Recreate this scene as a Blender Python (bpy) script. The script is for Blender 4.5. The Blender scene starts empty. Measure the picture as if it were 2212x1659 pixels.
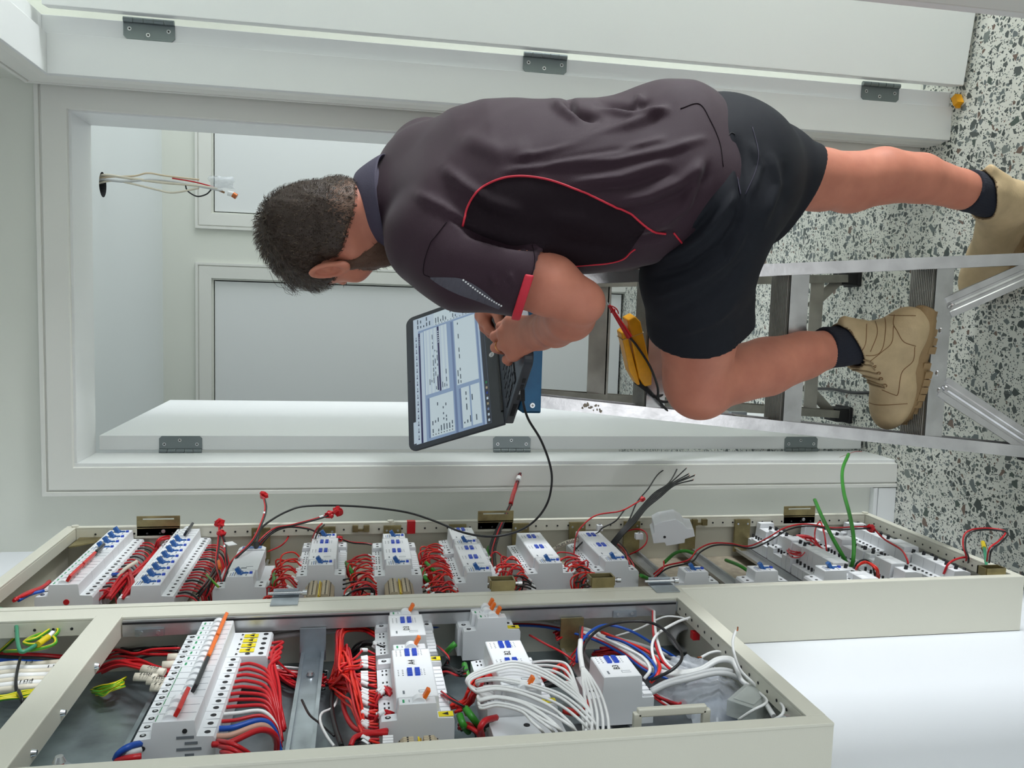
import bpy, bmesh, math, random
import numpy as np
from mathutils import Vector, Matrix
random.seed(7)
SC = bpy.context.scene
COL = SC.collection
# ---------------------------------------------------------------- camera
# the phone was held sideways: the world's up direction runs to the left of the frame
CAM_R = np.array([[0.0293429, -0.1805839, -0.9831218],
                  [-0.9956159, -0.0926708, -0.0126937],
                  [-0.0888144, 0.9791841, -0.1825115]])
CAM_P = np.array([0.0, 0.0, 1.43])
FPX = 1798.4
cd = bpy.data.cameras.new('camera'); cam = bpy.data.objects.new('camera', cd); COL.objects.link(cam)
cd.sensor_fit = 'HORIZONTAL'; cd.sensor_width = 36.0; cd.lens = FPX * 36.0 / 2212.0; cd.clip_start = 0.02
cam.matrix_world = Matrix(((CAM_R[0][0], -CAM_R[1][0], -CAM_R[2][0], CAM_P[0]),
                           (CAM_R[0][1], -CAM_R[1][1], -CAM_R[2][1], CAM_P[1]),
                           (CAM_R[0][2], -CAM_R[1][2], -CAM_R[2][2], CAM_P[2]),
                           (0, 0, 0, 1)))
SC.camera = cam
# ---------------------------------------------------------------- daylight
w = bpy.data.worlds.new('daylight'); SC.world = w; w.use_nodes = True
w.node_tree.nodes['Background'].inputs[0].default_value = (0.86, 0.95, 1.0, 1)
w.node_tree.nodes['Background'].inputs[1].default_value = 0.24
def area(name, loc, target, sx, sy, power, color=(1, 1, 1)):
    l = bpy.data.lights.new(name, 'AREA'); l.shape = 'RECTANGLE'; l.size = sx; l.size_y = sy
    l.energy = power; l.color = color
    o = bpy.data.objects.new(name, l); COL.objects.link(o); o.location = loc
    o.rotation_euler = (Vector(target) - Vector(loc)).to_track_quat('-Z', 'Y').to_euler()
    return o
area('window_light_side_room', (3.2, 1.30, 0.52), (-0.5, 1.75, 0.3), 0.5, 0.95, 96, (0.92, 0.96, 1.0))
area('window_light_right', (2.2, -0.15, 0.80), (-0.55, 0.9, 0.5), 1.6, 1.5, 39, (0.90, 0.955, 1.0))
area('fill_light_behind', (-0.1, -1.9, 0.7), (0.0, 1.6, 0.5), 1.0, 1.1, 9, (0.97, 0.98, 1.0))  # fill lamp added behind the camera to lift camera-facing surfaces
area('window_light_next_room', (2.6, 3.2, 1.3), (-0.6, 3.1, 1.0), 1.8, 1.8, 46, (0.90, 0.95, 1.0))
SC.view_settings.view_transform = 'Standard'; SC.view_settings.look = 'None'
SC.view_settings.exposure = 0.0; SC.view_settings.gamma = 1.0
SC.view_settings.use_curve_mapping = False
# ---------------------------------------------------------------- measuring helpers
def ray(px, py): return CAM_R.T @ np.array([px - 1106.0, py - 829.5, FPX])
def onX(px, py, X): d = ray(px, py); t = X / d[0]; return Vector((X, d[1] * t, CAM_P[2] + d[2] * t))
def onY(px, py, Y): d = ray(px, py); t = Y / d[1]; return Vector((d[0] * t, Y, CAM_P[2] + d[2] * t))
def onZ(px, py, z): d = ray(px, py); t = (z - CAM_P[2]) / d[2]; return Vector((d[0] * t, d[1] * t, z))
# ---------------------------------------------------------------- materials
def S(r, g, b):
    f = lambda c: ((c / 255.0) / 12.92 if c <= 10 else (((c / 255.0) + 0.055) / 1.055) ** 2.4)
    return (f(r), f(g), f(b), 1)
MAT = {}
def mat(name, col, rough=0.5, metal=0.0, bump=0.0, bscale=200.0, var=0.0, vscale=8.0, spec=0.5, coat=0.0, sss=0.0, emit=0.0, alpha=1.0, trans=0.0, stretch=None):
    m = bpy.data.materials.new(name); m.use_nodes = True; MAT[name] = m
    nt = m.node_tree; p = nt.nodes['Principled BSDF']
    p.inputs['Base Color'].default_value = col; p.inputs['Roughness'].default_value = rough
    p.inputs['Metallic'].default_value = metal; p.inputs['Specular IOR Level'].default_value = spec
    p.inputs['Coat Weight'].default_value = coat
    if sss: p.inputs['Subsurface Weight'].default_value = sss; p.inputs['Subsurface Radius'].default_value = (0.012, 0.005, 0.003); p.inputs['Subsurface Scale'].default_value = 1.0
    if emit: p.inputs['Emission Color'].default_value = col; p.inputs['Emission Strength'].default_value = emit
    if alpha < 1: p.inputs['Alpha'].default_value = alpha
    if trans: p.inputs['Transmission Weight'].default_value = trans
    tc = nt.nodes.new('ShaderNodeTexCoord'); mp = nt.nodes.new('ShaderNodeMapping')
    nt.links.new(tc.outputs['Object'], mp.inputs['Vector'])
    if stretch: mp.inputs['Scale'].default_value = stretch
    if bump:
        n = nt.nodes.new('ShaderNodeTexNoise'); n.inputs['Scale'].default_value = bscale; n.inputs['Detail'].default_value = 4
        b = nt.nodes.new('ShaderNodeBump'); b.inputs['Strength'].default_value = bump; b.inputs['Distance'].default_value = 0.002
        nt.links.new(mp.outputs[0], n.inputs['Vector']); nt.links.new(n.outputs['Fac'], b.inputs['Height']); nt.links.new(b.outputs[0], p.inputs['Normal'])
    if var:
        n = nt.nodes.new('ShaderNodeTexNoise'); n.inputs['Scale'].default_value = vscale; n.inputs['Detail'].default_value = 5
        r = nt.nodes.new('ShaderNodeMapRange'); r.inputs[1].default_value = 0.3; r.inputs[2].default_value = 0.7
        r.inputs[3].default_value = 1 - var; r.inputs[4].default_value = 1 + var
        mx = nt.nodes.new('ShaderNodeVectorMath'); mx.operation = 'SCALE'; mx.inputs[0].default_value = col[:3]
        nt.links.new(mp.outputs[0], n.inputs['Vector']); nt.links.new(n.outputs['Fac'], r.inputs[0]); nt.links.new(r.outputs[0], mx.inputs['Scale'])
        nt.links.new(mx.outputs[0], p.inputs['Base Color'])
        if emit: nt.links.new(mx.outputs[0], p.inputs['Emission Color'])
    return m
mat('wall_white', S(222, 225, 228), 0.7, bump=0.04, bscale=350)
mat('wall_paint', S(226, 228, 219), 0.75, bump=0.04, bscale=350, var=0.01, vscale=2)
mat('gloss_white', S(233, 235, 235), 0.32, bump=0.02, bscale=120)
mat('trim_paint', S(229, 229, 223), 0.42, bump=0.02, bscale=150)
mat('ceiling_paint', S(235, 240, 240), 0.8)
mat('cabinet_cream', S(216, 214, 199), 0.38, bump=0.05, bscale=600, var=0.012, vscale=5)
mat('mottled_brown', S(158, 148, 130), 0.55, var=0.2, vscale=60)  # mottled brown-beige, darker than the cabinet cream
mat('seal_black', S(28, 30, 34), 0.6)
mat('hole_dark', S(38, 38, 40), 0.7)
mat('zinc', S(176, 184, 190), 0.3, metal=0.85, var=0.18, vscale=25)
mat('galvanised', S(150, 162, 166), 0.38, metal=0.75, var=0.28, vscale=18, bump=0.15, bscale=40)
mat('zinc_yellow', S(150, 138, 98), 0.35, metal=0.8, var=0.35, vscale=30)
mat('rail_steel', S(196, 198, 200), 0.35, metal=0.8, var=0.1, vscale=30)
mat('steel_hinge', S(128, 136, 138), 0.38, metal=0.85)
mat('screw_steel', S(205, 208, 210), 0.25, metal=0.9)
mat('aluminium', S(205, 204, 204), 0.33, metal=0.85, var=0.12, vscale=14, bump=0.12, bscale=60, stretch=(6, 6, 0.6))
mat('aluminium_polished', S(214, 213, 214), 0.24, metal=0.85, var=0.16, vscale=22, bump=0.1, bscale=90)
mat('aluminium_dull', S(165, 162, 155), 0.45, metal=0.8, var=0.2, vscale=14, bump=0.1, bscale=90)
mat('blue_plastic', S(20, 98, 142), 0.42, var=0.12, vscale=30)
mat('black_plastic', S(26, 27, 30), 0.45)
mat('black_rubber', S(22, 22, 24), 0.7)
mat('charcoal_plastic', S(52, 56, 64), 0.42, bump=0.05, bscale=900)
mat('device_grey', S(230, 232, 234), 0.45)
mat('device_white', S(246, 247, 249), 0.4)
mat('device_print', S(120, 126, 132), 0.6)
mat('print_green', S(40, 150, 95), 0.5)
mat('green_stripe', S(20, 130, 70), 0.5)
mat('blue_button', S(25, 70, 190), 0.4)
mat('blue_toggle', S(40, 95, 165), 0.35)
mat('orange_toggle', S(238, 112, 25), 0.35)
mat('red_toggle', S(205, 40, 35), 0.35)
mat('black_toggle', S(36, 38, 42), 0.35)
mat('yellow_label', S(235, 215, 20), 0.5)
mat('white_toggle', S(236, 238, 240), 0.3)
mat('term_beige', S(190, 176, 148), 0.5)
mat('term_gold', S(200, 160, 60), 0.4, metal=0.5)
mat('wire_red', S(196, 24, 34), 0.35)
mat('wire_orange_red', S(228, 44, 30), 0.35)
mat('wire_black', S(24, 24, 26), 0.38)
mat('wire_white', S(238, 238, 236), 0.38)
mat('wire_grey', S(205, 206, 206), 0.42)
mat('wire_blue', S(24, 80, 175), 0.35)
mat('wire_green', S(52, 140, 40), 0.4)
mat('wire_teal', S(60, 140, 105), 0.4)
mat('wire_yellow', S(222, 196, 30), 0.4)
mat('wire_pink', S(205, 160, 140), 0.4)
mat('wire_cream', S(222, 214, 196), 0.45)
mat('tape_red', S(200, 24, 34), 0.3, bump=0.6, bscale=70)
mat('marker_white', S(240, 240, 240), 0.45)
mat('ink_black', S(18, 18, 20), 0.6)
mat('copper', S(190, 110, 70), 0.35, metal=0.9)
mat('tan_card', S(214, 196, 168), 0.7)
def striped(name, c1, c2, scale, rot=(0, 0, 0), rough=0.4, edge=0.5):
    m = mat(name, c1, rough); nt = m.node_tree; p = nt.nodes['Principled BSDF']
    uv = nt.nodes.new('ShaderNodeUVMap'); uv.uv_map = 'UVMap'
    sp = nt.nodes.new('ShaderNodeSeparateXYZ'); nt.links.new(uv.outputs[0], sp.inputs[0])
    fr = nt.nodes.new('ShaderNodeMath'); fr.operation = 'PINGPONG'; fr.inputs[1].default_value = 0.25; nt.links.new(sp.outputs[1], fr.inputs[0])
    g = nt.nodes.new('ShaderNodeMath'); g.operation = 'GREATER_THAN'; g.inputs[1].default_value = 0.16
    nt.links.new(fr.outputs[0], g.inputs[0])
    mx = nt.nodes.new('ShaderNodeMix'); mx.data_type = 'RGBA'; mx.inputs[6].default_value = c1; mx.inputs[7].default_value = c2
    nt.links.new(g.outputs[0], mx.inputs[0]); nt.links.new(mx.outputs[2], p.inputs['Base Color'])
    return m
striped('wire_earth', S(78, 158, 34), S(222, 204, 34), 1)
# terrazzo: two sizes of angular stone chips in a pale binder
def terrazzo():
    m = bpy.data.materials.new('terrazzo'); m.use_nodes = True; MAT['terrazzo'] = m
    nt = m.node_tree; p = nt.nodes['Principled BSDF']; L = nt.links.new
    p.inputs['Roughness'].default_value = 0.28; p.inputs['Specular IOR Level'].default_value = 0.4
    tc = nt.nodes.new('ShaderNodeTexCoord'); nz = nt.nodes.new('ShaderNodeTexNoise'); nz.inputs['Scale'].default_value = 60
    L(tc.outputs['Object'], nz.inputs['Vector'])
    sc = nt.nodes.new('ShaderNodeVectorMath'); sc.operation = 'SCALE'; sc.inputs['Scale'].default_value = 0.003
    L(nz.outputs['Color'], sc.inputs[0])
    ad = nt.nodes.new('ShaderNodeVectorMath'); ad.operation = 'ADD'; L(tc.outputs['Object'], ad.inputs[0]); L(sc.outputs[0], ad.inputs[1])
    col = None
    base = nt.nodes.new('ShaderNodeTexNoise'); base.inputs['Scale'].default_value = 9
    L(tc.outputs['Object'], base.inputs['Vector'])
    br = nt.nodes.new('ShaderNodeValToRGB'); br.color_ramp.elements[0].position = 0.3; br.color_ramp.elements[0].color = S(204, 205, 196)
    br.color_ramp.elements[1].position = 0.7; br.color_ramp.elements[1].color = S(222, 222, 213); L(base.outputs['Fac'], br.inputs[0])
    col = br.outputs[0]
    for scale, lo, hi, prob, off in ((190, 0.10, 0.40, 0.50, 3.0), (84, 0.10, 0.40, 0.55, 11.0), (47, 0.10, 0.40, 0.42, 0.0)):
        of = nt.nodes.new('ShaderNodeVectorMath'); of.operation = 'ADD'; of.inputs[1].default_value = (off, off * 0.7, 0); L(ad.outputs[0], of.inputs[0])
        e = nt.nodes.new('ShaderNodeTexVoronoi'); e.voronoi_dimensions = '2D'; e.feature = 'DISTANCE_TO_EDGE'; e.inputs['Scale'].default_value = scale
        c = nt.nodes.new('ShaderNodeTexVoronoi'); c.voronoi_dimensions = '2D'; c.feature = 'F1'; c.inputs['Scale'].default_value = scale
        L(of.outputs[0], e.inputs['Vector']); L(of.outputs[0], c.inputs['Vector'])
        s = nt.nodes.new('ShaderNodeSeparateColor'); L(c.outputs['Color'], s.inputs[0])
        th = nt.nodes.new('ShaderNodeMapRange'); th.inputs[1].default_value = 0; th.inputs[2].default_value = 1; th.inputs[3].default_value = lo; th.inputs[4].default_value = hi
        L(s.outputs[0], th.inputs[0])
        g = nt.nodes.new('ShaderNodeMath'); g.operation = 'GREATER_THAN'; L(e.outputs['Distance'], g.inputs[0]); L(th.outputs[0], g.inputs[1])
        h = nt.nodes.new('ShaderNodeMath'); h.operation = 'LESS_THAN'; h.inputs[1].default_value = prob; L(s.outputs[1], h.inputs[0])
        a = nt.nodes.new('ShaderNodeMath'); a.operation = 'MULTIPLY'; L(g.outputs[0], a.inputs[0]); L(h.outputs[0], a.inputs[1])
        cr = nt.nodes.new('ShaderNodeValToRGB'); cr.color_ramp.interpolation = 'CONSTANT'
        els = cr.color_ramp.elements; els[0].position = 0; els[0].color = S(84, 90, 88)
        els[1].position = 0.3; els[1].color = S(104, 112, 112)
        for pos, cc in ((0.55, S(66, 74, 72)), (0.72, S(120, 128, 124)), (0.84, S(78, 90, 84)), (0.93, S(112, 94, 84))):
            el = els.new(pos); el.color = cc
        L(s.outputs[2], cr.inputs[0])
        mx = nt.nodes.new('ShaderNodeMix'); mx.data_type = 'RGBA'; L(a.outputs[0], mx.inputs[0]); L(col, mx.inputs[6]); L(cr.outputs[0], mx.inputs[7])
        col = mx.outputs[2]
    L(col, p.inputs['Base Color'])
terrazzo()
# ---------------------------------------------------------------- mesh builder
class MB:
    def __init__(s): s.v = []; s.f = []; s.m = []; s.uv = {}; s.mats = []; s.sm = []
    def mi(s, name):
        if name not in s.mats: s.mats.append(name)
        return s.mats.index(name)
    def add(s, vs, fs, m, smooth=False):
        b = len(s.v); k = s.mi(m); s.v += [Vector(v) for v in vs]
        for f in fs: s.f.append([i + b for i in f]); s.m.append(k); s.sm.append(smooth)
        return b
    def box(s, lo, hi, m, R=None, C=None):
        x0, y0, z0 = lo; x1, y1, z1 = hi
        vs = [Vector(v) for v in ((x0, y0, z0), (x1, y0, z0), (x1, y1, z0), (x0, y1, z0), (x0, y0, z1), (x1, y0, z1), (x1, y1, z1), (x0, y1, z1))]
        if R is not None:
            C = Vector(C) if C is not None else Vector(((x0 + x1) / 2, (y0 + y1) / 2, (z0 + z1) / 2)); vs = [R @ (v - C) + C for v in vs]
        s.add(vs, [(0, 3, 2, 1), (4, 5, 6, 7), (0, 1, 5, 4), (1, 2, 6, 5), (2, 3, 7, 6), (3, 0, 4, 7)], m)
    def prism(s, pts, axis, a0, a1, m):            # pts 2-D polygon in the other two axes, extruded on axis
        def P(u, w, a): return {'x': (a, u, w), 'y': (u, a, w), 'z': (u, w, a)}[axis]
        n = len(pts); vs = [P(u, w, a0) for u, w in pts] + [P(u, w, a1) for u, w in pts]
        s.add(vs, [tuple(range(n)), tuple(range(2 * n - 1, n - 1, -1))] + [(i, i + n, (i + 1) % n + n, (i + 1) % n) for i in range(n)], m)
    def cyl(s, a, b, r, m, n=12, r2=None, smooth=True):
        a = Vector(a); b = Vector(b); r2 = r if r2 is None else r2; d = (b - a).normalized()
        u = d.orthogonal().normalized(); w_ = d.cross(u); vs = []
        for P, rr in ((a, r), (b, r2)):
            for i in range(n):
                t = 2 * math.pi * i / n; vs.append(P + (u * math.cos(t) + w_ * math.sin(t)) * rr)
        k = s.add(vs, [(i, (i + 1) % n, n + (i + 1) % n, n + i) for i in range(n)], m, smooth)
        s.add(vs[:n], [tuple(range(n - 1, -1, -1))], m); s.add(vs[n:], [tuple(range(n))], m)
    def beam(s, a, b, w_, h, m, up=(0, 0, 1), sec=None):   # box or section profile from a to b
        a = Vector(a); b = Vector(b); d = (b - a).normalized(); x = d.cross(Vector(up)).normalized(); y = x.cross(d).normalized()
        sec = sec or [(-w_ / 2, -h / 2), (w_ / 2, -h / 2), (w_ / 2, h / 2), (-w_ / 2, h / 2)]
        n = len(sec); vs = [a + x * u + y * v for u, v in sec] + [b + x * u + y * v for u, v in sec]
        s.add(vs, [tuple(range(n - 1, -1, -1)), tuple(range(n, 2 * n))] + [(i, (i + 1) % n, (i + 1) % n + n, i + n) for i in range(n)], m)
    def tube(s, pts, r, m, n=7, cap=True, r_end=None, flat=1.0):
        P = [Vector(p) for p in pts]; N = len(P); rings = []; T0 = (P[1] - P[0]).normalized(); u = T0.orthogonal().normalized()
        L = 0; base = len(s.v); k = s.mi(m)
        for i in range(N):
            T = (P[min(i + 1, N - 1)] - P[max(i - 1, 0)]).normalized()
            u = (u - T * u.dot(T)).normalized(); w_ = T.cross(u)
            rr = r if r_end is None else r + (r_end - r) * i / (N - 1)
            for j in range(n):
                t = 2 * math.pi * j / n; s.v.append(P[i] + (u * math.cos(t) + w_ * math.sin(t) * flat) * rr)
        for i in range(N - 1):
            for j in range(n):
                s.f.append([base + i * n + j, base + i * n + (j + 1) % n, base + (i + 1) * n + (j + 1) % n, base + (i + 1) * n + j]); s.m.append(k); s.sm.append(True)
                s.uv[len(s.f) - 1] = ((i, j / n), (i, (j + 1) / n), (i + 1, (j + 1) / n), (i + 1, j / n))
        if cap:
            s.f.append([base + j for j in range(n - 1, -1, -1)]); s.m.append(k); s.sm.append(False)
            s.f.append([base + (N - 1) * n + j for j in range(n)]); s.m.append(k); s.sm.append(False)
    def sphere(s, c, r, m, n=10, sc=(1, 1, 1)):
        vs = [Vector((c[0], c[1], c[2] + r * sc[2]))]; c = Vector(c)
        for i in range(1, n // 2):
            a = math.pi * i / (n // 2)
            for j in range(n):
                b = 2 * math.pi * j / n; vs.append(c + Vector((r * sc[0] * math.sin(a) * math.cos(b), r * sc[1] * math.sin(a) * math.sin(b), r * sc[2] * math.cos(a))))
        vs.append(c - Vector((0, 0, r * sc[2]))); fs = []; q = n // 2 - 1
        for j in range(n): fs.append((0, 1 + j, 1 + (j + 1) % n)); fs.append((len(vs) - 1, 1 + (q - 1) * n + (j + 1) % n, 1 + (q - 1) * n + j))
        for i in range(q - 1):
            for j in range(n): fs.append((1 + i * n + j, 1 + (i + 1) * n + j, 1 + (i + 1) * n + (j + 1) % n, 1 + i * n + (j + 1) % n))
        s.add(vs, fs, m, True)
    def build(s, name, parent=None, bevel=0.0, seg=2, origin=None, label=None):
        me = bpy.data.meshes.new(name)
        if origin is None:
            if parent is not None: origin = parent.matrix_world.translation if parent.parent is None else Vector((0, 0, 0))
            else:
                lo = [min(v[i] for v in s.v) for i in range(3)]; hi = [max(v[i] for v in s.v) for i in range(3)]
                origin = Vector(((lo[0] + hi[0]) / 2, (lo[1] + hi[1]) / 2, lo[2]))
        if parent is not None: origin = WORLD(parent)
        me.from_pydata([v - origin for v in s.v], [], s.f)
        for m in s.mats: me.materials.append(MAT[m])
        me.polygons.foreach_set('material_index', s.m); me.polygons.foreach_set('use_smooth', s.sm)
        if s.uv:
            u = me.uv_layers.new(name='UVMap')
            for fi, c in s.uv.items():
                p = me.polygons[fi]
                for k, li in enumerate(p.loop_indices): u.data[li].uv = c[k]
        me.update()
        o = bpy.data.objects.new(name, me); COL.objects.link(o)
        if parent is not None: o.parent = parent; POS[o.name] = origin
        else: o.location = origin; POS[o.name] = Vector(origin)
        if bevel:
            b = o.modifiers.new('bevel', 'BEVEL'); b.width = bevel; b.segments = seg; b.limit_method = 'ANGLE'; b.angle_limit = math.radians(40)
            b.harden_normals = False
        if label: o['label'] = label
        return o
POS = {}
def WORLD(o): return POS[o.name]
def tag(o, label, cat, group=None, kind=None):
    if label: o['label'] = label
    if cat: o['category'] = cat
    if group: o['group'] = group
    if kind: o['kind'] = kind
    return o
def thing(name, loc, label, cat, group=None):
    o = bpy.data.objects.new(name, None); COL.objects.link(o); o.location = loc; o.empty_display_size = 0.05; POS[o.name] = Vector(loc)
    return tag(o, label, cat, group)
def struct(o): o['kind'] = 'structure'; return o
def spline(pts, per=6):
    P = [Vector(p) for p in pts]; 
    if len(P) == 2: return [P[0].lerp(P[1], i / 3) for i in range(4)]
    P = [P[0] * 2 - P[1]] + P + [P[-1] * 2 - P[-2]]; out = []
    for i in range(1, len(P) - 2):
        a, b, c, d = P[i - 1], P[i], P[i + 1], P[i + 2]
        for k in range(per):
            t = k / per; out.append(0.5 * ((2 * b) + (c - a) * t + (2 * a - 5 * b + 4 * c - d) * t * t + (3 * b - a - 3 * c + d) * t ** 3))
    out.append(P[-2]); return out
def text_mesh(mb, s, origin, xdir, ydir, size, m, align='CENTER', off=0.0004):
    c = bpy.data.curves.new('t', 'FONT'); c.body = s; c.size = size; c.align_x = align; c.align_y = 'CENTER'; c.resolution_u = 2
    o = bpy.data.objects.new('t', c); COL.objects.link(o)
    me = bpy.data.meshes.new_from_object(o); X = Vector(xdir).normalized(); Y = Vector(ydir).normalized(); N = X.cross(Y)
    mb.add([Vector(origin) + X * v.co.x + Y * v.co.y + N * off for v in me.vertices], [tuple(p.vertices) for p in me.polygons], m)
    bpy.data.objects.remove(o); bpy.data.curves.remove(c); bpy.data.meshes.remove(me)
# ================================================================ THE ROOM
def wallbox(name, lo, hi, m): b = MB(); b.box(lo, hi, m); return struct(b.build(name))
b = MB(); b.box((-1.6, -2.6, -0.08), (4.2, 5.2, 0.0), 'terrazzo'); struct(b.build('floor', origin=Vector((0, 0, 0))))
wallbox('wall_left', (-0.70, -2.4, 0), (-0.575, 2.0, 2.6), 'wall_white')
YB = 2.0; OX0, OX1, OZ = -0.381, 0.403, 2.054
b = MB()
b.box((-0.70, YB, 0), (OX0 - 0.008, YB + 0.125, 2.6), 'wall_paint'); b.box((OX1 + 0.008, YB, 0), (1.0, YB + 0.125, 2.6), 'wall_paint')
b.box((OX0 - 0.008, YB, OZ + 0.008), (OX1 + 0.008, YB + 0.125, 2.6), 'wall_paint'); struct(b.build('wall_back'))
RX0, RX1 = 0.462, 0.562; RY0, RY1 = 1.10, 1.884
b = MB()
b.box((RX0, RY1 + 0.02, 0), (RX1, 2.0, 2.6), 'wall_paint'); b.box((RX0, 0.92, 0), (RX1, RY0 - 0.02, 2.6), 'wall_paint')
b.box((RX0, RY0 - 0.0205, OZ + 0.02), (RX1, RY1 + 0.02, 2.6), 'wall_paint'); struct(b.build('wall_right'))
wallbox('ceiling', (-0.70, -0.4, 2.6), (4.1, 2.125, 2.66), 'ceiling_paint')
# mitred casing swept around an opening
def casing(name, path, nrm, prof, m, parent=None, bevel=0.0008):
    # path: list of points; outward offset directions computed in plane with normal nrm; prof: (out, thick) polygon
    P = [Vector(p) for p in path]; nrm = Vector(nrm); n = len(P); rings = []
    for i in range(n):
        if i == 0: t1 = t2 = (P[1] - P[0]).normalized()
        elif i == n - 1: t1 = t2 = (P[-1] - P[-2]).normalized()
        else: t1 = (P[i] - P[i - 1]).normalized(); t2 = (P[i + 1] - P[i]).normalized()
        o1 = nrm.cross(t1); o2 = nrm.cross(t2); o = (o1 + o2).normalized(); k = 1.0 / max(0.2, o.dot(o1))
        rings.append([P[i] + o * (u * k) + nrm * w_ for u, w_ in prof])
    b = MB(); q = len(prof); vs = [v for r in rings for v in r]; fs = []
    for i in range(n - 1):
        for j in range(q): fs.append((i * q + j, i * q + (j + 1) % q, (i + 1) * q + (j + 1) % q, (i + 1) * q + j))
    fs += [tuple(range(q - 1, -1, -1)), tuple((n - 1) * q + j for j in range(q))]
    b.add(vs, fs, m); bmn = b.build(name, parent, bevel)
    bm = bmesh.new(); bm.from_mesh(bmn.data); bmesh.ops.recalc_face_normals(bm, faces=bm.faces); bm.to_mesh(bmn.data); bm.free()
    return bmn
PROF = [(0, 0), (0, 0.016), (0.050, 0.018), (0.051, 0.013), (0.054, 0.013), (0.055, 0.019), (0.064, 0.019), (0.065, 0)]
PROF_R = [(0, 0), (0, 0.016), (0.051, 0.018), (0.051, 0)]
pth = [(OX0, YB, 0.0), (OX0, YB, OZ), (OX1, YB, OZ), (OX1, YB, 0.0)]
struct(casing('trim_1', [(-0.575, YB, 0.0 + 0.0), (-0.5751, YB, 0.0)] if 0 else pth, (0, -1, 0), PROF, 'trim_paint'))
# skirting that meets the casing in the left corner
b = MB(); b.box((-0.575, YB - 0.018, 0), (-0.447, YB, 0.052), 'gloss_white'); b.box((-0.575, YB - 0.019, 0.055), (-0.447, YB, 0.066), 'gloss_white')
b.box((-0.575, YB - 0.012, 0.05), (-0.447, YB, 0.056), 'gloss_white'); struct(b.build('baseboard_back', bevel=0.001))
# door lining of the back doorway: jambs, head and stops
def lining(name, x0, x1, z, y0, y1, stop):
    b = MB(); t = 0.03
    b.box((x0, y0, 0), (x0 + 0.0, y1, z), 'gloss_white') if 0 else None
    b.box((x0 - t, y0, 0), (x0, y1, z + t), 'gloss_white'); b.box((x1, y0, 0), (x1 + t, y1, z + t), 'gloss_white')
    b.box((x0, y0, z), (x1, y1, z + t), 'gloss_white')
    return struct(b.build(name, bevel=0.0008))
lining('trim_2', OX0 + 0.008, OX1 - 0.004, OZ - 0.006, YB - 0.004, YB + 0.133, 1)
# ---- right doorway: lining (with rebate), casing
b = MB()
b.box((0.448, RY1 - 0.012, 0), (0.528, RY1 + 0.03, OZ), 'gloss_white'); b.box((0.528, RY1, 0), (0.566, RY1 + 0.03, OZ + 0.012), 'gloss_white')
b.box((0.448, RY0 - 0.03, 0), (0.528, RY0 + 0.012, OZ), 'gloss_white'); b.box((0.528, RY0 - 0.03, 0), (0.566, RY0, OZ + 0.012), 'gloss_white')
b.box((0.448, RY0 - 0.03, OZ), (0.528, RY1 + 0.03, OZ + 0.04), 'gloss_white'); b.box((0.528, RY0 - 0.03, OZ + 0.012), (0.566, RY1 + 0.03, OZ + 0.04), 'gloss_white')
struct(b.build('trim_3', bevel=0.001))
struct(casing('trim_4', [(RX0, RY1 + 0.006, 0), (RX0, RY1 + 0.006, OZ + 0.006), (RX0, RY0 - 0.006, OZ + 0.006), (RX0, RY0 - 0.006, 0)], (-1, 0, 0),
              [(0, 0), (0, 0.014), (0.012, 0.017), (0.050, 0.017), (0.051, 0.012), (0.054, 0.012), (0.055, 0.018), (0.064, 0.018), (0.065, 0)], 'trim_paint'))
# ---- the leaf swung open beyond the right doorway
def hinge(parent, x, y, z, sx, sy, leafdir, knuckle):     # leaf plate on a face, barrel on its edge
    b = MB(); L = Vector(leafdir); K = Vector(knuckle); U = Vector((0, 0, 1)); c = Vector((x, y, z)); h = 0.05; wd = 0.034; th = 0.002
    pts = []; 
    for u, v in ((0, -h), (wd - .006, -h), (wd, -h + .006), (wd, h - .006), (wd - .006, h), (0, h)): pts.append((u, v))
    n = len(pts); vs = [c + L * u + U * v for u, v in pts] + [c + L * u + U * v + K * th for u, v in pts]
    b.add(vs, [tuple(range(n)), tuple(range(2 * n - 1, n - 1, -1))] + [(i, i + n, (i + 1) % n + n, (i + 1) % n) for i in range(n)], 'steel_hinge')
    for k in range(5):
        b.cyl(c + K * 0.004 - L * 0.003 + U * (-h + k * 0.02 + 0.0006), c + K * 0.004 - L * 0.003 + U * (-h + k * 0.02 + 0.0194), 0.0058, 'steel_hinge', 10)
    o = b.build('hinge', parent)
    s_ = MB()
    for u, v in ((0.014, -0.038), (0.024, 0.002), (0.014, 0.038)):
        p = c + L * u + U * v + K * th; s_.cyl(p, p + K * 0.0012, 0.0042, 'screw_steel', 12); s_.cyl(p + K * 0.0012, p + K * 0.0014, 0.002, 'hole_dark', 8)
    s_.build('screw', o)
    return o
DR = Matrix.Rotation(math.radians(-8), 4, 'Z'); hp = Vector((0.566, 1.823, 0))
b = MB(); vs = []
for z in (0.012, 2.045):
    for u, v in ((0, 0), (0.775, 0), (0.775, 0.038), (0, 0.038)):
        p = DR @ Vector((u, v, 0)) + hp; vs.append((p.x, p.y, z))
b.add(vs, [(0, 3, 2, 1), (4, 5, 6, 7), (0, 1, 5, 4), (1, 2, 6, 5), (2, 3, 7, 6), (3, 0, 4, 7)], 'gloss_white')
d1 = struct(b.build('door_1', bevel=0.0015))
for px, py in ((322, 55), (1178, 130), (1903, 190)):
    z = onY(px, py, 1.88).z; hinge(d1, 0.565, RY1 - 0.001, z, 1, 1, (-1, 0, 0), (0, -1, 0))
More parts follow.
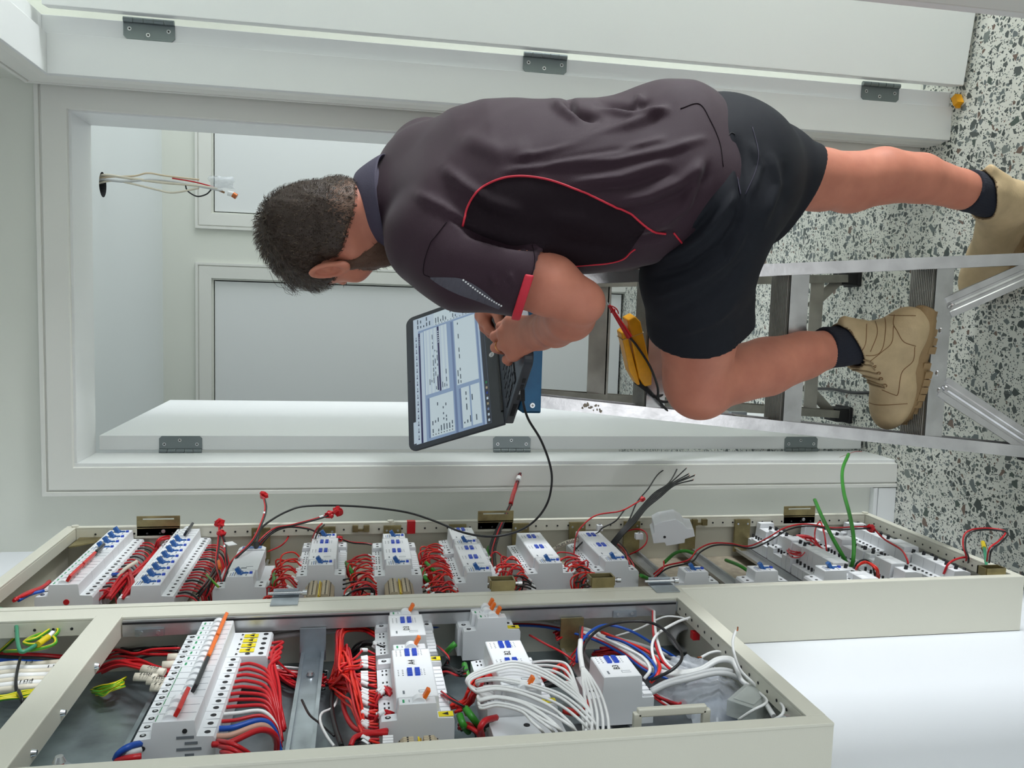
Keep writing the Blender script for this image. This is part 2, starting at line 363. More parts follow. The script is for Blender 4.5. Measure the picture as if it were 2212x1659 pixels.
# ---- the leaf swung open into the next room, left side
b = MB(); b.box((-0.367, 2.134, 0.012), (-0.331, 2.905, 2.041), 'gloss_white'); d2 = struct(b.build('door_2', bevel=0.0015))
for px in (390, 1106, 1731):
    z = onY(px, 965, 2.13).z; hinge(d2, -0.366, 2.134, z, 1, 1, (1, 0, 0), (0, -1, 0))
# ---- the room beyond
FY = 4.4; CZ = 2.385
b = MB(); XD = [(-0.72, 0.105), (0.44, 1.265)]; zt = 2.145
xs = -1.5
for x0, x1 in XD: b.box((xs, FY, 0), (x0, FY + 0.1, CZ), 'wall_paint'); b.box((x0, FY, zt), (x1, FY + 0.1, CZ), 'wall_paint'); xs = x1
b.box((xs, FY, 0), (3.0, FY + 0.1, CZ), 'wall_paint'); struct(b.build('wall_far'))
hole = onZ(222, 399, CZ)
# ceiling with the round cable hole
b = MB(); n = 24; cx, cy, hr = hole.x, hole.y, 0.047; ring = [(cx + hr * math.cos(2 * math.pi * i / n), cy + hr * math.sin(2 * math.pi * i / n), CZ) for i in range(n)]
X0, X1, Y0, Y1 = -1.5, 3.0, 2.125, 4.5
def edge(i):
    a = 2 * math.pi * i / n; dx, dy = math.cos(a), math.sin(a); t = min((X1 - cx) / dx if dx > 1e-6 else 1e9, (X0 - cx) / dx if dx < -1e-6 else 1e9, (Y1 - cy) / dy if dy > 1e-6 else 1e9, (Y0 - cy) / dy if dy < -1e-6 else 1e9)
    return (cx + dx * t, cy + dy * t, CZ)
outer = [edge(i) for i in range(n)]
b.add(ring + outer, [(i, i + n, (i + 1) % n + n, (i + 1) % n) for i in range(n)], 'ceiling_paint')
b.add([(x, y, z + 0.0) for x, y, z in ring] + [(x, y, z + 0.012) for x, y, z in ring], [(i, (i + 1) % n, (i + 1) % n + n, i + n) for i in range(n)], 'hole_dark')
b.add([(x, y, z + 0.05) for x, y, z in ring] + [(x, y, z + 0.012) for x, y, z in ring] , [(i, (i + 1) % n, (i + 1) % n + n, i + n) for i in range(n)] + [tuple(range(n))], 'hole_dark')
for cxx, cyy in ((X0, Y0), (X1, Y0), (X1, Y1), (X0, Y1)): pass
b.box((X0, Y0, CZ + 0.052), (X1, Y1, CZ + 0.10), 'ceiling_paint'); struct(b.build('ceiling_far'))
for k, (x0, x1) in enumerate(XD):
    struct(casing('trim_%d' % (5 + k), [(x0 - 0.008, FY, 0), (x0 - 0.008, FY, zt + 0.008), (x1 + 0.008, FY, zt + 0.008), (x1 + 0.008, FY, 0)], (0, -1, 0),
                  [(0, 0), (0, 0.016), (0.058, 0.018), (0.059, 0.012), (0.063, 0.012), (0.064, 0.019), (0.076, 0.019), (0.077, 0)], 'trim_paint'))
    b = MB(); b.box((x0 - 0.004, FY + 0.06, 0), (x1 + 0.004, FY + 0.09, zt + 0.006), 'hole_dark')
    struct(b.build('trim_%d' % (7 + k)))
    b = MB(); b.box((x0 + 0.005, FY + 0.008, 0.012), (x1 - 0.005, FY + 0.045, zt - 0.005), 'gloss_white'); dd = struct(b.build('door_%d' % (3 + k), bevel=0.001))
    if k == 0:
        p = onY(965, 652, FY); b = MB(); b.cyl((p.x, FY + 0.008, p.z), (p.x, FY - 0.002, p.z), 0.028, 'screw_steel', 24); b.cyl((p.x, FY, p.z), (p.x, FY - 0.05, p.z), 0.0095, 'screw_steel', 12)
        b.tube(spline([(p.x, FY - 0.045, p.z), (p.x - 0.015, FY - 0.052, p.z), (p.x - 0.13, FY - 0.052, p.z)], 5), 0.0095, 'screw_steel', 12); b.build('door_handle', dd)
    else:
        p = onY(558, 467, FY); b = MB(); b.cyl((p.x - 0.004, FY - 0.002, p.z - 0.05), (p.x - 0.004, FY - 0.002, p.z + 0.05), 0.007, 'steel_hinge', 10); b.build('hinge', dd)
# side room behind the right doorway and an added light-blocking wall
wallbox('wall_side_room', (0.562, 2.6, 0), (4.1, 2.7, 2.6), 'wall_paint')
wallbox('wall_light_block', (0.562, 0.92, 0), (4.1, 1.02, 2.6), 'wall_paint')  # added out of view to shield the open door from the right lamp
# ================================================================ CABINETS
XW, XF = -0.575, -0.470
def cabinet(name, y0, y1, z0, z1, label, lipn, lipf, lipb, lipt, back, cross=None):
    t = thing(name, (XW, (y0 + y1) / 2, z0), label, 'cabinet')
    b = MB(); s = 0.0015; c = 'cabinet_cream'
    b.box((XW + 0.001, y0, z0), (XF, y0 + s, z1), c); b.box((XW + 0.001, y1 - s, z0), (XF, y1, z1), c)
    b.box((XW + 0.001, y0 + s, z0), (XF, y1 - s, z0 + s), c); b.box((XW + 0.001, y0 + s, z1 - s), (XF, y1 - s, z1), c)
    b.build('side_panels', t, 0.0008)
    b = MB(); b.box((XW + 0.001, y0 + s, z0 + s), (XW + 0.006, y1 - s, z1 - s), back); b.build('back_plate', t)
    b = MB(); d = 0.026; f = XF + 0.0006; g = 0.004     # folded front frame with its inner returns
    b.box((f - g, y0 - 0.0006, z0), (f, y0 + lipn, z1), c); b.box((f - g, y1 - lipf, z0), (f, y1 + 0.0006, z1), c)
    b.box((f - g, y0 + lipn, z0 - 0.0006), (f, y1 - lipf, z0 + lipb), c); b.box((f - g, y0 + lipn, z1 - lipt), (f, y1 - lipf, z1 + 0.0006), c)
    b.box((f - d, y0 + lipn - g, z0 + lipb), (f - g, y0 + lipn, z1 - lipt), c); b.box((f - d, y1 - lipf, z0 + lipb), (f - g, y1 - lipf + g, z1 - lipt), c)
    b.box((f - d, y0 + lipn, z0 + lipb - g), (f - g, y1 - lipf, z0 + lipb), c); b.box((f - d, y0 + lipn, z1 - lipt), (f - g, y1 - lipf, z1 - lipt + g), c)
    z = z0 + 0.06
    while z < z1 - 0.05:                                # punched holes along the far return
        b.cyl((f - 0.015, y1 - lipf - 0.0002, z), (f - 0.015, y1 - lipf - 0.0006, z), 0.0022, 'hole_dark', 8, smooth=False); z += 0.025
    y = y0 + 0.04
    while y < y1 - 0.04:
        b.cyl((f - 0.015, y, z0 + lipb + 0.0002), (f - 0.015, y, z0 + lipb + 0.0006), 0.0022, 'hole_dark', 8, smooth=False); y += 0.025
    b.build('front_frame', t, 0.0012)
    return t
c2 = cabinet('switchboard_cabinet', 1.322, 1.812, 0.195, 2.012, 'tall narrow cream switchboard cabinet nearest the doorway, door removed', 0.014, 0.012, 0.016, 0.02, 'mottled_brown')
c1 = cabinet('switchboard_cabinet', 0.848, 1.318, 0.877, 2.34, 'wide cream switchboard cabinet nearest the camera, its lower edge at waist height', 0.020, 0.040, 0.024, 0.03, 'galvanised')
# cross rail of the near cabinet, with its screws
b = MB(); b.box((XF - 0.030, 0.862, 1.768), (XF + 0.002, 1.285, 1.806), 'cabinet_cream'); cr = b.build('cross_rail', c1, 0.0015)
for yy in (0.93, 1.02, 1.15):
    b = MB(); b.cyl((XF - 0.018, yy, 1.768), (XF - 0.018, yy, 1.763), 0.0045, 'screw_steel', 12, r2=0.003); b.build('screw', cr)
b = MB(); b.box((XF - 0.0275, 1.272, 0.905), (XF - 0.0035, 1.277, 1.766), 'rail_steel'); b.build('aluminium_edge', c1)
b = MB(); b.box((XF - 0.009, 1.2708, 0.905), (XF - 0.006, 1.272, 1.766), 'seal_black'); b.build('door_seal', c1)
b = MB(); b.box((-0.568, 0.87, 1.655), (-0.520, 0.93, 1.768), 'galvanised'); b.box((-0.568, 0.93, 1.70), (-0.545, 1.25, 1.706), 'galvanised'); b.box((-0.560, 0.86, 1.70), (-0.498, 1.10, 1.7585), 'galvanised') if 0 else None
b.build('gland_plate', c1)
# ------- fittings on the frames; each a thing of its own would not lift away, so they are parts
def part(mbf, name, parent, bevel=0.0, label=None):
    b = MB(); mbf(b); return b.build(name, parent, bevel, label=label)
def slot_bracket(px0, px1, py, par, out=0.03):            # plate standing off the far frame edge
    z0 = onX(px1, py, XF).z; z1 = onX(px0, py, XF).z; zc = (z0 + z1) / 2; y = 1.803
    b = MB(); b.box((XF - 0.02, y - 0.003, z0), (XF + 0.014, y - 0.001, z1), 'zinc_yellow')
    b.box((XF + 0.014, y - 0.003, z0), (XF + 0.017, y - 0.001, z0 + 0.012), 'zinc_yellow'); b.box((XF + 0.014, y - 0.003, z1 - 0.012), (XF + 0.017, y - 0.001, z1), 'zinc_yellow')
    b.box((XF + 0.017, y - 0.003, z0), (XF + 0.022, y - 0.001, z1), 'zinc_yellow'); b.cyl((XF - 0.010, y - 0.003, zc - 0.01), (XF - 0.010, y - 0.006, zc - 0.01), 0.004, 'screw_steel', 10)
    return b.build('slotted_bracket', par, 0.0005)
for px0, px1, py in ((293, 386, 1140), (1032, 1110, 1125), (1690, 1760, 1112)): slot_bracket(px0, px1, py, c2)
for px, py in ((166, 1136), (843, 1122), (1866, 1108)):
    p = onX(px, py, XF); b = MB(); b.cyl((XF + 0.0006, 1.806, p.z), (XF + 0.0035, 1.806, p.z), 0.007, 'cabinet_cream', 14); b.build('plug', c2)
z = onX(890, 1134, XF).z; b = MB(); b.box((XF + 0.0008, 1.7985, z - 0.009), (XF + 0.0014, 1.8128, z + 0.009), 'tape_red'); b.box((XF - 0.026, 1.7988, z - 0.009), (XF + 0.0014, 1.7996, z + 0.009), 'tape_red'); b.build('red_tape', c2)
for px in (780, 1555):                                     # small catch plates on the far return
    z = onX(px, 1145, XF).z; b = MB(); b.box((XF - 0.018, 1.790, z - 0.018), (XF - 0.004, 1.7995, z - 0.006), 'zinc_yellow'); b.box((XF - 0.018, 1.790, z + 0.006), (XF - 0.004, 1.7995, z + 0.018), 'zinc_yellow'); b.box((XF - 0.018, 1.7945, z - 0.018), (XF - 0.013, 1.7995, z + 0.018), 'zinc_yellow'); b.build('catch', c2)
for px in (1083, 1303):                                    # zinc hinge brackets with pins on the near edge
    z = onX(px, 1258, XF + 0.01).z; y = 1.337
    b = MB(); b.box((XF - 0.02, y - 0.001, z - 0.020), (XF + 0.018, y + 0.001, z + 0.020), 'zinc_yellow'); b.box((XF + 0.003, y + 0.001, z - 0.022), (XF + 0.018, y + 0.024, z - 0.019), 'zinc_yellow'); b.box((XF + 0.003, y + 0.001, z + 0.019), (XF + 0.018, y + 0.024, z + 0.022), 'zinc_yellow')
    b.box((XF - 0.002, y + 0.022, z - 0.022), (XF + 0.018, y + 0.025, z + 0.022), 'zinc_yellow'); o = b.build('hinge_bracket', c2, 0.0004)
    b = MB(); b.cyl((XF + 0.009, y + 0.012, z - 0.034), (XF + 0.009, y + 0.012, z + 0.024), 0.0028, 'screw_steel', 10); b.cyl((XF + 0.009, y + 0.012, z - 0.035), (XF + 0.009, y + 0.012, z - 0.028), 0.0045, 'screw_steel', 10); b.build('hinge_pin', o)
for px, py in ((618, 1290), (1430, 1268)):                 # bright clips over the joint of the two cabinets
    z = onX(px, py, XF).z; b = MB(); b.box((XF + 0.0008, 1.300, z - 0.021), (XF + 0.003, 1.336, z + 0.021), 'zinc'); b.box((XF - 0.0, 1.332, z - 0.021), (XF + 0.003, 1.345, z + 0.021), 'zinc')
    b.box((XF + 0.0, 1.345, z - 0.02), (XF + 0.013, 1.347, z + 0.02), 'zinc'); o = b.build('joint_clip', c1, 0.0006)
    b = MB(); b.box((XF - 0.022, 1.2745, z - 0.021), (XF - 0.006, 1.2765, z + 0.021), 'zinc'); b.build('clip_leg', o)
    b = MB(); b.cyl((XF + 0.007, 1.341, z - 0.032), (XF + 0.007, 1.341, z + 0.028), 0.0025, 'screw_steel', 10); b.cyl((XF + 0.007, 1.341, z - 0.033), (XF + 0.007, 1.341, z - 0.026), 0.0045, 'screw_steel', 10); b.build('pin', o)
for px in (330, 1375):
    z = onX(px, 1325, XF).z; b = MB(); b.box((XF - 0.027, 1.2685, z - 0.02), (XF - 0.016, 1.2715, z + 0.02), 'zinc'); b.cyl((XF - 0.021, 1.2685, z - 0.012), (XF - 0.021, 1.2672, z - 0.012), 0.003, 'screw_steel', 8); b.cyl((XF - 0.021, 1.2685, z + 0.012), (XF - 0.021, 1.2672, z + 0.012), 0.003, 'screw_steel', 8); b.build('fixing_plate', c1)
# corner gusset (top far corner, far cabinet) and bolts in the near cabinet's corners
b = MB(); b.prism([(XF - 0.022, 1.99), (XF - 0.022, 1.99)], 'y', 0, 1, 'zinc_yellow') if 0 else None
b.add([(XF - 0.02, 1.799, 1.985), (XF - 0.02, 1.799, 1.915), (XF - 0.02, 1.73, 1.985), (XF - 0.023, 1.799, 1.985), (XF - 0.023, 1.799, 1.915), (XF - 0.023, 1.73, 1.985)], [(0, 2, 1), (3, 4, 5), (0, 1, 4, 3), (1, 2, 5, 4), (2, 0, 3, 5)], 'zinc_yellow'); b.build('gusset', c2)
for yy, zz in ((0.872, 0.905), (0.885, 1.742)):
    b = MB(); b.add([(XF - 0.024, yy, zz), (XF - 0.024, yy + 0.045, zz), (XF - 0.024, yy, zz + (0.05 if zz < 1 else -0.05)), (XF - 0.027, yy, zz), (XF - 0.027, yy + 0.045, zz), (XF - 0.027, yy, zz + (0.05 if zz < 1 else -0.05))], [(0, 1, 2), (3, 5, 4), (0, 3, 4, 1), (1, 4, 5, 2), (2, 5, 3, 0)], 'zinc')
    g = b.build('gusset', c1); s2 = 1 if zz < 1 else -1
    b = MB(); b.cyl((XF - 0.024, yy + 0.012, zz + 0.012 * s2), (XF - 0.010, yy + 0.012, zz + 0.012 * s2), 0.0045, 'tape_red', 10); b.cyl((XF - 0.012, yy + 0.012, zz + 0.012 * s2), (XF - 0.006, yy + 0.012, zz + 0.012 * s2), 0.007, 'screw_steel', 12, r2=0.004); b.build('bolt', g)
# ================================================================ DIN-RAIL GEAR
XN = -0.475
def rail(y0, y1, z, cab, label=None, x=-0.545, m='rail_steel', top=True):
    b = MB(); sec = [(-0.0175, 0.0), (-0.0175, 0.0015), (-0.0125, 0.0015), (-0.0125, -0.006), (0.0125, -0.006), (0.0125, 0.0015), (0.0175, 0.0015), (0.0175, 0.0), (0.0140, 0.0), (0.0140, -0.0075), (-0.0140, -0.0075), (-0.0140, 0.0)]
    b.prism([(x + v, z + u) for u, v in sec], 'y', y0, y1, m); return b.build('din_rail', cab)
STEP = [(-0.045, -0.066), (-0.045, -0.024), (-0.043, -0.020), (-0.0245, -0.019), (-0.0225, -0.001), (-0.0215, 0.0), (0.0215, 0.0), (0.0225, -0.001), (0.0245, -0.019), (0.043, -0.020), (0.045, -0.024), (0.045, -0.066)]
def holes(b, y0, y1, z, n, x, top=True, bot=True, r=0.0029, rows=1, sq=False):
    for i in range(n):
        y = y0 + (y1 - y0) * (i + 0.5) / n
        for sgn, on in ((1, top), (-1, bot)):
            if on:
                for k in range(rows):
                    zz = z + sgn * (0.034 - k * 0.0075)
                    b.cyl((x - 0.0002, y, zz), (x + 0.0004, y, zz), r, 'hole_dark', 8, smooth=False)
def body(b, y0, y1, z, sec=STEP, m='device_grey', x=XN, gap=0.0004):
    b.prism([(x + v, z + u) for u, v in sec], 'y', y0 + gap, y1 - gap, m)
def dash(b, y0, y1, z0, z1, x, m): b.box((x, y0, z0), (x + 0.0003, y1, z1), m)
def rcbo(y1, z, cab, label, grp=None, wmm=36, m='device_grey', toggle='blue_toggle', tex=True):   # y1 = far side
    y0 = y1 - wmm / 1000.0; t = thing('circuit_breaker', (XN - 0.066, (y0 + y1) / 2, z), label, 'circuit breaker', grp)
    b = MB(); body(b, y0, y1, z, m=m); holes(b, y0, y1, z, 2, XN - 0.0195)
    dash(b, y0 + 0.003, y1 - 0.003, z - 0.0195, z - 0.0045, XN, 'device_white'); dash(b, y0 + 0.002, y1 - 0.002, z + 0.006, z + 0.020, XN, 'device_white')
    for k in range(3): dash(b, y0 + 0.004, y1 - 0.006 - 0.004 * k, z + 0.009 + k * 0.0036, z + 0.0103 + k * 0.0036, XN + 0.0003, 'blue_toggle' if k == 1 else 'device_print')
    dash(b, y0 + 0.005, y0 + 0.013, z - 0.011, z - 0.009, XN + 0.0003, 'device_print'); dash(b, y1 - 0.014, y1 - 0.006, z - 0.008, z - 0.0065, XN + 0.0003, 'device_print')
    b.build('body', t, 0.0005)
    yc = (y0 + y1) / 2; b = MB(); R = Matrix.Rotation(math.radians(-32), 3, 'Y')
    b.box((XN - 0.002, yc - 0.0045, z - 0.003), (XN + 0.013, yc + 0.0045, z + 0.004), toggle, R=R, C=(XN, yc, z)); b.box((XN + 0.0, yc - 0.0015, z - 0.013), (XN + 0.003, yc + 0.0015, z - 0.002), toggle); b.box((XN, yc - 0.008, z - 0.003), (XN + 0.003, yc + 0.008, z + 0.0005), toggle); b.build('toggle', t, 0.0006)
    b = MB(); b.box((XN, yc - 0.003, z - 0.0195), (XN + 0.0035, yc + 0.003, z - 0.0145), 'blue_button'); b.build('test_button', t, 0.0004)
    return t
def mcb(y1, z, poles, cab, label, toggle, grp=None, wmm=18, ext=False, print_m='print_green', bar=True, white_stripe=True, name='circuit_breaker', flat=False, ylabel=False, tz=0.0):
    n = poles; y0 = y1 - n * wmm / 1000.0; t = thing(name, (XN - 0.066, (y0 + y1) / 2, z), label, 'circuit breaker' if name != 'main_switch' else 'switch', grp)
    sec = STEP if not ext else [(-0.080, -0.066), (-0.080, -0.024), (-0.078, -0.020)] + STEP[3:]
    b = MB(); body(b, y0, y1, z, sec); 
    for i in range(n): 
        ya = y0 + i * wmm / 1000.0
        if i: dash(b, ya - 0.0003, ya + 0.0003, z - 0.044, z + 0.044, XN - 0.0195, 'device_print'); dash(b, ya - 0.0003, ya + 0.0003, z - 0.0215, z + 0.0215, XN - 0.00005, 'device_print')
        yc = ya + wmm / 2000.0
        b.cyl((XN - 0.0198, yc, z + 0.035), (XN - 0.0192, yc, z + 0.035), 0.0036, 'hole_dark', 10, smooth=False); b.cyl((XN - 0.0198, yc, z - 0.035), (XN - 0.0192, yc, z - 0.035), 0.0036, 'hole_dark', 10, smooth=False)
        b.cyl((XN - 0.0198, yc, z + 0.035), (XN - 0.0188, yc, z + 0.035), 0.0018, 'screw_steel', 8, smooth=False)
        if ext:
            for q in (0.052, 0.070): b.cyl((XN - 0.0198, yc, z - q), (XN - 0.0190, yc, z - q), 0.0036, 'hole_dark', 10, smooth=False)
        if not flat: dash(b, yc - 0.004, yc + 0.004, z + 0.0155, z + 0.0180, XN, print_m); dash(b, yc - 0.003, yc + 0.003, z + 0.0095, z + 0.0105, XN, 'device_print')
        else: dash(b, yc - 0.0075, yc + 0.0075, z + 0.0195, z + 0.0205, XN, 'green_stripe')
    b.build('body', t, 0.0005)
    for i in range(n):
        yc = y0 + (i + 0.5) * wmm / 1000.0; b = MB(); seg = 14; r = 0.0085
        pts = [(XN - 0.002 + r * math.sin(math.pi * k / seg), z + tz - 0.002 - r * math.cos(math.pi * k / seg)) for k in range(seg + 1)]
        b.prism(pts, 'y', yc - 0.0055, yc + 0.0055, 'white_toggle'); b.build('dial', t, 0.0006)
    if bar:
        b = MB(); b.box((XN + 0.003, y0 + 0.003, z + tz - 0.0135), (XN + 0.015, y1 - 0.003, z + tz - 0.0085), toggle, R=Matrix.Rotation(math.radians(28), 3, 'Y')); b.build('toggle', t, 0.001)
    else:
        for i in range(n):
            yc = y0 + (i + 0.5) * wmm / 1000.0; b = MB(); b.box((XN + 0.003, yc - 0.0045, z + tz - 0.0135), (XN + 0.015, yc + 0.0045, z + tz - 0.0085), toggle, R=Matrix.Rotation(math.radians(28), 3, 'Y')); b.build('toggle', t, 0.001)
    if ylabel:
        b = MB(); b.box((XN - 0.019, y0 + 0.003, z - 0.044), (XN - 0.0185, y1 - 0.003, z - 0.026), 'yellow_label')
        b.add([(XN - 0.0183, (y0 + y1) / 2, z - 0.030), (XN - 0.0183, (y0 + y1) / 2 - 0.004, z - 0.038), (XN - 0.0183, (y0 + y1) / 2 + 0.004, z - 0.038)], [(0, 1, 2)], 'ink_black'); b.build('warning_label', t)
    return t
def actuator(y0, y1, z, groups, label, text=None, small=True, sec=None, zoff=0.0, tallside=False):
    t = thing('lighting_controller', (XN - 0.066, (y0 + y1) / 2, z), label, 'controller')
    S2 = [(-0.045, -0.066), (-0.045, -0.030), (-0.0285, -0.030), (-0.0270, -0.001), (-0.0260, 0.0), (0.0240, 0.0), (0.0250, -0.001), (0.0265, -0.026), (0.045, -0.028), (0.045, -0.066)]
    b = MB(); body(b, y0, y1, z, S2); L = y1 - y0; k = max(2, int(L / 0.0115))
    for i in range(k):
        yc = y0 + (i + 0.5) * L / k
        if (i % 5) < 4:
            b.box((XN - 0.0275, yc - 0.0028, z + 0.029), (XN - 0.0265, yc + 0.0028, z + 0.0335), 'hole_dark'); b.box((XN - 0.0275, yc - 0.002, z + 0.0365), (XN - 0.0265, yc + 0.002, z + 0.0385), 'hole_dark')
        b.box((XN - 0.0298, yc - 0.0045, z - 0.043), (XN - 0.026, yc + 0.0045, z - 0.031), 'device_white')
    dash(b, y0 + 0.002, y1 - 0.002, z - 0.0255, z + 0.0235, XN, 'device_white')
    for (yc, full) in groups:
        for j in range(4):
            yy = yc + (j - 1.5) * 0.0052
            dash(b, yy - 0.0006, yy + 0.0006, z + 0.0125, z + 0.0145, XN + 0.0003, 'ink_black'); dash(b, yy - 0.0006, yy + 0.0006, z - 0.0115, z - 0.0098, XN + 0.0003, 'device_print')
            dash(b, yy - 0.0006, yy + 0.0006, z + 0.0185, z + 0.020, XN + 0.0003, 'ink_black'); dash(b, yy - 0.0006, yy + 0.0006, z - 0.0155, z - 0.0138, XN + 0.0003, 'device_print')
    if small:
        yq = y0 + 0.012; 
        for a, c_ in ((-0.016, -0.004),): dash(b, yq, yq + 0.0006, z + a, z + c_, XN + 0.0003, 'device_print'); dash(b, yq + 0.005, yq + 0.0056, z + a, z + c_, XN + 0.0003, 'device_print'); dash(b, yq, yq + 0.0056, z + c_, z + c_ + 0.0006, XN + 0.0003, 'device_print')
        dash(b, yq - 0.003, yq + 0.006, z + 0.014, z + 0.0165, XN + 0.0003, 'device_print')
    b.build('housing', t, 0.0006)
    for (yc, full) in groups:
        for zz in (z + 0.0045, z - 0.0055):
            for j in range(4):
                yy = yc + (j - 1.5) * 0.0052; b = MB(); b.box((XN, yy - 0.0023, zz - 0.0032), (XN + 0.0028, yy + 0.0023, zz + 0.0032), 'blue_button'); b.build('button', t)
    if text:
        s_, yc = text; b = MB(); dash(b, yc - 0.0085, yc + 0.0085, z - 0.0065, z + 0.0065, XN + 0.0002, 'marker_white'); text_mesh(b, s_, (XN + 0.0006, yc, z), (0, 1, 0), (0, 0, 1), 0.0125, 'ink_black'); b.build('label_sticker', t)
    return t
def terminals(y0, y1, z, label, x=-0.505, scale=1.0):
    t = thing('terminal_block', (-0.545, (y0 + y1) / 2, z), label, 'terminal block'); b = MB(); n = int((y1 - y0) / 0.0045)
    for i in range(n):
        ya = y0 + i * (y1 - y0) / n; yb = ya + (y1 - y0) / n * 0.86; k = scale
        b.prism([(x - 0.04, z - 0.03 * k), (x - 0.012, z - 0.03 * k), (x, z - 0.018 * k), (x, z - 0.006 * k), (x - 0.006, z - 0.005 * k), (x - 0.006, z + 0.005 * k), (x, z + 0.006 * k), (x, z + 0.018 * k), (x - 0.012, z + 0.03 * k), (x - 0.04, z + 0.03 * k)], 'y', ya, yb, 'term_beige')
        for q in (-0.013, 0.013, -0.022, 0.022):
            xx = x if abs(q) < 0.018 else x - 0.004
            b.cyl((xx - 0.0002, (ya + yb) / 2, z + q * k), (xx + 0.0004, (ya + yb) / 2, z + q * k), 0.0013, 'hole_dark', 6, smooth=False)
    b.build('blocks', t)
    b = MB(); b.box((x - 0.006, y0, z - 0.0035), (x - 0.003, y1, z - 0.0015), 'term_gold'); b.box((x - 0.006, y0, z - 0.001), (x - 0.001, y1, z + 0.001), 'wire_yellow'); b.build('jumper_bar', t)
    return t
def yp(px, py): return onX(px, py, XN).y
def zp(px, py): return onX(px, py, XN).z
# ---- far cabinet, top to bottom
ZR = {}
ZR['A'] = zp(235, 1170); ZR['B'] = zp(360, 1205)
y = 1.795
for k, w_ in enumerate(('topmost', 'second', 'third', 'fourth')):
    rcbo(y, ZR['A'], c2, 'white breaker with blue toggle in the top row, %s from the doorway side' % ('first' if k == 0 else w_)); y -= 0.036
mcb(y, ZR['A'], 3, c2, 'white three-pole breaker with a black toggle, middle of the top row', 'black_toggle', tz=0.004); y -= 0.054
mcb(y, ZR['A'], 4, c2, 'main switch with a red toggle bar beside the black toggle, top row', 'red_toggle', name='main_switch', tz=0.004); y -= 0.072
mcb(y, ZR['A'], 4, c2, 'red main switch with a red dot, near end of the top row', 'red_toggle', name='main_switch', tz=0.004); y -= 0.072
b_red = MB(); b_red.cyl((XN - 0.030, y + 0.0004, ZR['A'] - 0.004), (XN - 0.030, y - 0.0006, ZR['A'] - 0.004), 0.0048, 'wire_red', 14, smooth=False); tag(b_red.build('red_dot_sticker'), 'round red dot sticker on the end of the top row of breakers', 'sticker')
y = 1.795
mcb(y, ZR['B'], 4, c2, 'white four-pole breaker with black toggle at the doorway end of the second row', 'black_toggle', wmm=18, print_m='device_print', tz=0.004); y -= 0.072
ordn = ['first', 'second', 'third', 'fourth', 'fifth', 'sixth', 'seventh', 'eighth']
for k in range(8): rcbo(y, ZR['B'], c2, 'white breaker with blue toggle in the second row, %s after the black toggle breaker' % ordn[k]); y -= 0.036
# row C : power supply with a rounded blue label and a breaker beside it
zc = zp(520, 1240); ya = yp(535, 1190); yb = yp(521, 1232)
t = thing('power_supply', (XN - 0.066, (ya + yb) / 2, zc), 'grey bus power supply with rounded blue printed label in the third row', 'power supply')
b = MB(); body(b, yb, ya, zc, [(-0.045, -0.066), (-0.045, -0.03), (-0.027, -0.03), (-0.026, 0), (0.024, 0), (0.025, -0.026), (0.045, -0.026), (0.045, -0.066)]); dash(b, yb + 0.01, yb + 0.016, zc - 0.006, zc + 0.004, XN, 'device_print'); dash(b, yb + 0.02, yb + 0.022, zc - 0.016, zc - 0.004, XN, 'device_print'); dash(b, yb + 0.008, yb + 0.010, zc + 0.01, zc + 0.018, XN, 'device_print'); b.build('housing', t, 0.001)
b = MB(); yq = ya + 0.0015; b.prism([(XN - 0.02, zc - 0.026), (XN - 0.0, zc - 0.026), (XN + 0.003, zc - 0.02), (XN + 0.003, zc + 0.018), (XN - 0.0, zc + 0.024), (XN - 0.02, zc + 0.024)], 'y', yq, yq + 0.02, 'device_grey'); b.box((XN + 0.0031, yq + 0.003, zc - 0.019), (XN + 0.0035, yq + 0.017, zc + 0.017), 'blue_toggle'); b.build('label_cover', t, 0.001)
rcbo(yb - 0.001, zc, c2, 'breaker with blue toggle below the power supply, third row'); rail(1.34, 1.80, zc, c2); ZR['C'] = zc
# rows D, E, F, G, H
def knx_row(key, npx, seq, ends, nm):
    z = zp(*npx); ZR[key] = z; rail(1.34, 1.80, z, c2); yn = yp(*npx); y = yn
    for k, (kind, L) in enumerate(seq):
        if kind == 'R': rcbo(y + 0.036, z, c2, 'breaker with blue toggle %s' % nm[k]); y += 0.0365
        elif kind == 'K': actuator(y, y + L, z, [(y + L * q, 1) for q in ends[k]], 'grey controller with blue buttons %s' % nm[k]); y += L + 0.001
knx_row('D', (693, 1221), [('R', 0), ('K', 0.144), ('R', 0)], {1: (0.38, 0.80)}, ['at the near end of the fourth row', 'in the fourth row, left of the red tape', 'at the doorway end of the fourth row'])
knx_row('E', (861, 1221), [('R', 0), ('K', 0.144), ('R', 0)], {1: (0.38, 0.80)}, ['at the near end of the fifth row', 'in the fifth row, beside the red tape', 'at the doorway end of the fifth row'])
knx_row('F', (1036, 1236), [('R', 0), ('K', 0.144), ('R', 0), ('K', 0.09)], {1: (0.38, 0.80), 3: (0.8,)}, ['at the near end of the sixth row', 'at the near side of the sixth row', 'between two controllers in the sixth row', 'at the doorway end of the sixth row'])
knx_row('G', (1190, 1217), [('R', 0), ('K', 0.180)], {1: (0.40, 0.82)}, ['at the near end of the seventh row', 'in the seventh row, beside the cable marked MUM ROOM'])
knx_row('H', (1333, 1212), [('R', 0), ('K', 0.180)], {1: (0.40, 0.82)}, ['at the near end of the eighth row', 'in the eighth row, under the fan of black wires'])
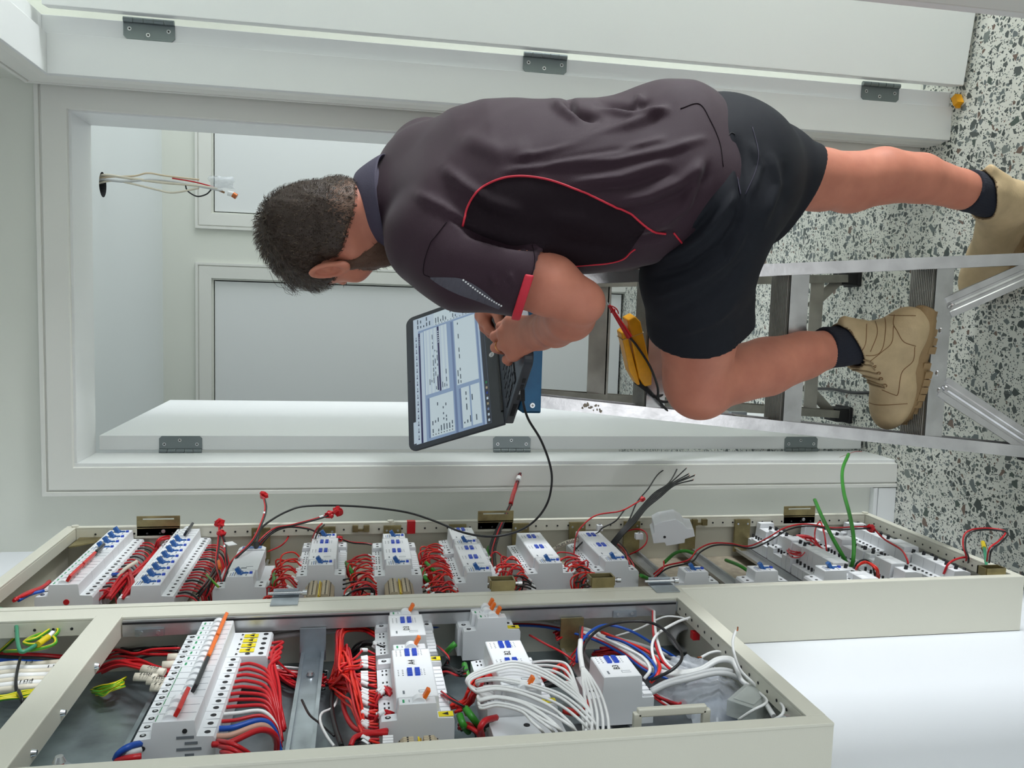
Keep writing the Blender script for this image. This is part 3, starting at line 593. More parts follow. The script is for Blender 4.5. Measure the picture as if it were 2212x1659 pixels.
for key, npx, lab in (('I', (1506, 1236), 'lone breaker with blue toggle at the near end of the ninth rail'), ('J', (1657, 1234), 'lone breaker with blue toggle at the near end of the tenth rail'), ('K', (1806, 1233), 'lone breaker with red and blue tape at the near end of the eleventh rail')):
    z = zp(*npx); ZR[key] = z; yn = yp(*npx); rcbo(yn + 0.036, z, c2, lab); rail(1.34, 1.80, z, c2)
# rail ends brackets
for key, z in ZR.items():
    b = MB(); b.box((-0.553, 1.792, z - 0.019), (XF - 0.006, 1.7985, z + 0.019), 'zinc_yellow'); o = b.build('rail_bracket', c2)
    for q in (-0.012, 0.012): b = MB(); b.cyl((XF - 0.016, 1.792, z + q), (XF - 0.016, 1.7905, z + q), 0.0025, 'screw_steel', 8); b.build('screw', o)
terminals(1.425, 1.50, ZR['D'] , 'beige terminal block at the near end of the fourth row', x=-0.496, scale=0.85)
terminals(1.425, 1.50, ZR['E'], 'beige terminal block at the near end of the fifth row', x=-0.496, scale=0.85)
# bottom group: contactors, timers and sockets on three rails
rnd = random.Random(4)
def contactor(y0, y1, z, kind, label, grp):
    t = thing('relay_module', (XN - 0.07, (y0 + y1) / 2, z), label, 'relay', grp); b = MB(); x = XN - 0.012
    if kind == 0: sec = [(-0.04, -0.055), (-0.04, -0.028), (-0.022, -0.026), (-0.02, -0.004), (-0.006, 0.0), (0.016, 0.0), (0.018, -0.022), (0.04, -0.024), (0.04, -0.055)]
    elif kind == 1: sec = [(-0.04, -0.055), (-0.04, -0.034), (-0.02, -0.032), (-0.016, 0.004), (0.018, 0.004), (0.022, -0.032), (0.04, -0.034), (0.04, -0.055)]
    else: sec = [(-0.04, -0.055), (-0.04, -0.02), (-0.012, -0.018), (-0.010, -0.006), (0.022, -0.006), (0.024, -0.03), (0.04, -0.03), (0.04, -0.055)]
    body(b, y0, y1, z, sec, x=x); n = max(1, int((y1 - y0) / 0.012))
    for i in range(n):
        yc = y0 + (i + 0.5) * (y1 - y0) / n
        b.cyl((x - 0.0225, yc, z + 0.031), (x - 0.021 if kind == 0 else x - 0.030, yc, z + 0.031), 0.0025, 'hole_dark', 8, smooth=False); b.cyl((x - 0.024, yc, z - 0.032), (x - 0.018, yc, z - 0.032), 0.0025, 'hole_dark', 8, smooth=False)
    dash(b, y0 + 0.003, y1 - 0.003, z + 0.002, z + 0.014, x + (0.004 if kind == 1 else 0 if kind == 0 else -0.006), 'device_white')
    b.build('housing', t, 0.0006)
    if kind != 1:
        b = MB(); yc = (y0 + y1) / 2; xx = x - (0.006 if kind == 2 else 0.0); b.cyl((xx - 0.001, yc, z + 0.004), (xx + 0.008, yc, z + 0.002), 0.0035, 'black_toggle', 8); b.cyl((xx - 0.02, yc + 0.003, z - 0.02), (xx + 0.001, yc + 0.003, z - 0.018), 0.0035, 'black_toggle', 8); b.build('knob', t)
cnt = ['first', 'second', 'third', 'fourth', 'fifth', 'sixth', 'seventh', 'eighth', 'ninth', 'tenth', 'eleventh', 'twelfth', 'thirteenth', 'fourteenth', 'fifteenth', 'sixteenth', 'seventeenth', 'eighteenth', 'nineteenth', 'twentieth']
rows = [('L', (1935, 1225), 1.36, 1.80), ('M', (2015, 1215), 1.40, 1.80), ('N', (2060, 1205), 1.42, 1.80)]
ordr = {'L': 'upper bottom row', 'M': 'middle bottom row', 'N': 'lowest row'}
zb = [zp(1880, 1240), zp(2010, 1240), zp(2105, 1232)]
for (key, npx, ya, yb), z in zip(rows, zb):
    ZR[key] = z; rail(1.34, 1.80, z, c2); y = yb - 0.005; k = 0
    while y > 1.375 + (0.02 if key == 'L' else 0.05):
        w_ = rnd.choice((0.018, 0.027, 0.036)); kind = rnd.choice((0, 0, 1, 2)) 
        contactor(y - w_, y, z, kind, 'grey relay module, %s from the doorway in the %s' % (cnt[k], ordr[key]), 'relay modules in the three bottom rows'); y -= w_ + rnd.choice((0.0005, 0.0005, 0.006)); k += 1
# ---- near cabinet
zm = (zp(460, 1343) + zp(385, 1567)) / 2; y = 1.262
mcb(y, zm, 5, c1, 'five-pole breaker with orange toggles and yellow warning labels, far end of the big row', 'orange_toggle', ext=True, wmm=17.6); y -= 0.088
for i in range(4):
    yy = 1.262 - 0.0176 * (i + 0.9); b = MB(); b.box((XN - 0.0186, yy - 0.006, zm - 0.060), (XN - 0.0182, yy + 0.006, zm - 0.040), 'yellow_label'); b.add([(XN - 0.0179, yy, zm - 0.047), (XN - 0.0179, yy - 0.004, zm - 0.054), (XN - 0.0179, yy + 0.004, zm - 0.054)], [(0, 1, 2)], 'ink_black')
    tag(b.build('warning_sticker'), 'yellow warning sticker, %s from the far end of the big breaker row' % ordn[i], 'sticker')
mcb(y, zm, 4, c1, 'four-pole breaker with joined orange toggles in the middle of the big row', 'orange_toggle', wmm=17.6); y -= 0.0704
mcb(y, zm, 5, c1, 'breaker set with a long black toggle bar in the big row', 'black_toggle', wmm=17.6, flat=True); y -= 0.088
mcb(y, zm, 3, c1, 'three-pole main switch with a red toggle at the near end of the big row', 'red_toggle', wmm=20, flat=True, name='main_switch', tz=0.0075); y -= 0.060
YM = y; rail(0.87, 1.27, zm, c1)
b = MB()
for k in range(6): dash(b, YM - 0.0004, YM - 0.0001, 0, 0, 0, 'device_print') if 0 else b.box((XN - 0.056 + k * 0.007, YM - 0.0003, zm - 0.03 + 0.004 * (k % 3)), (XN - 0.053 + k * 0.007, YM + 0.0001, zm - 0.012 + 0.009 * (k % 2)), 'device_print')
b.cyl((XN - 0.012, YM + 0.0004, zm - 0.012), (XN - 0.012, YM - 0.0004, zm - 0.012), 0.0028, 'hole_dark', 10, smooth=False); b.cyl((XN - 0.03, YM + 0.0004, zm + 0.033), (XN - 0.03, YM - 0.0004, zm + 0.033), 0.0028, 'hole_dark', 10, smooth=False)
tag(b.build('rating_print'), 'small grey printed rating marks on the end face of the red switch', 'printed mark')
# empty rail
ze = onX(668, 1480, -0.54).z
tre = rail(0.87, 1.29, ze, c1, x=-0.533, m='zinc'); b = MB(); b.box((-0.545, 1.2655, ze - 0.0195), (XF - 0.024, 1.2695, ze + 0.0195), 'zinc'); rb = b.build('rail_bracket', c1)
b = MB(); b.cyl((-0.537, 1.20, ze), (-0.533, 1.20, ze), 0.006, 'screw_steel', 14, r2=0.004); b.build('screw', tre)
# A4 / D3 row
z1 = (zp(905, 1515) + zp(882, 1400)) / 2; rail(0.87, 1.29, z1, c1)
def P(px, py): return yp(px, py)
ysm = P(880, 1320); mcb(ysm, z1, 1, c1, 'single breaker with orange toggle above the controller labelled D3', 'orange_toggle', wmm=15, bar=False)
yd1 = ysm - 0.016; yd0 = P(885, 1373); actuator(yd0, yd1, z1, [(yd1 - 0.024, 1)], 'grey controller labelled D3 with blue buttons', ('D3', yd1 - 0.056))
ya1 = P(890, 1391); mcb(ya1, z1, 1, c1, 'single breaker with orange toggle between the controllers labelled D3 and A4', 'orange_toggle', wmm=18, bar=False, ylabel=True)
yn = P(905, 1521); ya0 = yn + 0.0185; yt = ya1 - 0.0185
actuator(ya0, yt, z1, [(yt - 0.013, 1), (yt - 0.075, 1)], 'long grey controller labelled A4 with two groups of blue buttons', ('A4', yt - 0.044))
mcb(ya0 - 0.0002, z1, 1, c1, 'single breaker with orange toggle at the near end of the controller labelled A4', 'orange_toggle', wmm=18, bar=False, ylabel=True)
terminals(0.872, yn - 0.018, z1, 'beige terminal block below the controller labelled A4', x=-0.505)
# B2 row
z2 = zp(1130, 1490); rail(0.87, 1.29, z2, c1)
zq = zp(1065, 1345); yq = P(1060, 1308); mcb(yq, zq + 0.004, 2, c1, 'two-pole breaker with orange toggles standing alone beside the white conduit', 'orange_toggle', wmm=18, bar=False)
mcb(yq - 0.0365, zq - 0.002, 1, c1, 'breaker with orange toggle and yellow label next to the lone two-pole breaker', 'orange_toggle', wmm=18, bar=False, ylabel=True)
yt = P(1095, 1384); yn = P(1140, 1492); actuator(yn + 0.0185, yt, z2, [(yt - 0.016, 1), (yt - 0.073, 1)], 'long grey controller labelled B2 behind the white wires', ('B2', yt - 0.044))
mcb(yn + 0.018, z2, 1, c1, 'single breaker with orange toggle below the controller labelled B2', 'orange_toggle', wmm=18, bar=False, ylabel=True)
b = MB(); body(b, yn - 0.05, yn - 0.0005, z2, [(-0.045, -0.066), (-0.045, -0.032), (0.045, -0.032), (0.045, -0.066)]); b.cyl((XN - 0.032, yn - 0.025, z2), (XN - 0.0312, yn - 0.025, z2), 0.004, 'hole_dark', 12, smooth=False); tag(b.build('blank_module', bevel=0.001), 'plain grey module under the breaker below the controller labelled B2', 'module')
# B3
z3 = zp(1345, 1462); yt = P(1315, 1417); yn = P(1345, 1462); rail(0.87, 1.29, z3, c1); actuator(yn, yt, z3, [(yt - 0.014, 1)], 'grey controller labelled B3 on the lowest rail of the near cabinet', ('B3', yt - 0.038))
for zz in (z1, z2, z3, zm):
    b = MB(); b.box((-0.553, 1.2655, zz - 0.019), (XF - 0.024, 1.2695, zz + 0.019), 'zinc_yellow'); b.build('rail_bracket', c1)
# handle frame lying at the bottom front and the loose upturned module
zh = [onX(1357, 1550, -0.49).z, onX(1504, 1545, -0.49).z]; yh = 0.898
b = MB(); 
for a, c_ in (((XF + 0.002, yh, zh[0]), (XF + 0.002, yh, zh[1])), ((XF + 0.002, yh, zh[0]), (XF - 0.05, yh, zh[0])), ((XF + 0.002, yh, zh[1]), (XF - 0.05, yh, zh[1]))): b.beam(a, c_, 0.010, 0.008, 'cabinet_cream', up=(0, 1, 0))
tag(b.build('pull_handle', bevel=0.0015), 'pale green-grey square pull handle inside the lower edge of the near cabinet', 'handle')
# ================================================================ STEP LADDER
def lerp(a, b, t): return Vector(a).lerp(Vector(b), t)
FL0, FL1 = Vector((-0.2655, 1.492, 0.012)), Vector((-0.182, 1.650, 1.075))     # front rails, bottom -> top
FR0, FR1 = Vector((0.1395, 1.492, 0.012)), Vector((0.061, 1.650, 1.075))
RL0, RL1 = Vector((-0.280, 2.240, 0.012)), Vector((-0.182, 1.790, 1.075))
RR0, RR1 = Vector((0.120, 2.240, 0.012)), Vector((0.058, 1.790, 1.075))
lad = thing('step_ladder', ((FL0 + FR0 + RL0 + RR0) / 4)[:2] + (0.0,), 'aluminium step ladder with a blue top, the laptop standing on it', 'ladder')
def chan(w_, d, t, s=1): # C section: web on the outside (x = s*w/2), flanges fore and aft
    h = w_ / 2; a = [(-h * s, -d / 2), (h * s, -d / 2), (h * s, d / 2), (-h * s, d / 2), (-h * s, d / 2 - t), (h * s - t * s, d / 2 - t), (h * s - t * s, -d / 2 + t), (-h * s, -d / 2 + t)]
    return a if s > 0 else a[::-1]
def rail_leg(name, a, b, s, m, w_=0.024, d=0.056):
    mb = MB(); mb.beam(a, b, 0, 0, m, up=(0, -1, 0.0), sec=[(u * -1, v) for u, v in chan(w_, d, 0.002, s)]); return mb.build(name, lad)
for nm, a, b, s in (('front_rail', FL0, FL1, -1), ('front_rail', FR0, FR1, 1)):
    o = rail_leg(nm, a, b, -s, 'aluminium_polished')
for nm, a, b, s in (('rear_leg', RL0, RL1, -1), ('rear_leg', RR0, RR1, 1)):
    rail_leg(nm, a, b, -s, 'aluminium_dull', 0.022, 0.040)
for a in (FL0, FR0, RL0, RR0):
    mb = MB(); mb.box((a.x - 0.02, a.y - 0.034, 0.0), (a.x + 0.02, a.y + 0.034, 0.05), 'black_rubber'); mb.box((a.x - 0.024, a.y - 0.038, 0.0), (a.x + 0.024, a.y + 0.038, 0.012), 'black_rubber'); mb.build('rubber_foot', lad, 0.003)
def at_z(a, b, z): return lerp(a, b, (z - a.z) / (b.z - a.z))
treads = []
for px_ in (2008, 1697, 1397):
    z = 0.5
    for _ in range(6): z = onY(px_, 760, at_z(FL0, FL1, z).y - 0.027).z
    treads.append(z)

for z in treads:
    l = at_z(FL0, FL1, z); r = at_z(FR0, FR1, z); mb = MB(); x0, x1 = l.x + 0.008, r.x - 0.008; y0 = l.y - 0.027
    mb.box((x0, y0, z - 0.043), (x1, y0 + 0.003, z - 0.001), 'aluminium_polished'); mb.box((x0, y0, z - 0.004), (x1, y0 + 0.078, z - 0.001), 'aluminium_dull'); mb.box((x0, y0 + 0.075, z - 0.030), (x1, y0 + 0.078, z - 0.001), 'aluminium_dull')
    k = 0.006
    while k < 0.074: mb.box((x0, y0 + k, z - 0.001), (x1, y0 + k + 0.0028, z + 0.0006), 'aluminium_dull'); k += 0.0055
    st = mb.build('tread', lad, 0.0006)
    for e, q in ((l, 1), (r, -1)):
        mb = MB(); p = Vector((e.x, y0 - 0.0015, z - 0.022)); mb.cyl(p, p + Vector((0, -0.0022, 0)), 0.0065, 'aluminium_dull', 16, r2=0.005); mb.cyl(p + Vector((0, -0.0022, 0)), p + Vector((0, -0.0026, 0)), 0.0035, 'aluminium_polished', 12); mb.build('rivet', lad)
    if z > 0.3:
        mb = MB(); lr = at_z(RL0, RL1, z + 0.02); rr = at_z(RR0, RR1, z + 0.02); mb.box((lr.x, lr.y - 0.012, z - 0.005), (rr.x, lr.y - 0.009, z + 0.045), 'aluminium_dull'); mb.box((lr.x, lr.y - 0.012, z + 0.0), (rr.x, lr.y + 0.012, z + 0.003), 'aluminium_dull'); mb.build('rear_brace', lad)
lr = at_z(RL0, RL1, 0.16); rr = at_z(RR0, RR1, 0.16); mb = MB(); mb.box((lr.x, lr.y - 0.012, 0.14), (rr.x, lr.y - 0.009, 0.18), 'aluminium_dull'); mb.build('rear_brace', lad)
for s, e in ((-1, RL0), (1, RR0)):
    mb = MB(); mb.beam((e.x, e.y - 0.012, 0.05), (e.x - s * 0.09, e.y - 0.03, 0.155), 0.004, 0.028, 'aluminium_dull', up=(0, 0, 1)); mb.build('corner_brace', lad)
# diagonal stays from the bottom tread to the foot of each front rail
for px, x_t, f in ((0, -0.085, FL0), (1, -0.015, FR0)):
    z = treads[0] - 0.035; t0 = Vector((x_t - (0.045 if px == 0 else -0.045), 1.505, z)); foot = Vector((f.x + (0.004 if px == 0 else -0.004), 1.475, 0.035))
    mb = MB(); mb.beam(t0, foot, 0, 0, 'aluminium_polished', up=(0, 1, 0), sec=[(-0.022, 0), (-0.010, 0), (-0.008, 0.002), (-0.003, 0.002), (0, 0), (0.003, 0.002), (0.008, 0.002), (0.010, 0), (0.022, 0), (0.022, 0.003), (-0.022, 0.003)]); mb.build('diagonal_stay', lad)
    mb = MB(); mb.beam(t0 + Vector((0, 0.07, 0)), foot + Vector((0, 0.05, 0)), 0.004, 0.036, 'aluminium_dull', up=(0, 1, 0)); mb.build('diagonal_stay', lad)
    for tt in (0.03, 0.97):
        p = t0.lerp(foot, tt); mb = MB(); mb.cyl(p + Vector((0, -0.003, 0)), p + Vector((0, -0.006, 0)), 0.006, 'aluminium_polished', 16, r2=0.004); mb.build('rivet', lad)
for px, py in ((2018, 678), (2027, 714), (2020, 806), (2024, 843)):
    p = onY(px + 6, py, at_z(FL0, FL1, treads[0]).y - 0.0275); mb = MB(); mb.cyl(p, p + Vector((0, -0.003, 0)), 0.0058, 'aluminium_polished', 16, r2=0.004); mb.build('rivet', lad)
for s in (0, 1):
    f = at_z(FL0, FL1, 0.65) if s == 0 else at_z(FR0, FR1, 0.65); r = at_z(RL0, RL1, 0.62) if s == 0 else at_z(RR0, RR1, 0.62); q = 1 if s == 0 else -1
    mb = MB(); mb.beam(f + Vector((0.010 * q, 0, 0)), r + Vector((0.010 * q, 0, 0)), 0.003, 0.02, 'aluminium_dull'); mb.box((f.x + 0.004 * q - 0.008, f.y + 0.03, f.z - 0.025), (f.x + 0.004 * q + 0.012, f.y + 0.045, f.z + 0.01), 'zinc'); mb.build('spreader', lad)
# blue moulded top
mb = MB(); cx0, cx1 = -0.205, 0.084
mb.box((cx0, 1.618, 1.100), (cx1, 1.832, 1.106), 'blue_plastic'); mb.box((cx0, 1.618, 1.068), (cx1, 1.624, 1.106), 'blue_plastic'); mb.box((cx0, 1.826, 1.068), (cx1, 1.832, 1.106), 'blue_plastic')
mb.box((cx0, 1.618, 1.068), (cx0 + 0.006, 1.832, 1.106), 'blue_plastic'); mb.box((cx1 - 0.006, 1.618, 1.068), (cx1, 1.832, 1.106), 'blue_plastic'); tp = mb.build('blue_top', lad, 0.0025)
for x in (cx0 + 0.016, cx1 - 0.016):
    mb = MB(); mb.cyl((x, 1.618, 1.086), (x, 1.6145, 1.086), 0.0062, 'screw_steel', 16, r2=0.005); mb.cyl((x, 1.6145, 1.086), (x, 1.6141, 1.086), 0.0025, 'aluminium_dull', 10); mb.build('rivet', tp)
# scuffed label remains on the left rail
mb = MB(); rr_ = random.Random(3); p0 = at_z(FL0, FL1, 0.99); 
for k in range(16):
    p = at_z(FL0, FL1, 0.985 - 0.0035 * k * 0.7); x = p.x + rr_.uniform(-0.006, 0.006); s_ = rr_.uniform(0.002, 0.005); n_ = 6
    ring = [(x + s_ * math.cos(2 * math.pi * j / n_) * rr_.uniform(.5, 1.2), p.y - 0.0292, p.z + s_ * 0.7 * math.sin(2 * math.pi * j / n_) * rr_.uniform(.5, 1.2)) for j in range(n_)]; mb.add(ring, [tuple(range(n_))], 'mottled_brown')
mb.build('label_scraps', lad)
# ================================================================ LAPTOP
LO = Vector((-0.239, 1.706, 1.1065)); th = math.radians(37.0); lid_a = math.radians(34)
E1 = Vector((math.cos(th), math.sin(th), 0)); E2 = Vector((math.sin(th), -math.cos(th), 0)); UZ = Vector((0, 0, 1))
LW, LD, LH = 0.360, 0.244, 0.233
lap = thing('laptop', LO + E1 * LW / 2 + E2 * LD / 2, 'open dark grey laptop with lit screen on the blue ladder top', 'laptop')
def rounded(w_, h, r, corners=(1, 1, 1, 1), n=6):
    pts = []; C = ((r, r, 180), (w_ - r, r, 270), (w_ - r, h - r, 0), (r, h - r, 90)); Z = ((0, 0), (w_, 0), (w_, h), (0, h))
    for (cx_, cy_, a0), on, z_ in zip(C, corners, Z):
        if on:
            for k in range(n + 1): a = math.radians(a0 + 90.0 * k / n); pts.append((cx_ + r * math.cos(a), cy_ + r * math.sin(a)))
        else: pts.append(z_)
    return pts
def slab(mb, O, A, B, N, pts, t0, t1, m):
    n = len(pts); vs = [O + A * u + B * v + N * t0 for u, v in pts] + [O + A * u + B * v + N * t1 for u, v in pts]
    mb.add(vs, [tuple(range(n - 1, -1, -1)), tuple(range(n, 2 * n))] + [(i, (i + 1) % n, (i + 1) % n + n, i + n) for i in range(n)], m)
mb = MB(); slab(mb, LO, E1, E2, UZ, rounded(LW, LD, 0.022, (0, 0, 1, 1)), 0.0, 0.019, 'charcoal_plastic'); base = mb.build('base', lap, 0.003, 3)
mb = MB(); slab(mb, LO + E1 * 0.012 + E2 * 0.04, E1, E2, UZ, rounded(0.345, 0.115, 0.004), 0.0191, 0.0194, 'black_plastic'); mb.build('keyboard_deck', base)
mb = MB()
for r_ in range(6):
    n_ = 15; kw = 0.341 / n_; off = (0, 0.0, 0.004, 0.006, 0.009, 0.0)[r_]
    for c_ in range(n_):
        if r_ == 5 and 4 <= c_ <= 7: continue
        u = 0.014 + c_ * kw + (off if c_ < n_ - 1 else 0); slab(mb, LO + E1 * u + E2 * (0.043 + r_ * 0.0185), E1, E2, UZ, [(0, 0), (kw - 0.004, 0), (kw - 0.004, 0.0150), (0, 0.0150)], 0.0194, 0.0212, 'black_plastic')
slab(mb, LO + E1 * (0.014 + 4 * kw) + E2 * (0.043 + 5 * 0.0185), E1, E2, UZ, [(0, 0), (kw * 4 - 0.004, 0), (kw * 4 - 0.004, 0.0150), (0, 0.0150)], 0.0194, 0.0212, 'black_plastic')
ks = mb.build('keys', base, 0.0004); 
mb = MB(); slab(mb, LO + E1 * 0.12 + E2 * 0.172, E1, E2, UZ, rounded(0.10, 0.056, 0.004), 0.0191, 0.0195, 'black_plastic'); mb.build('touchpad', base)
mb = MB()   # ports and vents on the side toward the camera
for k in range(14): slab(mb, LO + E2 * (0.035 + k * 0.0035) - E1 * 0.0004, E2, UZ, -E1, [(0, 0.005), (0.0018, 0.005), (0.0018, 0.014), (0, 0.014)], 0, 0.0004, 'hole_dark')
for a, b_, c_, m in ((0.10, 0.016, 0.005, 'hole_dark'), (0.122, 0.014, 0.005, 'screw_steel'), (0.142, 0.014, 0.006, 'hole_dark'), (0.165, 0.014, 0.006, 'hole_dark')): slab(mb, LO + E2 * a - E1 * 0.0004, E2, UZ, -E1, [(0, 0.005), (b_, 0.005), (b_, 0.005 + c_), (0, 0.005 + c_)], 0, 0.0005, m)
mb.build('ports', base)
LB = LO + UZ * 0.018; LU = (UZ * math.cos(lid_a) - E2 * math.sin(lid_a)).normalized(); LN = E1.cross(LU).normalized()
if LN.dot(E2) < 0: LN = -LN
mb = MB(); slab(mb, LB, E1, LU, LN, rounded(LW, LH, 0.02, (0, 0, 1, 1)), -0.006, 0.0, 'charcoal_plastic'); lid = mb.build('lid', lap, 0.002, 3)
mb = MB(); mb.cyl(LB + E1 * 0.03 + LN * 0.001, LB + E1 * (LW - 0.03) + LN * 0.001, 0.006, 'black_plastic', 12); mb.build('hinge', lap)
for nm, c_, e in (('scr_pale', S(196, 216, 232), 0.62), ('scr_blue', S(150, 178, 214), 0.55), ('scr_mid', S(120, 145, 190), 0.5), ('scr_navy', S(34, 34, 96), 0.5), ('scr_dark', S(28, 34, 52), 0.5), ('scr_text', S(60, 84, 110), 0.4), ('scr_white', S(205, 224, 232), 0.65)):
    mat(nm, c_, 0.35, emit=e); MAT[nm].node_tree.nodes['Principled BSDF'].inputs['Base Color'].default_value = (0.02, 0.02, 0.02, 1)
SX0, SX1, SY0, SY1 = 0.0125, LW - 0.0125, 0.030, LH - 0.014
layer = [0]
def sr(mb, u0, v0, u1, v1, m):
    layer[0] += 1; t = 0.0004 + layer[0] * 0.0000004; W_ = SX1 - SX0; H_ = SY1 - SY0
    P_ = lambda u, v: LB + E1 * (SX0 + u * W_) + LU * (SY1 - v * H_) + LN * t
    mb.add([P_(u0, v1), P_(u1, v1), P_(u1, v0), P_(u0, v0)], [(0, 1, 2, 3)], m)
mb = MB(); slab(mb, LB + E1 * SX0 + LU * SY0, E1, LU, LN, [(0, 0), (SX1 - SX0, 0), (SX1 - SX0, SY1 - SY0), (0, SY1 - SY0)], 0.0, 0.0004, 'scr_blue')
rs = random.Random(11)
def lines(u0, v0, u1, v1, n, m='scr_text', dens=0.75):
    for k in range(n):
        v = v0 + (v1 - v0) * (k + 0.3) / n; u = u0
        h = (v1 - v0) / n * 0.35
        while u < u1 * 0.98:
            L_ = rs.uniform(0.012, 0.05)
            if rs.random() < dens: sr(mb, u, v, min(u + L_, u1), v + h, m)
            u += L_ + rs.uniform(0.005, 0.03)
            if rs.random() < 0.25: break
sr(mb, 0, 0, 1, 0.035, 'scr_dark'); sr(mb, 0.01, 0, 0.17, 0.035, 'scr_pale'); sr(mb, 0, 0.035, 1, 0.10, 'scr_pale'); sr(mb, 0, 0.10, 0.87, 0.125, 'scr_navy'); sr(mb, 0, 0.125, 0.87, 0.17, 'scr_pale')
for k in range(16): u = 0.03 + k * 0.052; sr(mb, u, 0.062, u + 0.012, 0.078, 'scr_navy'); sr(mb, u + 0.016, 0.066, u + 0.034, 0.074, 'scr_text')
for k in range(5): sr(mb, 0.77 + k * 0.015, 0.108, 0.776 + k * 0.015, 0.117, 'scr_pale')
sr(mb, 0.02, 0.20, 0.32, 0.225, 'scr_mid'); sr(mb, 0.02, 0.225, 0.32, 0.54, 'scr_white'); lines(0.05, 0.24, 0.30, 0.53, 8)
for k in range(8): sr(mb, 0.032, 0.25 + k * 0.036, 0.040, 0.262 + k * 0.036, 'scr_dark')
sr(mb, 0.35, 0.18, 0.875, 0.50, 'scr_white')
for k in range(6): sr(mb, 0.35, 0.20 + k * 0.05, 0.875, 0.222 + k * 0.05, 'scr_pale')
lines(0.37, 0.20, 0.86, 0.48, 10); sr(mb, 0.35, 0.365, 0.875, 0.392, 'scr_navy'); sr(mb, 0.36, 0.34, 0.47, 0.36, 'scr_navy')
for k in range(6): sr(mb, 0.74 + k * 0.018, 0.37, 0.748 + k * 0.018, 0.386, 'scr_white')
sr(mb, 0, 0.555, 0.875, 0.585, 'scr_mid'); sr(mb, 0.02, 0.62, 0.32, 0.645, 'scr_mid'); sr(mb, 0.02, 0.645, 0.32, 0.885, 'scr_white'); lines(0.05, 0.65, 0.30, 0.88, 6); sr(mb, 0.02, 0.75, 0.32, 0.77, 'scr_blue')
sr(mb, 0.35, 0.60, 0.875, 0.885, 'scr_white'); lines(0.36, 0.605, 0.86, 0.67, 2)
sr(mb, 0.89, 0.05, 1.0, 0.90, 'scr_pale'); sr(mb, 0.895, 0.33, 1.0, 0.62, 'scr_white'); lines(0.91, 0.08, 0.99, 0.29, 5); lines(0.91, 0.34, 0.99, 0.89, 16)
for k in range(13): sr(mb, 0.897, 0.35 + k * 0.042, 0.903, 0.362 + k * 0.042, 'scr_dark')
sr(mb, 0, 0.90, 0.88, 0.912, 'scr_mid'); sr(mb, 0, 0.925, 1, 0.935, 'scr_pale'); sr(mb, 0, 0.945, 1, 1.0, 'scr_dark')
for k, m in enumerate(('scr_pale', 'scr_pale', 'scr_mid', 'tan_card', 'scr_pale', 'blue_button', 'tan_card', 'print_green')): sr(mb, 0.015 + k * 0.04, 0.962, 0.033 + k * 0.04, 0.985, m)
for k in range(10): sr(mb, 0.83 + k * 0.016, 0.967, 0.838 + k * 0.016, 0.98, 'scr_pale')
mb.build('screen', lid)
mb = MB(); cL = LB + E1 * LW * 0.5 + LU * 0.0165 + LN * 0.0008; n_ = 28
mb.add([cL + (E1 * math.cos(2 * math.pi * k / n_) + LU * math.sin(2 * math.pi * k / n_)) * 0.0062 for k in range(n_)], [tuple(range(n_))], 'marker_white')
text_mesh(mb, 'hp', cL + LN * 0.0002 + LU * 0.0004, E1, LU, 0.0085, 'charcoal_plastic'); mb.build('logo', lid)
mb = MB(); mb.cyl(LB + E1 * LW * 0.5 + LU * (LH - 0.007), LB + E1 * LW * 0.5 + LU * (LH - 0.007) + LN * 0.0004, 0.0018, 'hole_dark', 12); mb.build('webcam', lid)
mb = MB()
for u in (0.035, LW - 0.035): slab(mb, LB + LU * 0.0 + E1 * u, E1, LU, LN, [(-0.02, LH - 0.004), (0.02, LH - 0.004), (0.02, LH - 0.0015), (-0.02, LH - 0.0015)], 0.0, 0.0015, 'black_rubber') if 0 else None
# ================================================================ ELECTRICAL TESTER
mat('tester_yellow', S(240, 168, 12), 0.42, bump=0.05, bscale=500, var=0.08, vscale=60)
TA = onY(1350, 700, 1.545); TB = onY(1378, 822, 1.575)
tst = thing('electrical_tester', TA.lerp(TB, 0.5), 'yellow electrical tester with red probe lying on the top tread of the ladder', 'tester')
D = (TB - TA).normalized(); Nn = Vector((0, -1, 0)); Wd = D.cross(Nn).normalized()
if Wd.z < 0: Wd = -Wd
Nn = Wd.cross(D).normalized(); 
if Nn.y > 0: Nn = -Nn
L_ = (TB - TA).length
def TP(a, w_, n): return TA + D * (a * L_) + Wd * w_ + Nn * n
def tb(mb, pts, n0, n1, m):
    n = len(pts); vs = [TP(a, w_, n0) for a, w_ in pts] + [TP(a, w_, n1) for a, w_ in pts]
    mb.add(vs, [tuple(range(n - 1, -1, -1)), tuple(range(n, 2 * n))] + [(i, (i + 1) % n, (i + 1) % n + n, i + n) for i in range(n)], m)
mb = MB(); tb(mb, [(-0.12, -0.018), (-0.10, -0.001), (0.90, 0.002), (1.08, -0.006), (1.10, -0.020), (0.9, -0.026), (0.0, -0.026)], -0.012, 0.018, 'tester_yellow'); mb.build('case', tst, 0.003, 3)
mb = MB(); tb(mb, [(0.05, 0.005), (0.08, 0.016), (0.75, 0.017), (1.02, 0.008), (1.03, 0.002), (0.75, 0.003)], -0.012, 0.016, 'tester_yellow'); mb.build('jaw', tst, 0.003, 3)
mb = MB(); tb(mb, [(0.18, -0.0275), (0.185, -0.0275), (0.185, 0.018), (0.18, 0.018)], -0.0125, 0.0185, 'term_beige'); mb.build('band', tst)
mb = MB(); q0 = TP(-0.42, 0.026, 0.012); q1 = TP(0.16, 0.004, 0.022); dd = (q1 - q0).normalized()
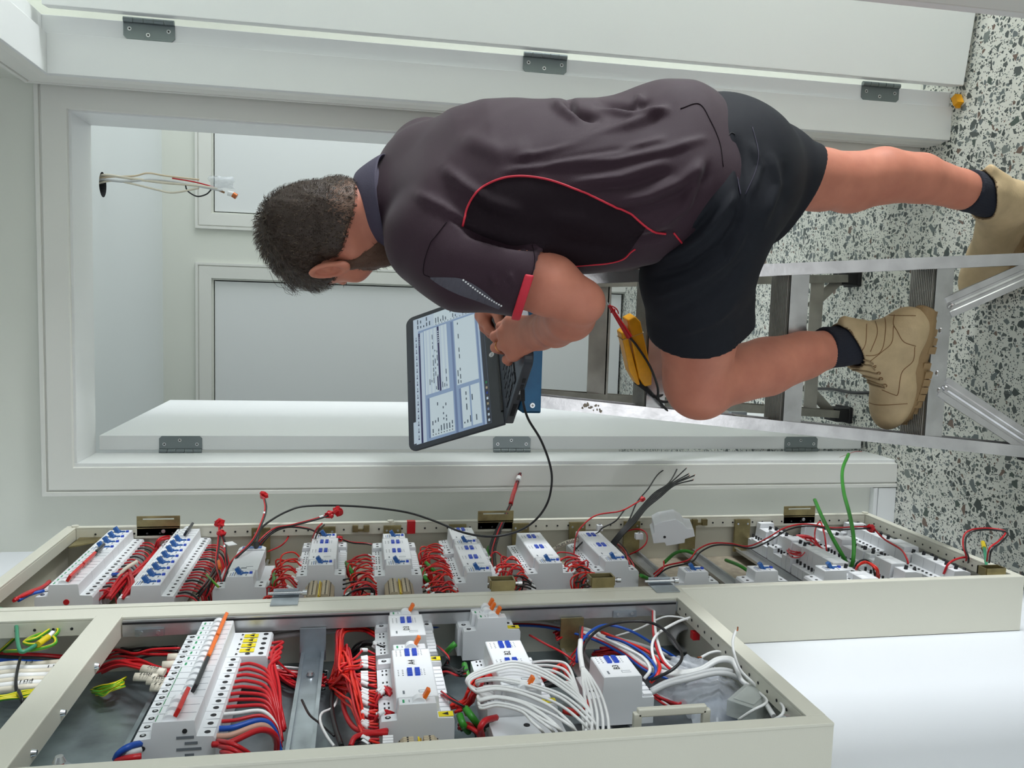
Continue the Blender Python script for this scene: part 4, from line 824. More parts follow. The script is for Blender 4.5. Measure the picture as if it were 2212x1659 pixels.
mb.cyl(q0 - dd * 0.008, q0, 0.0014, 'screw_steel', 8); mb.cyl(q0, q0 + dd * 0.012, 0.0028, 'wire_red', 10, r2=0.0036); mb.cyl(q0 + dd * 0.012, q0 + dd * 0.0145, 0.0056, 'wire_red', 12); mb.cyl(q0 + dd * 0.0145, q1, 0.0036, 'wire_red', 12, r2=0.006)
mb.tube(spline([q0 + Vector((0, -0.002, 0)), q0 + Vector((-0.004, -0.004, -0.010)), q0 + Vector((-0.010, -0.004, -0.016)), q0 + Vector((-0.016, -0.004, -0.018))], 4), 0.0012, 'wire_red', 6); mb.build('probe', tst)
mb = MB(); mb.tube(spline([q1, TP(0.35, -0.006, 0.026), TP(0.75, -0.022, 0.026), TP(1.15, -0.030, 0.02), TP(1.42, -0.030, 0.012), TP(1.75, -0.050, 0.01), TP(1.9, -0.075, 0.01)], 6), 0.0024, 'wire_black', 8)
mb.build('probe_lead', tst)
mb = MB(); mb.tube(spline([TP(1.0, 0.002, 0.0), TP(1.18, -0.012, 0.0), TP(1.36, -0.024, 0.006)], 4), 0.0075, 'black_rubber', 10, r_end=0.0035); mb.tube(spline([TP(1.3, -0.02, 0.006), TP(1.48, -0.036, 0.006), TP(1.55, -0.056, 0.0), TP(1.5, -0.080, 0.0)], 6), 0.0026, 'wire_black', 8)
mb.tube(spline([TP(1.3, -0.018, 0.006), TP(1.40, -0.034, 0.0), TP(1.42, -0.056, -0.01), TP(1.38, -0.080, -0.01)], 6), 0.0026, 'wire_black', 8); mb.build('test_lead', tst)
# ================================================================ PERSON (distance fields meshed with surface nets)
from mathutils.bvhtree import BVHTree
NV = lambda *a: np.array(a, dtype=np.float64)
def nrm(v): v = np.asarray(v, float); return v / np.linalg.norm(v)
def py3(px, py, Y): return np.array(onY(px, py, Y))
def smin(a, b, k):
    h = np.clip(0.5 + 0.5 * (b - a) / k, 0, 1); return b + (a - b) * h - k * h * (1 - h)
def smax(a, b, k): return -smin(-a, -b, k)
def cone(P, a, b, ra, rb):
    a = np.asarray(a); b = np.asarray(b); d = b - a; t = np.clip(((P - a) @ d) / (d @ d), 0, 1)
    return np.linalg.norm(P - a - t[..., None] * d, axis=-1) - (ra + (rb - ra) * t)
def ell(P, c, A, r):
    q = (P - np.asarray(c)) @ np.asarray(A).T / np.asarray(r); k0 = np.linalg.norm(q, axis=-1); return (k0 - 1.0) * min(r) * (1.0 if max(r) < 2 * min(r) else 1.0)
def chain(P, pts, k=0.012):
    d = None
    for (a, ra), (b, rb) in zip(pts[:-1], pts[1:]):
        e = cone(P, a, b, ra, rb); d = e if d is None else smin(d, e, k * 0.35)
    return d
def nets(fn, lo, hi, h):
    lo = np.asarray(lo); hi = np.asarray(hi); n = np.ceil((hi - lo) / h).astype(int) + 1
    xs = [lo[i] + h * np.arange(n[i]) for i in range(3)]
    D = np.empty(n, np.float32)
    for i in range(n[0]):
        G = np.stack(np.meshgrid([xs[0][i]], xs[1], xs[2], indexing='ij'), -1)[0]; D[i] = fn(G)
    S_ = D < 0; c = np.zeros(n - 1, int)
    for dx in (0, 1):
        for dy in (0, 1):
            for dz in (0, 1): c += S_[dx:n[0] - 1 + dx, dy:n[1] - 1 + dy, dz:n[2] - 1 + dz]
    act = (c > 0) & (c < 8); idx = -np.ones(n - 1, int); I = np.argwhere(act); idx[act] = np.arange(len(I))
    acc = np.zeros((len(I), 3)); cnt = np.zeros(len(I)); corners = [np.array((a, b, c_)) for a in (0, 1) for b in (0, 1) for c_ in (0, 1)]
    for a in corners:
        for ax in range(3):
            if a[ax]: continue
            b = a.copy(); b[ax] = 1; A_ = I + a; B_ = I + b; va = D[tuple(A_.T)]; vb = D[tuple(B_.T)]; m = (va < 0) != (vb < 0)
            t = np.where(m, va / np.where(m, va - vb, 1), 0); acc[m] += (A_ + (B_ - A_) * t[:, None])[m]; cnt[m] += 1
    V = lo + h * acc / cnt[:, None]; F = []
    for ax in range(3):
        u, v = (ax + 1) % 3, (ax + 2) % 3
        s0 = np.take(S_, range(n[ax] - 1), ax); s1 = np.take(S_, range(1, n[ax]), ax); E = np.argwhere(s0 != s1)
        E = E[(E[:, u] > 0) & (E[:, v] > 0) & (E[:, u] < n[u] - 1) & (E[:, v] < n[v] - 1)]
        eu = np.zeros(3, int); eu[u] = 1; ev = np.zeros(3, int); ev[v] = 1
        q = [idx[tuple((E - eu - ev).T)], idx[tuple((E - ev).T)], idx[tuple(E.T)], idx[tuple((E - eu).T)]]; Q = np.stack(q, 1)
        fl = s0[tuple(E.T)]; Q[~fl] = Q[~fl][:, ::-1]; F.append(Q)
    F = np.concatenate(F); F = F[(F >= 0).all(1)]
    return V, F
def smooth_mesh(V, F, it=2, lam=0.5):
    n = len(V); e = np.concatenate([F[:, [0, 1]], F[:, [1, 2]], F[:, [2, 3]], F[:, [3, 0]]]); deg = np.bincount(e.ravel(), minlength=n).astype(float)
    for _ in range(it):
        s = np.zeros_like(V)
        for k in range(3): s[:, k] = np.bincount(e[:, 0], V[e[:, 1], k], n) + np.bincount(e[:, 1], V[e[:, 0], k], n)
        V = V + lam * (s / deg[:, None] - V)
    return V
def vnorm(V, F):
    fn = np.cross(V[F[:, 2]] - V[F[:, 0]], V[F[:, 3]] - V[F[:, 1]]); N = np.zeros_like(V)
    for k in range(4):
        for j in range(3): N[:, j] += np.bincount(F[:, k], fn[:, j], len(V))
    return N / np.maximum(np.linalg.norm(N, axis=1, keepdims=True), 1e-12)
def topix(V):
    q = (V - CAM_P) @ CAM_R.T; return np.stack([1106 + FPX * q[:, 0] / q[:, 2], 829.5 + FPX * q[:, 1] / q[:, 2]], 1)
def segdist(p, line):
    best = np.full(len(p), 1e9); tt = np.zeros(len(p)); L = [np.array(x, float) for x in line]; m = len(L) - 1
    for i in range(m):
        a, b = L[i], L[i + 1]; d = b - a; t = np.clip(((p - a) @ d) / (d @ d), 0, 1); q = np.linalg.norm(p - a - t[:, None] * d, axis=1); w_ = q < best; best[w_] = q[w_]; tt[w_] = (i + t[w_]) / m
    return best, tt
def mesh_obj(name, parts, mats, parent, matfn=None):
    Vs = []; Fs = []; b = 0
    for V, F in parts: Vs.append(V); Fs.append(F + b); b += len(V)
    V = np.concatenate(Vs); F = np.concatenate(Fs); o_ = np.array(WORLD(parent)); me = bpy.data.meshes.new(name)
    me.from_pydata((V - o_).tolist(), [], F.tolist()); me.polygons.foreach_set('use_smooth', [True] * len(F))
    for m in mats: me.materials.append(MAT[m])
    if matfn is not None: me.polygons.foreach_set('material_index', matfn(V, F).astype(np.int32))
    me.update(); o = bpy.data.objects.new(name, me); COL.objects.link(o); o.parent = parent; POS[o.name] = Vector(o_); return o, V, F
def caster(V, F):
    t = BVHTree.FromPolygons(V.tolist(), F.tolist())
    def hit(px, py, off=0.0):
        d = Vector(ray(px, py)).normalized(); loc, n, i, dist = t.ray_cast(Vector(CAM_P), d)
        if loc is None: return None
        return loc + (n if n.dot(d) < 0 else -n) * off, (n if n.dot(d) < 0 else -n)
    hit.tree = t
    return hit
def skinmat(name, c, var):
    m = mat(name, c, 0.5, sss=0.12, bump=0.12, bscale=900, spec=0.35); nt = m.node_tree; p = nt.nodes['Principled BSDF']; L = nt.links.new
    tc = nt.nodes.new('ShaderNodeTexCoord'); n1 = nt.nodes.new('ShaderNodeTexNoise'); n1.inputs['Scale'].default_value = 22; n1.inputs['Detail'].default_value = 6
    L(tc.outputs['Object'], n1.inputs['Vector']); r = nt.nodes.new('ShaderNodeValToRGB'); e = r.color_ramp.elements
    e[0].position = 0.3; e[1].position = 0.72; k = var; e[0].color = (c[0] * (1 - k), c[1] * (1 - k * 1.6), c[2] * (1 - k * 1.6), 1); e[1].color = (min(1, c[0] * (1 + k)), c[1] * (1 + k), c[2] * (1 + k), 1)
    L(n1.outputs['Fac'], r.inputs[0]); L(r.outputs[0], p.inputs['Base Color'])
skinmat('skin', S(198, 129, 106), 0.10)
mat('lip', S(170, 95, 85), 0.5)
mat('shirt_cloth', S(52, 32, 43), 0.66, bump=0.25, bscale=1400, spec=0.25); MAT['shirt_cloth'].node_tree.nodes['Principled BSDF'].inputs['Sheen Weight'].default_value = 0.12
MAT['shirt_cloth'].node_tree.nodes['Principled BSDF'].inputs['Sheen Roughness'].default_value = 0.5
mat('shirt_mesh', S(84, 82, 92), 0.75, bump=0.5, bscale=700); mat('shirt_side', S(32, 22, 28), 0.8, bump=0.3, bscale=900, spec=0.15)
mat('cuff_red', S(205, 36, 58), 0.6, bump=0.2, bscale=900)
mat('collar_cloth', S(68, 62, 82), 0.7, bump=0.4, bscale=900)
mat('shorts_cloth', S(27, 29, 36), 0.75, bump=0.2, bscale=1500, spec=0.22); mat('sock_cloth', S(26, 29, 42), 0.85, bump=0.6, bscale=600)
mat('boot_leather', S(190, 166, 128), 0.62, bump=0.25, bscale=220, var=0.12, vscale=28); mat('boot_sole', S(150, 122, 84), 0.6, bump=0.2, bscale=300, var=0.1, vscale=30)
mat('boot_stitch', S(128, 92, 56), 0.7); mat('boot_lining', S(128, 104, 76), 0.85, bump=0.3, bscale=500); mat('lace', S(150, 128, 96), 0.8)
mat('hair_brown', S(58, 43, 34), 0.5, bump=0.4, bscale=500); mat('hair_light', S(104, 88, 70), 0.45); mat('beard_brown', S(92, 64, 48), 0.6, bump=0.5, bscale=600); mat('stubble', S(112, 84, 68), 0.6)
mat('gold', S(230, 170, 110), 0.25, metal=0.9)
FD = nrm((-.72, .69, 0)); LD_ = nrm((-.69, -.72, 0)); ZU = NV(0, 0, 1)
J = {k: py3(*v) for k, v in dict(lsh=(925, 552, 1.30), rsh=(905, 318, 1.55), lel=(1246, 652, 1.245), lwr=(1168, 716, 1.485), rel=(1150, 470, 1.66), rwr=(1058, 636, 1.765),
     lkn=(1502, 828, 1.43), lank=(1905, 745, 1.525), rkn=(1800, 388, 1.48), rank=(2185, 442, 1.535), lhip=(1555, 452, 1.27), rhip=(1545, 345, 1.43), neck=(838, 446, 1.435)).items()}
person = thing('person', (0.12, 1.5, 0.0), 'man in dark plum polo shirt, black shorts and tan boots bending over a laptop', 'person')
# ---- head frame
HF = nrm((-.46, .70, -.56)); HL = nrm(np.cross(ZU, HF)); HL = nrm(HL + 0.03 * ZU); HU = nrm(np.cross(HF, HL)); HA = np.stack([HL, HF, HU]); HC = py3(694, 503, 1.445)
def hp_(l, f, u): return HC + HL * l + HF * f + HU * u
def head_core(P):
    d = ell(P, hp_(0, -0.004, 0.010), HA, (0.073, 0.086, 0.082))
    d = smin(d, ell(P, hp_(0, 0.030, -0.010), HA, (0.064, 0.062, 0.078)), 0.03)
    d = smin(d, ell(P, hp_(0, 0.042, -0.060), HA, (0.050, 0.046, 0.058)), 0.03)       # lower face
    d = smin(d, ell(P, hp_(0, 0.066, -0.100), HA, (0.026, 0.022, 0.024)), 0.025)      # chin
    for s in (-1, 1):
        d = smin(d, cone(P, hp_(0.056 * s, 0.002, -0.062), hp_(0.020 * s, 0.066, -0.102), 0.017, 0.018), 0.022)   # jaw line
        d = smin(d, ell(P, hp_(0.044 * s, 0.062, -0.030), HA, (0.022, 0.020, 0.018)), 0.02)                       # cheek
        d = smax(d, -ell(P, hp_(0.031 * s, 0.096, -0.004), HA, (0.017, 0.014, 0.011)), 0.012)                     # eye socket
        d = smin(d, ell(P, hp_(0.031 * s, 0.0775, -0.005), HA, (0.0125, 0.0115, 0.011)), 0.003)                   # eye ball under lid
        d = smin(d, cone(P, hp_(0.012 * s, 0.092, 0.010), hp_(0.046 * s, 0.082, 0.010), 0.007, 0.006), 0.010)     # brow
    d = smin(d, cone(P, hp_(0, 0.090, -0.002), hp_(0, 0.114, -0.042), 0.007, 0.011), 0.012)                       # nose
    for s in (-1, 1): d = smin(d, ell(P, hp_(0.011 * s, 0.103, -0.046), HA, (0.008, 0.010, 0.007)), 0.006)
    d = smin(d, cone(P, hp_(-0.016, 0.0915, -0.071), hp_(0.016, 0.0915, -0.071), 0.0055, 0.0055), 0.008)          # lips
    d = smin(d, cone(P, hp_(-0.014, 0.0895, -0.081), hp_(0.014, 0.0895, -0.081), 0.006, 0.006), 0.007)
    base = hp_(0, -0.022, -0.050)
    d = smin(d, cone(P, base, J['neck'] + FD * 0.004, 0.050, 0.056), 0.02)                             # neck
    d = smin(d, cone(P, J['neck'] - ZU * 0.02, J['neck'] - ZU * 0.07, 0.056, 0.07), 0.02)
    d = smin(d, cone(P, hp_(0, 0.02, -0.09), J['neck'] + FD * 0.05, 0.035, 0.045), 0.03)
    for s in (-1, 1): d = smin(d, cone(P, hp_(0.055 * s, -0.028, -0.045), J['neck'] + FD * 0.045 + LD_ * 0.02 * s, 0.014, 0.012), 0.03)
    return d
def head_sdf(P):
    d = head_core(P)
    for s in (-1, 1):                                                                                            # ears
        c = hp_(0.079 * s, -0.006, -0.022); N_ = nrm(HL * s * 1.0 + HF * 0.06); U_ = nrm(HU - HF * 0.18); U_ = nrm(U_ - N_ * (U_ @ N_)); W_ = np.cross(U_, N_)
        q = P - c; a = q @ W_; b = q @ U_; n = q @ N_; rr = np.sqrt((a / 0.0165) ** 2 + ((b + 0.002) / np.where(b > 0, 0.031, 0.034)) ** 2)
        rim = np.sqrt(((rr - 0.90) * 0.019) ** 2 + (n - 0.010) ** 2) - 0.0036
        rim = np.where(b < -0.024, rim + 0.0, rim)
        bowl = np.maximum(np.abs(n + 0.001 - 0.008 * rr ** 2) - 0.0024, (rr - 0.92) * 0.017); inner = np.sqrt(((rr - 0.55) * 0.020) ** 2 + (n - 0.004) ** 2) - 0.0026
        lobe = ell(P, c - U_ * 0.028 + N_ * 0.004, np.stack([W_, U_, N_]), (0.0085, 0.009, 0.0045))
        e = smin(smin(smin(rim, bowl, 0.004), inner, 0.003), lobe, 0.005); e = smin(e, cone(P, c - N_ * 0.014 - W_ * 0.0, c + N_ * 0.001, 0.010, 0.008), 0.006)
        d = smin(d, e, 0.004)
    return d
# ---- limbs
def hand_sdf(P, wr, mcp, pip, dip, tips, thumb, rp=0.013, rf=0.0094, forearm=None):
    d = chain(P, forearm, 0.02) if forearm else None
    pal = None
    for m in mcp:
        e = cone(P, wr, m, 0.0250, 0.0130); pal = e if pal is None else smin(pal, e, 0.012)
    for a, b in zip(mcp[:-1], mcp[1:]): pal = smin(pal, cone(P, a, b, 0.0115, 0.011), 0.008)
    d = pal if d is None else smin(d, pal, 0.02)
    for i, (m, p_, q_, t_) in enumerate(zip(mcp, pip, dip, tips)):
        r = rf * (1.02, 1.05, 1.0, 0.88)[i]; e = smin(smin(cone(P, m, p_, r * 1.16, r * 1.04), cone(P, p_, q_, r * 1.06, r * 0.95), 0.003), cone(P, q_, t_, r * 0.95, r * 0.80), 0.003); e = smin(e, np.linalg.norm(P - np.asarray(m), axis=-1) - r * 1.42, 0.004)
        d = smin(d, e, 0.0022)
    e = chain(P, [(thumb[0], 0.016), (thumb[1], 0.0125), (thumb[2], 0.0105), (thumb[3], 0.0085)], 0.004); return smin(d, e, 0.008)
DECK = 1.1355
lm = [py3(1103, 698, 1.560), py3(1090, 718, 1.566), py3(1092, 744, 1.560), py3(1110, 766, 1.548)]
lp = [py3(1082, 706, 1.592), py3(1069, 727, 1.594), py3(1070, 751, 1.586), py3(1094, 777, 1.568)]
ldi = [l + NV(-0.004, 0.016, -0.009) for l in lp]
lt = [l + NV(-0.004, 0.010, -0.013) for l in ldi]
for q in (lp, ldi, lt):
    for v in q: v[2] = max(v[2], DECK + 0.007)
for v in lt: v[2] = DECK + 0.0065
lth = [py3(1140, 702, 1.515), py3(1118, 694, 1.55), py3(1106, 694, 1.58), py3(1100, 706, 1.600)]
for v in lth[1:]: v[2] = max(v[2], DECK + 0.009)
W_l = J['lwr']
def larm(P):
    f = [(py3(1000, 572, 1.29), 0.046), (py3(1130, 596, 1.27), 0.0495), (py3(1190, 618, 1.255), 0.0475), (py3(1248, 650, 1.247), 0.036), (py3(1232, 682, 1.31), 0.0405), (py3(1200, 705, 1.40), 0.036), (W_l, 0.0290)]
    d = hand_sdf(P, W_l, lm, lp, ldi, lt, lth, forearm=f)
    return smin(d, np.linalg.norm(P - py3(1274, 657, 1.247), axis=-1) - 0.0150, 0.03)
rm = [py3(1047, 692, 1.752), py3(1040, 682, 1.772), py3(1040, 670, 1.79), py3(1046, 660, 1.80)]
rpip = [py3(1056, 712, 1.735), py3(1046, 708, 1.760), py3(1046, 700, 1.785), py3(1052, 690, 1.80)]
rd = [py3(1070, 722, 1.722), py3(1060, 722, 1.750), py3(1056, 716, 1.780), py3(1060, 704, 1.80)]
rt = [py3(1081, 727, 1.712), py3(1070, 730, 1.742), py3(1064, 727, 1.775), py3(1066, 715, 1.80)]
rth = [py3(1066, 662, 1.745), py3(1080, 678, 1.722), py3(1092, 692, 1.700), py3(1101, 703, 1.685)]
for q in (rpip, rd, rt):
    for v in q: v[2] = max(v[2], DECK + 0.006)
for v in rth[1:]: v[2] = max(v[2], DECK + 0.008)
def rarm(P): return hand_sdf(P, J['rwr'], rm, rpip, rd, rt, rth, forearm=[(J['rsh'], 0.05), (J['rel'], 0.042), (J['rel'] * 0.55 + J['rwr'] * 0.45, 0.042), (J['rwr'], 0.028)])
def lleg(P):
    k = J['lkn']; a = J['lank']
    d = chain(P, [(py3(1535, 500, 1.32), 0.045), (py3(1512, 650, 1.37), 0.061), (py3(1508, 735, 1.397), 0.0655), (k + NV(0.015, -0.005, 0), 0.060), (k, 0.057)], 0.03)
    d = smin(d, chain(P, [(k + NV(0, 0, -0.01), 0.055), (py3(1655, 792, 1.475), 0.0550), (py3(1735, 768, 1.495), 0.046), (py3(1805, 750, 1.51), 0.0355), (a, 0.032)], 0.03), 0.02)
    d = smin(d, ell(P, py3(1515, 850, 1.43), np.eye(3), (0.046, 0.05, 0.050)), 0.02)
    return d
def rleg(P):
    return smin(chain(P, [(py3(1600, 370, 1.44), 0.06), (py3(1680, 378, 1.46), 0.066), (py3(1770, 388, 1.475), 0.0575), (py3(1830, 392, 1.48), 0.0535), (py3(1905, 380, 1.485), 0.0530), (py3(1985, 385, 1.495), 0.047), (py3(2070, 408, 1.51), 0.038), (J['rank'], 0.034)], 0.03), ell(P, py3(1835, 408, 1.50), np.eye(3), (0.045, 0.045, 0.05)), 0.02)
# ---- torso
TX = np.array([1590, 1540, 1480, 1420, 1350, 1280, 1200, 1120, 1040, 970, 910, 870, 840, 815, 802])
TC = np.array([402, 385, 372, 378, 390, 398, 402, 402, 404, 414, 424, 432, 440, 444, 446])
TH = np.array([158, 172, 178, 184, 186, 184, 184, 184, 182, 170, 140, 112, 92, 84, 82])      # half extents seen, px
TY = np.array([1.36, 1.35, 1.34, 1.34, 1.345, 1.35, 1.36, 1.37, 1.38, 1.395, 1.41, 1.42, 1.43, 1.435, 1.435])
tc_ = np.array([py3(x, y, Y) for x, y, Y in zip(TX, TC, TY)]); tz = tc_[:, 2]; o_ = np.argsort(tz)
th_ = TH * TY / FPX / 0.985
ta_ = th_ * 1.16; tb_ = np.sqrt(np.maximum((th_ ** 2 - (ta_ * .69) ** 2), 1e-6)) / .72
def torso(P, off=0.0):
    z = P[..., 2]; cx = np.interp(z, tz[o_], tc_[o_, 0]); cy = np.interp(z, tz[o_], tc_[o_, 1]); a = np.interp(z, tz[o_], ta_[o_]) + off; b = np.interp(z, tz[o_], tb_[o_]) + off
    dx = P[..., 0] - cx; dy = P[..., 1] - cy; u = dx * LD_[0] + dy * LD_[1]; v = dx * FD[0] + dy * FD[1]
    r = (np.abs(u / a) ** 2.3 + np.abs(v / b) ** 2.3) ** (1 / 2.3); d = (r - 1) * np.minimum(a, b) * 0.9
    return smax(smax(d, z - tz.max() - off, 0.012), tz.min() - 0.03 - z, 0.02)
SL_A = J['lsh']; SL_B = J['lel']; sl_d = nrm(SL_B - SL_A); SL_CUT = py3(1150, 603, 1.262)
sl_n = nrm(sl_d * 0.9 + np.array(ray(1252, 638)) * 0 + (py3(1200, 640, 1.26) - py3(1150, 620, 1.26)) / 0.05 * 0.25)
def sleeve_cut(P): return (P - SL_CUT) @ sl_n
def shirt(P):
    d = torso(P)
    d = smin(d, ell(P, py3(930, 490, 1.345), np.eye(3), (0.080, 0.080, 0.048)), 0.04)
    cut = sleeve_cut(P)
    slv = smax(chain(P, [(py3(935, 522, 1.325), 0.076), (py3(1000, 572, 1.29), 0.073), (py3(1100, 594, 1.268), 0.0615), (py3(1200, 620, 1.255), 0.0575)], 0.02), cut, 0.004)
    slv = smax(slv, -np.maximum(cone(P, SL_CUT - sl_d * 0.05, SL_CUT + sl_d * 0.1, 0.0525, 0.053), -cut - 0.035), 0.003)
    d = smin(d, slv, 0.022)
    d = smin(d, chain(P, [(py3(920, 370, 1.48), 0.080), (py3(925, 345, 1.53), 0.070), (J['rsh'] * 0.45 + J['rel'] * 0.55, 0.06)], 0.03), 0.03)
    # belly / shirt front sag and seat bulge
    d = smin(d, ell(P, py3(1330, 500, 1.42), np.eye(3), (0.07, 0.09, 0.13)), 0.05)
    d = smin(d, ell(P, py3(1455, 300, 1.36), np.eye(3), (0.085, 0.10, 0.085)), 0.05)
    # openings: neck, sleeve, hem
    d = smax(d, (P - hemP) @ hemN, 0.006); d = smax(d, hemZ - P[..., 2], 0.01)
    d = smax(d, -cone(P, J['neck'] - ZU * 0.01, J['neck'] + (HC - J['neck']) * 0.9, 0.055, 0.062), 0.006)
    return d
h0 = py3(1540, 240, 1.34); h1 = py3(1585, 400, 1.30); h2 = py3(1440, 560, 1.36); hemN = nrm(np.cross(h1 - h0, h2 - h0)); hemN = hemN if hemN[2] < 0 else -hemN; hemP = (h0 + h1 + h2) / 3; hemZ = py3(1574, 400, 1.28)[2]
thN = nrm(py3(1512, 790, 1.42) - py3(1535, 480, 1.28)); hemL = py3(1512, 722, 1.385)
rhN = nrm(-ZU * 0.90 - NV(1, 0, 0) * 0.42); hemR = py3(1712, 422, 1.46)
def shorts(P):
    d = ell(P, py3(1545, 392, 1.36), np.stack([LD_, FD, ZU]), (0.175, 0.125, 0.11))
    d = smin(d, cone(P, py3(1500, 385, 1.35), py3(1570, 380, 1.37), 0.115, 0.125), 0.04)
    L_ = chain(P, [(py3(1535, 470, 1.285), 0.098), (py3(1500, 600, 1.33), 0.090), (py3(1500, 690, 1.375), 0.081), (py3(1505, 800, 1.42), 0.080)], 0.03)
    L_ = smin(L_, chain(P, [(py3(1550, 560, 1.33), 0.070), (py3(1562, 640, 1.375), 0.052), (py3(1575, 760, 1.42), 0.05)], 0.03), 0.03)
    L_ = smax(L_, (P - hemL) @ thN, 0.004)
    R_ = chain(P, [(py3(1590, 375, 1.40), 0.112), (py3(1650, 385, 1.44), 0.100), (py3(1720, 405, 1.46), 0.084), (py3(1790, 420, 1.47), 0.078)], 0.03)
    R_ = smin(R_, chain(P, [(py3(1600, 440, 1.40), 0.06), (py3(1680, 470, 1.45), 0.050), (py3(1740, 485, 1.46), 0.045)], 0.03), 0.03)
    R_ = smax(R_, (P - hemR) @ rhN, 0.004)
    # hollow at both leg openings
    L_ = smax(L_, -np.maximum(cone(P, py3(1508, 690, 1.375), py3(1508, 800, 1.42), 0.0715, 0.072), -(P - hemL) @ thN - 0.03), 0.003)
    R_ = smax(R_, -np.maximum(cone(P, py3(1700, 400, 1.46), py3(1800, 415, 1.47), 0.070, 0.072), -(P - hemR) @ rhN - 0.03), 0.003)
    return smin(smin(d, L_, 0.02), R_, 0.025)
def bb(pts, m): A_ = np.array(pts); return A_.min(0) - m, A_.max(0) + m
parts = []
lo, hi = bb([hp_(0, 0, 0), J['neck']], 0.15); parts.append(nets(head_sdf, lo, hi, 0.0024))
lo, hi = bb([J['lsh'], J['lel'], W_l] + lm + lt, 0.065); parts.append(nets(larm, lo, hi, 0.0026))
lo, hi = bb([J['rel'] * 0.5 + J['rwr'] * 0.5, J['rwr']] + rt + rth, 0.045); parts.append(nets(rarm, lo, hi, 0.0026))
lo, hi = bb([J['lhip'], J['lkn'], J['lank']], 0.10); parts.append(nets(lleg, lo, hi, 0.0045))
lo, hi = bb([J['rhip'], J['rank']], 0.10); parts.append(nets(rleg, lo, hi, 0.0045))
lo, hi = bb([py3(1590, 400, 1.36), py3(830, 440, 1.43)], 0.24); parts.append(nets(lambda P: torso(P, -0.03), lo, hi, 0.012))
parts = [(smooth_mesh(V, F, 2, 0.4), F) for V, F in parts]
body_o, BV, BF = mesh_obj('body', parts, ['skin'], person)
head_hit = caster(*parts[0])
# ---- shirt with pulled folds
lo, hi = bb([py3(1600, 400, 1.36), py3(800, 440, 1.43), J['lel'], J['rel'], py3(1455, 200, 1.36)], 0.17); SV, SF = nets(shirt, lo, hi, 0.0045); SV = smooth_mesh(SV, SF, 3, 0.5)
def folds(V, F, lst, face=True):
    N = vnorm(V, F); p = topix(V); fc = (N @ nrm(-np.array(ray(1106, 829)))) > -0.25; d = np.zeros(len(V))
    for line, w_, amp in lst:
        q, t = segdist(p, line); e = np.clip(np.minimum(t, 1 - t) * 5, 0, 1) ** 0.7 if len(line) > 1 else 1; d += 1.6 * amp * np.exp(-(q / w_) ** 2) * (0.25 + 0.75 * e) * fc
    return V + N * d[:, None]
SFOLD = [([(1115, 345), (1200, 320), (1300, 290), (1390, 262), (1440, 235)], 9, .0055), ([(1150, 330), (1250, 305), (1350, 278)], 8, -.004), ([(1090, 372), (1200, 352), (1330, 330), (1430, 300)], 8, .0045), ([(1130, 362), (1260, 338), (1380, 318)], 7, -.004),
         ([(1190, 360), (1330, 348), (1440, 326), (1520, 300)], 9, .004), ([(1240, 395), (1340, 385), (1440, 352)], 10, .004), ([(1260, 410), (1360, 402), (1450, 372)], 9, -.004), ([(1330, 440), (1400, 425), (1470, 395), (1520, 350)], 12, .005), ([(1300, 455), (1390, 452), (1460, 425), (1530, 380)], 10, -.004),
         ([(1225, 215), (1240, 240), (1290, 255)], 9, -.010), ([(1195, 222), (1215, 240), (1250, 262)], 9, .006), ([(1290, 222), (1360, 235), (1400, 222)], 8, -.006), ([(1300, 235), (1370, 252), (1440, 240)], 8, .005), ([(1385, 205), (1370, 235)], 8, .004),
         ([(960, 365), (1000, 400), (1060, 440), (1130, 462)], 14, .005), ([(900, 420), (960, 450), (1010, 490)], 12, .004), ([(1010, 500), (1080, 520), (1160, 530)], 8, -.006), ([(975, 470), (1030, 505), (1100, 527), (1165, 535)], 7, -.009), ([(1000, 300), (1080, 330), (1150, 320)], 22, .004),
         ([(1480, 440), (1500, 400), (1510, 360)], 10, .004), ([(1495, 450), (1520, 400), (1530, 350)], 8, -.003), ([(1380, 500), (1440, 480), (1500, 430)], 10, .004), ([(1360, 520), (1420, 510), (1460, 500)], 8, -.004), ([(1060, 590), (1072, 620)], 5, .002), ([(1100, 590), (1112, 620)], 5, .002),
         ([(1180, 470), (1260, 478), (1330, 500)], 16, .004), ([(1200, 520), (1280, 530), (1350, 540)], 12, -.003)]
SV = folds(SV, SF, SFOLD)
rn = np.random.default_rng(5); N_ = vnorm(SV, SF); ph = SV @ NV(34, 20, 9); SV = SV + N_ * (0.0009 * np.sin(ph + 2.3 * np.sin(SV @ NV(7, 16, 22))))[:, None]
shirt_o, SV, SF = mesh_obj('shirt', [(SV, SF)], ['shirt_cloth'], person)
def cuff(P):
    c = sleeve_cut(P); e = chain(P, [(py3(1000, 572, 1.29), 0.073), (py3(1100, 594, 1.268), 0.0615), (py3(1200, 620, 1.255), 0.0575)], 0.02) - 0.0042
    e = smax(e, np.abs(c + 0.0055) - 0.0068, 0.001); e = np.maximum(e, -(chain(P, [(py3(1100, 594, 1.268), 0.0615), (py3(1200, 620, 1.255), 0.0575)], 0.02) + 0.0015))
    return np.maximum(e, -((P - py3(1160, 598, 1.22)) @ nrm(NV(-1, 0, 0.15))))
V, F = nets(cuff, SL_CUT - 0.12, SL_CUT + 0.12, 0.0022); V = smooth_mesh(V, F, 2, 0.4); mesh_obj('cuff', [(V, F)], ['cuff_red'], shirt_o)
sh_hit = caster(SV, SF)
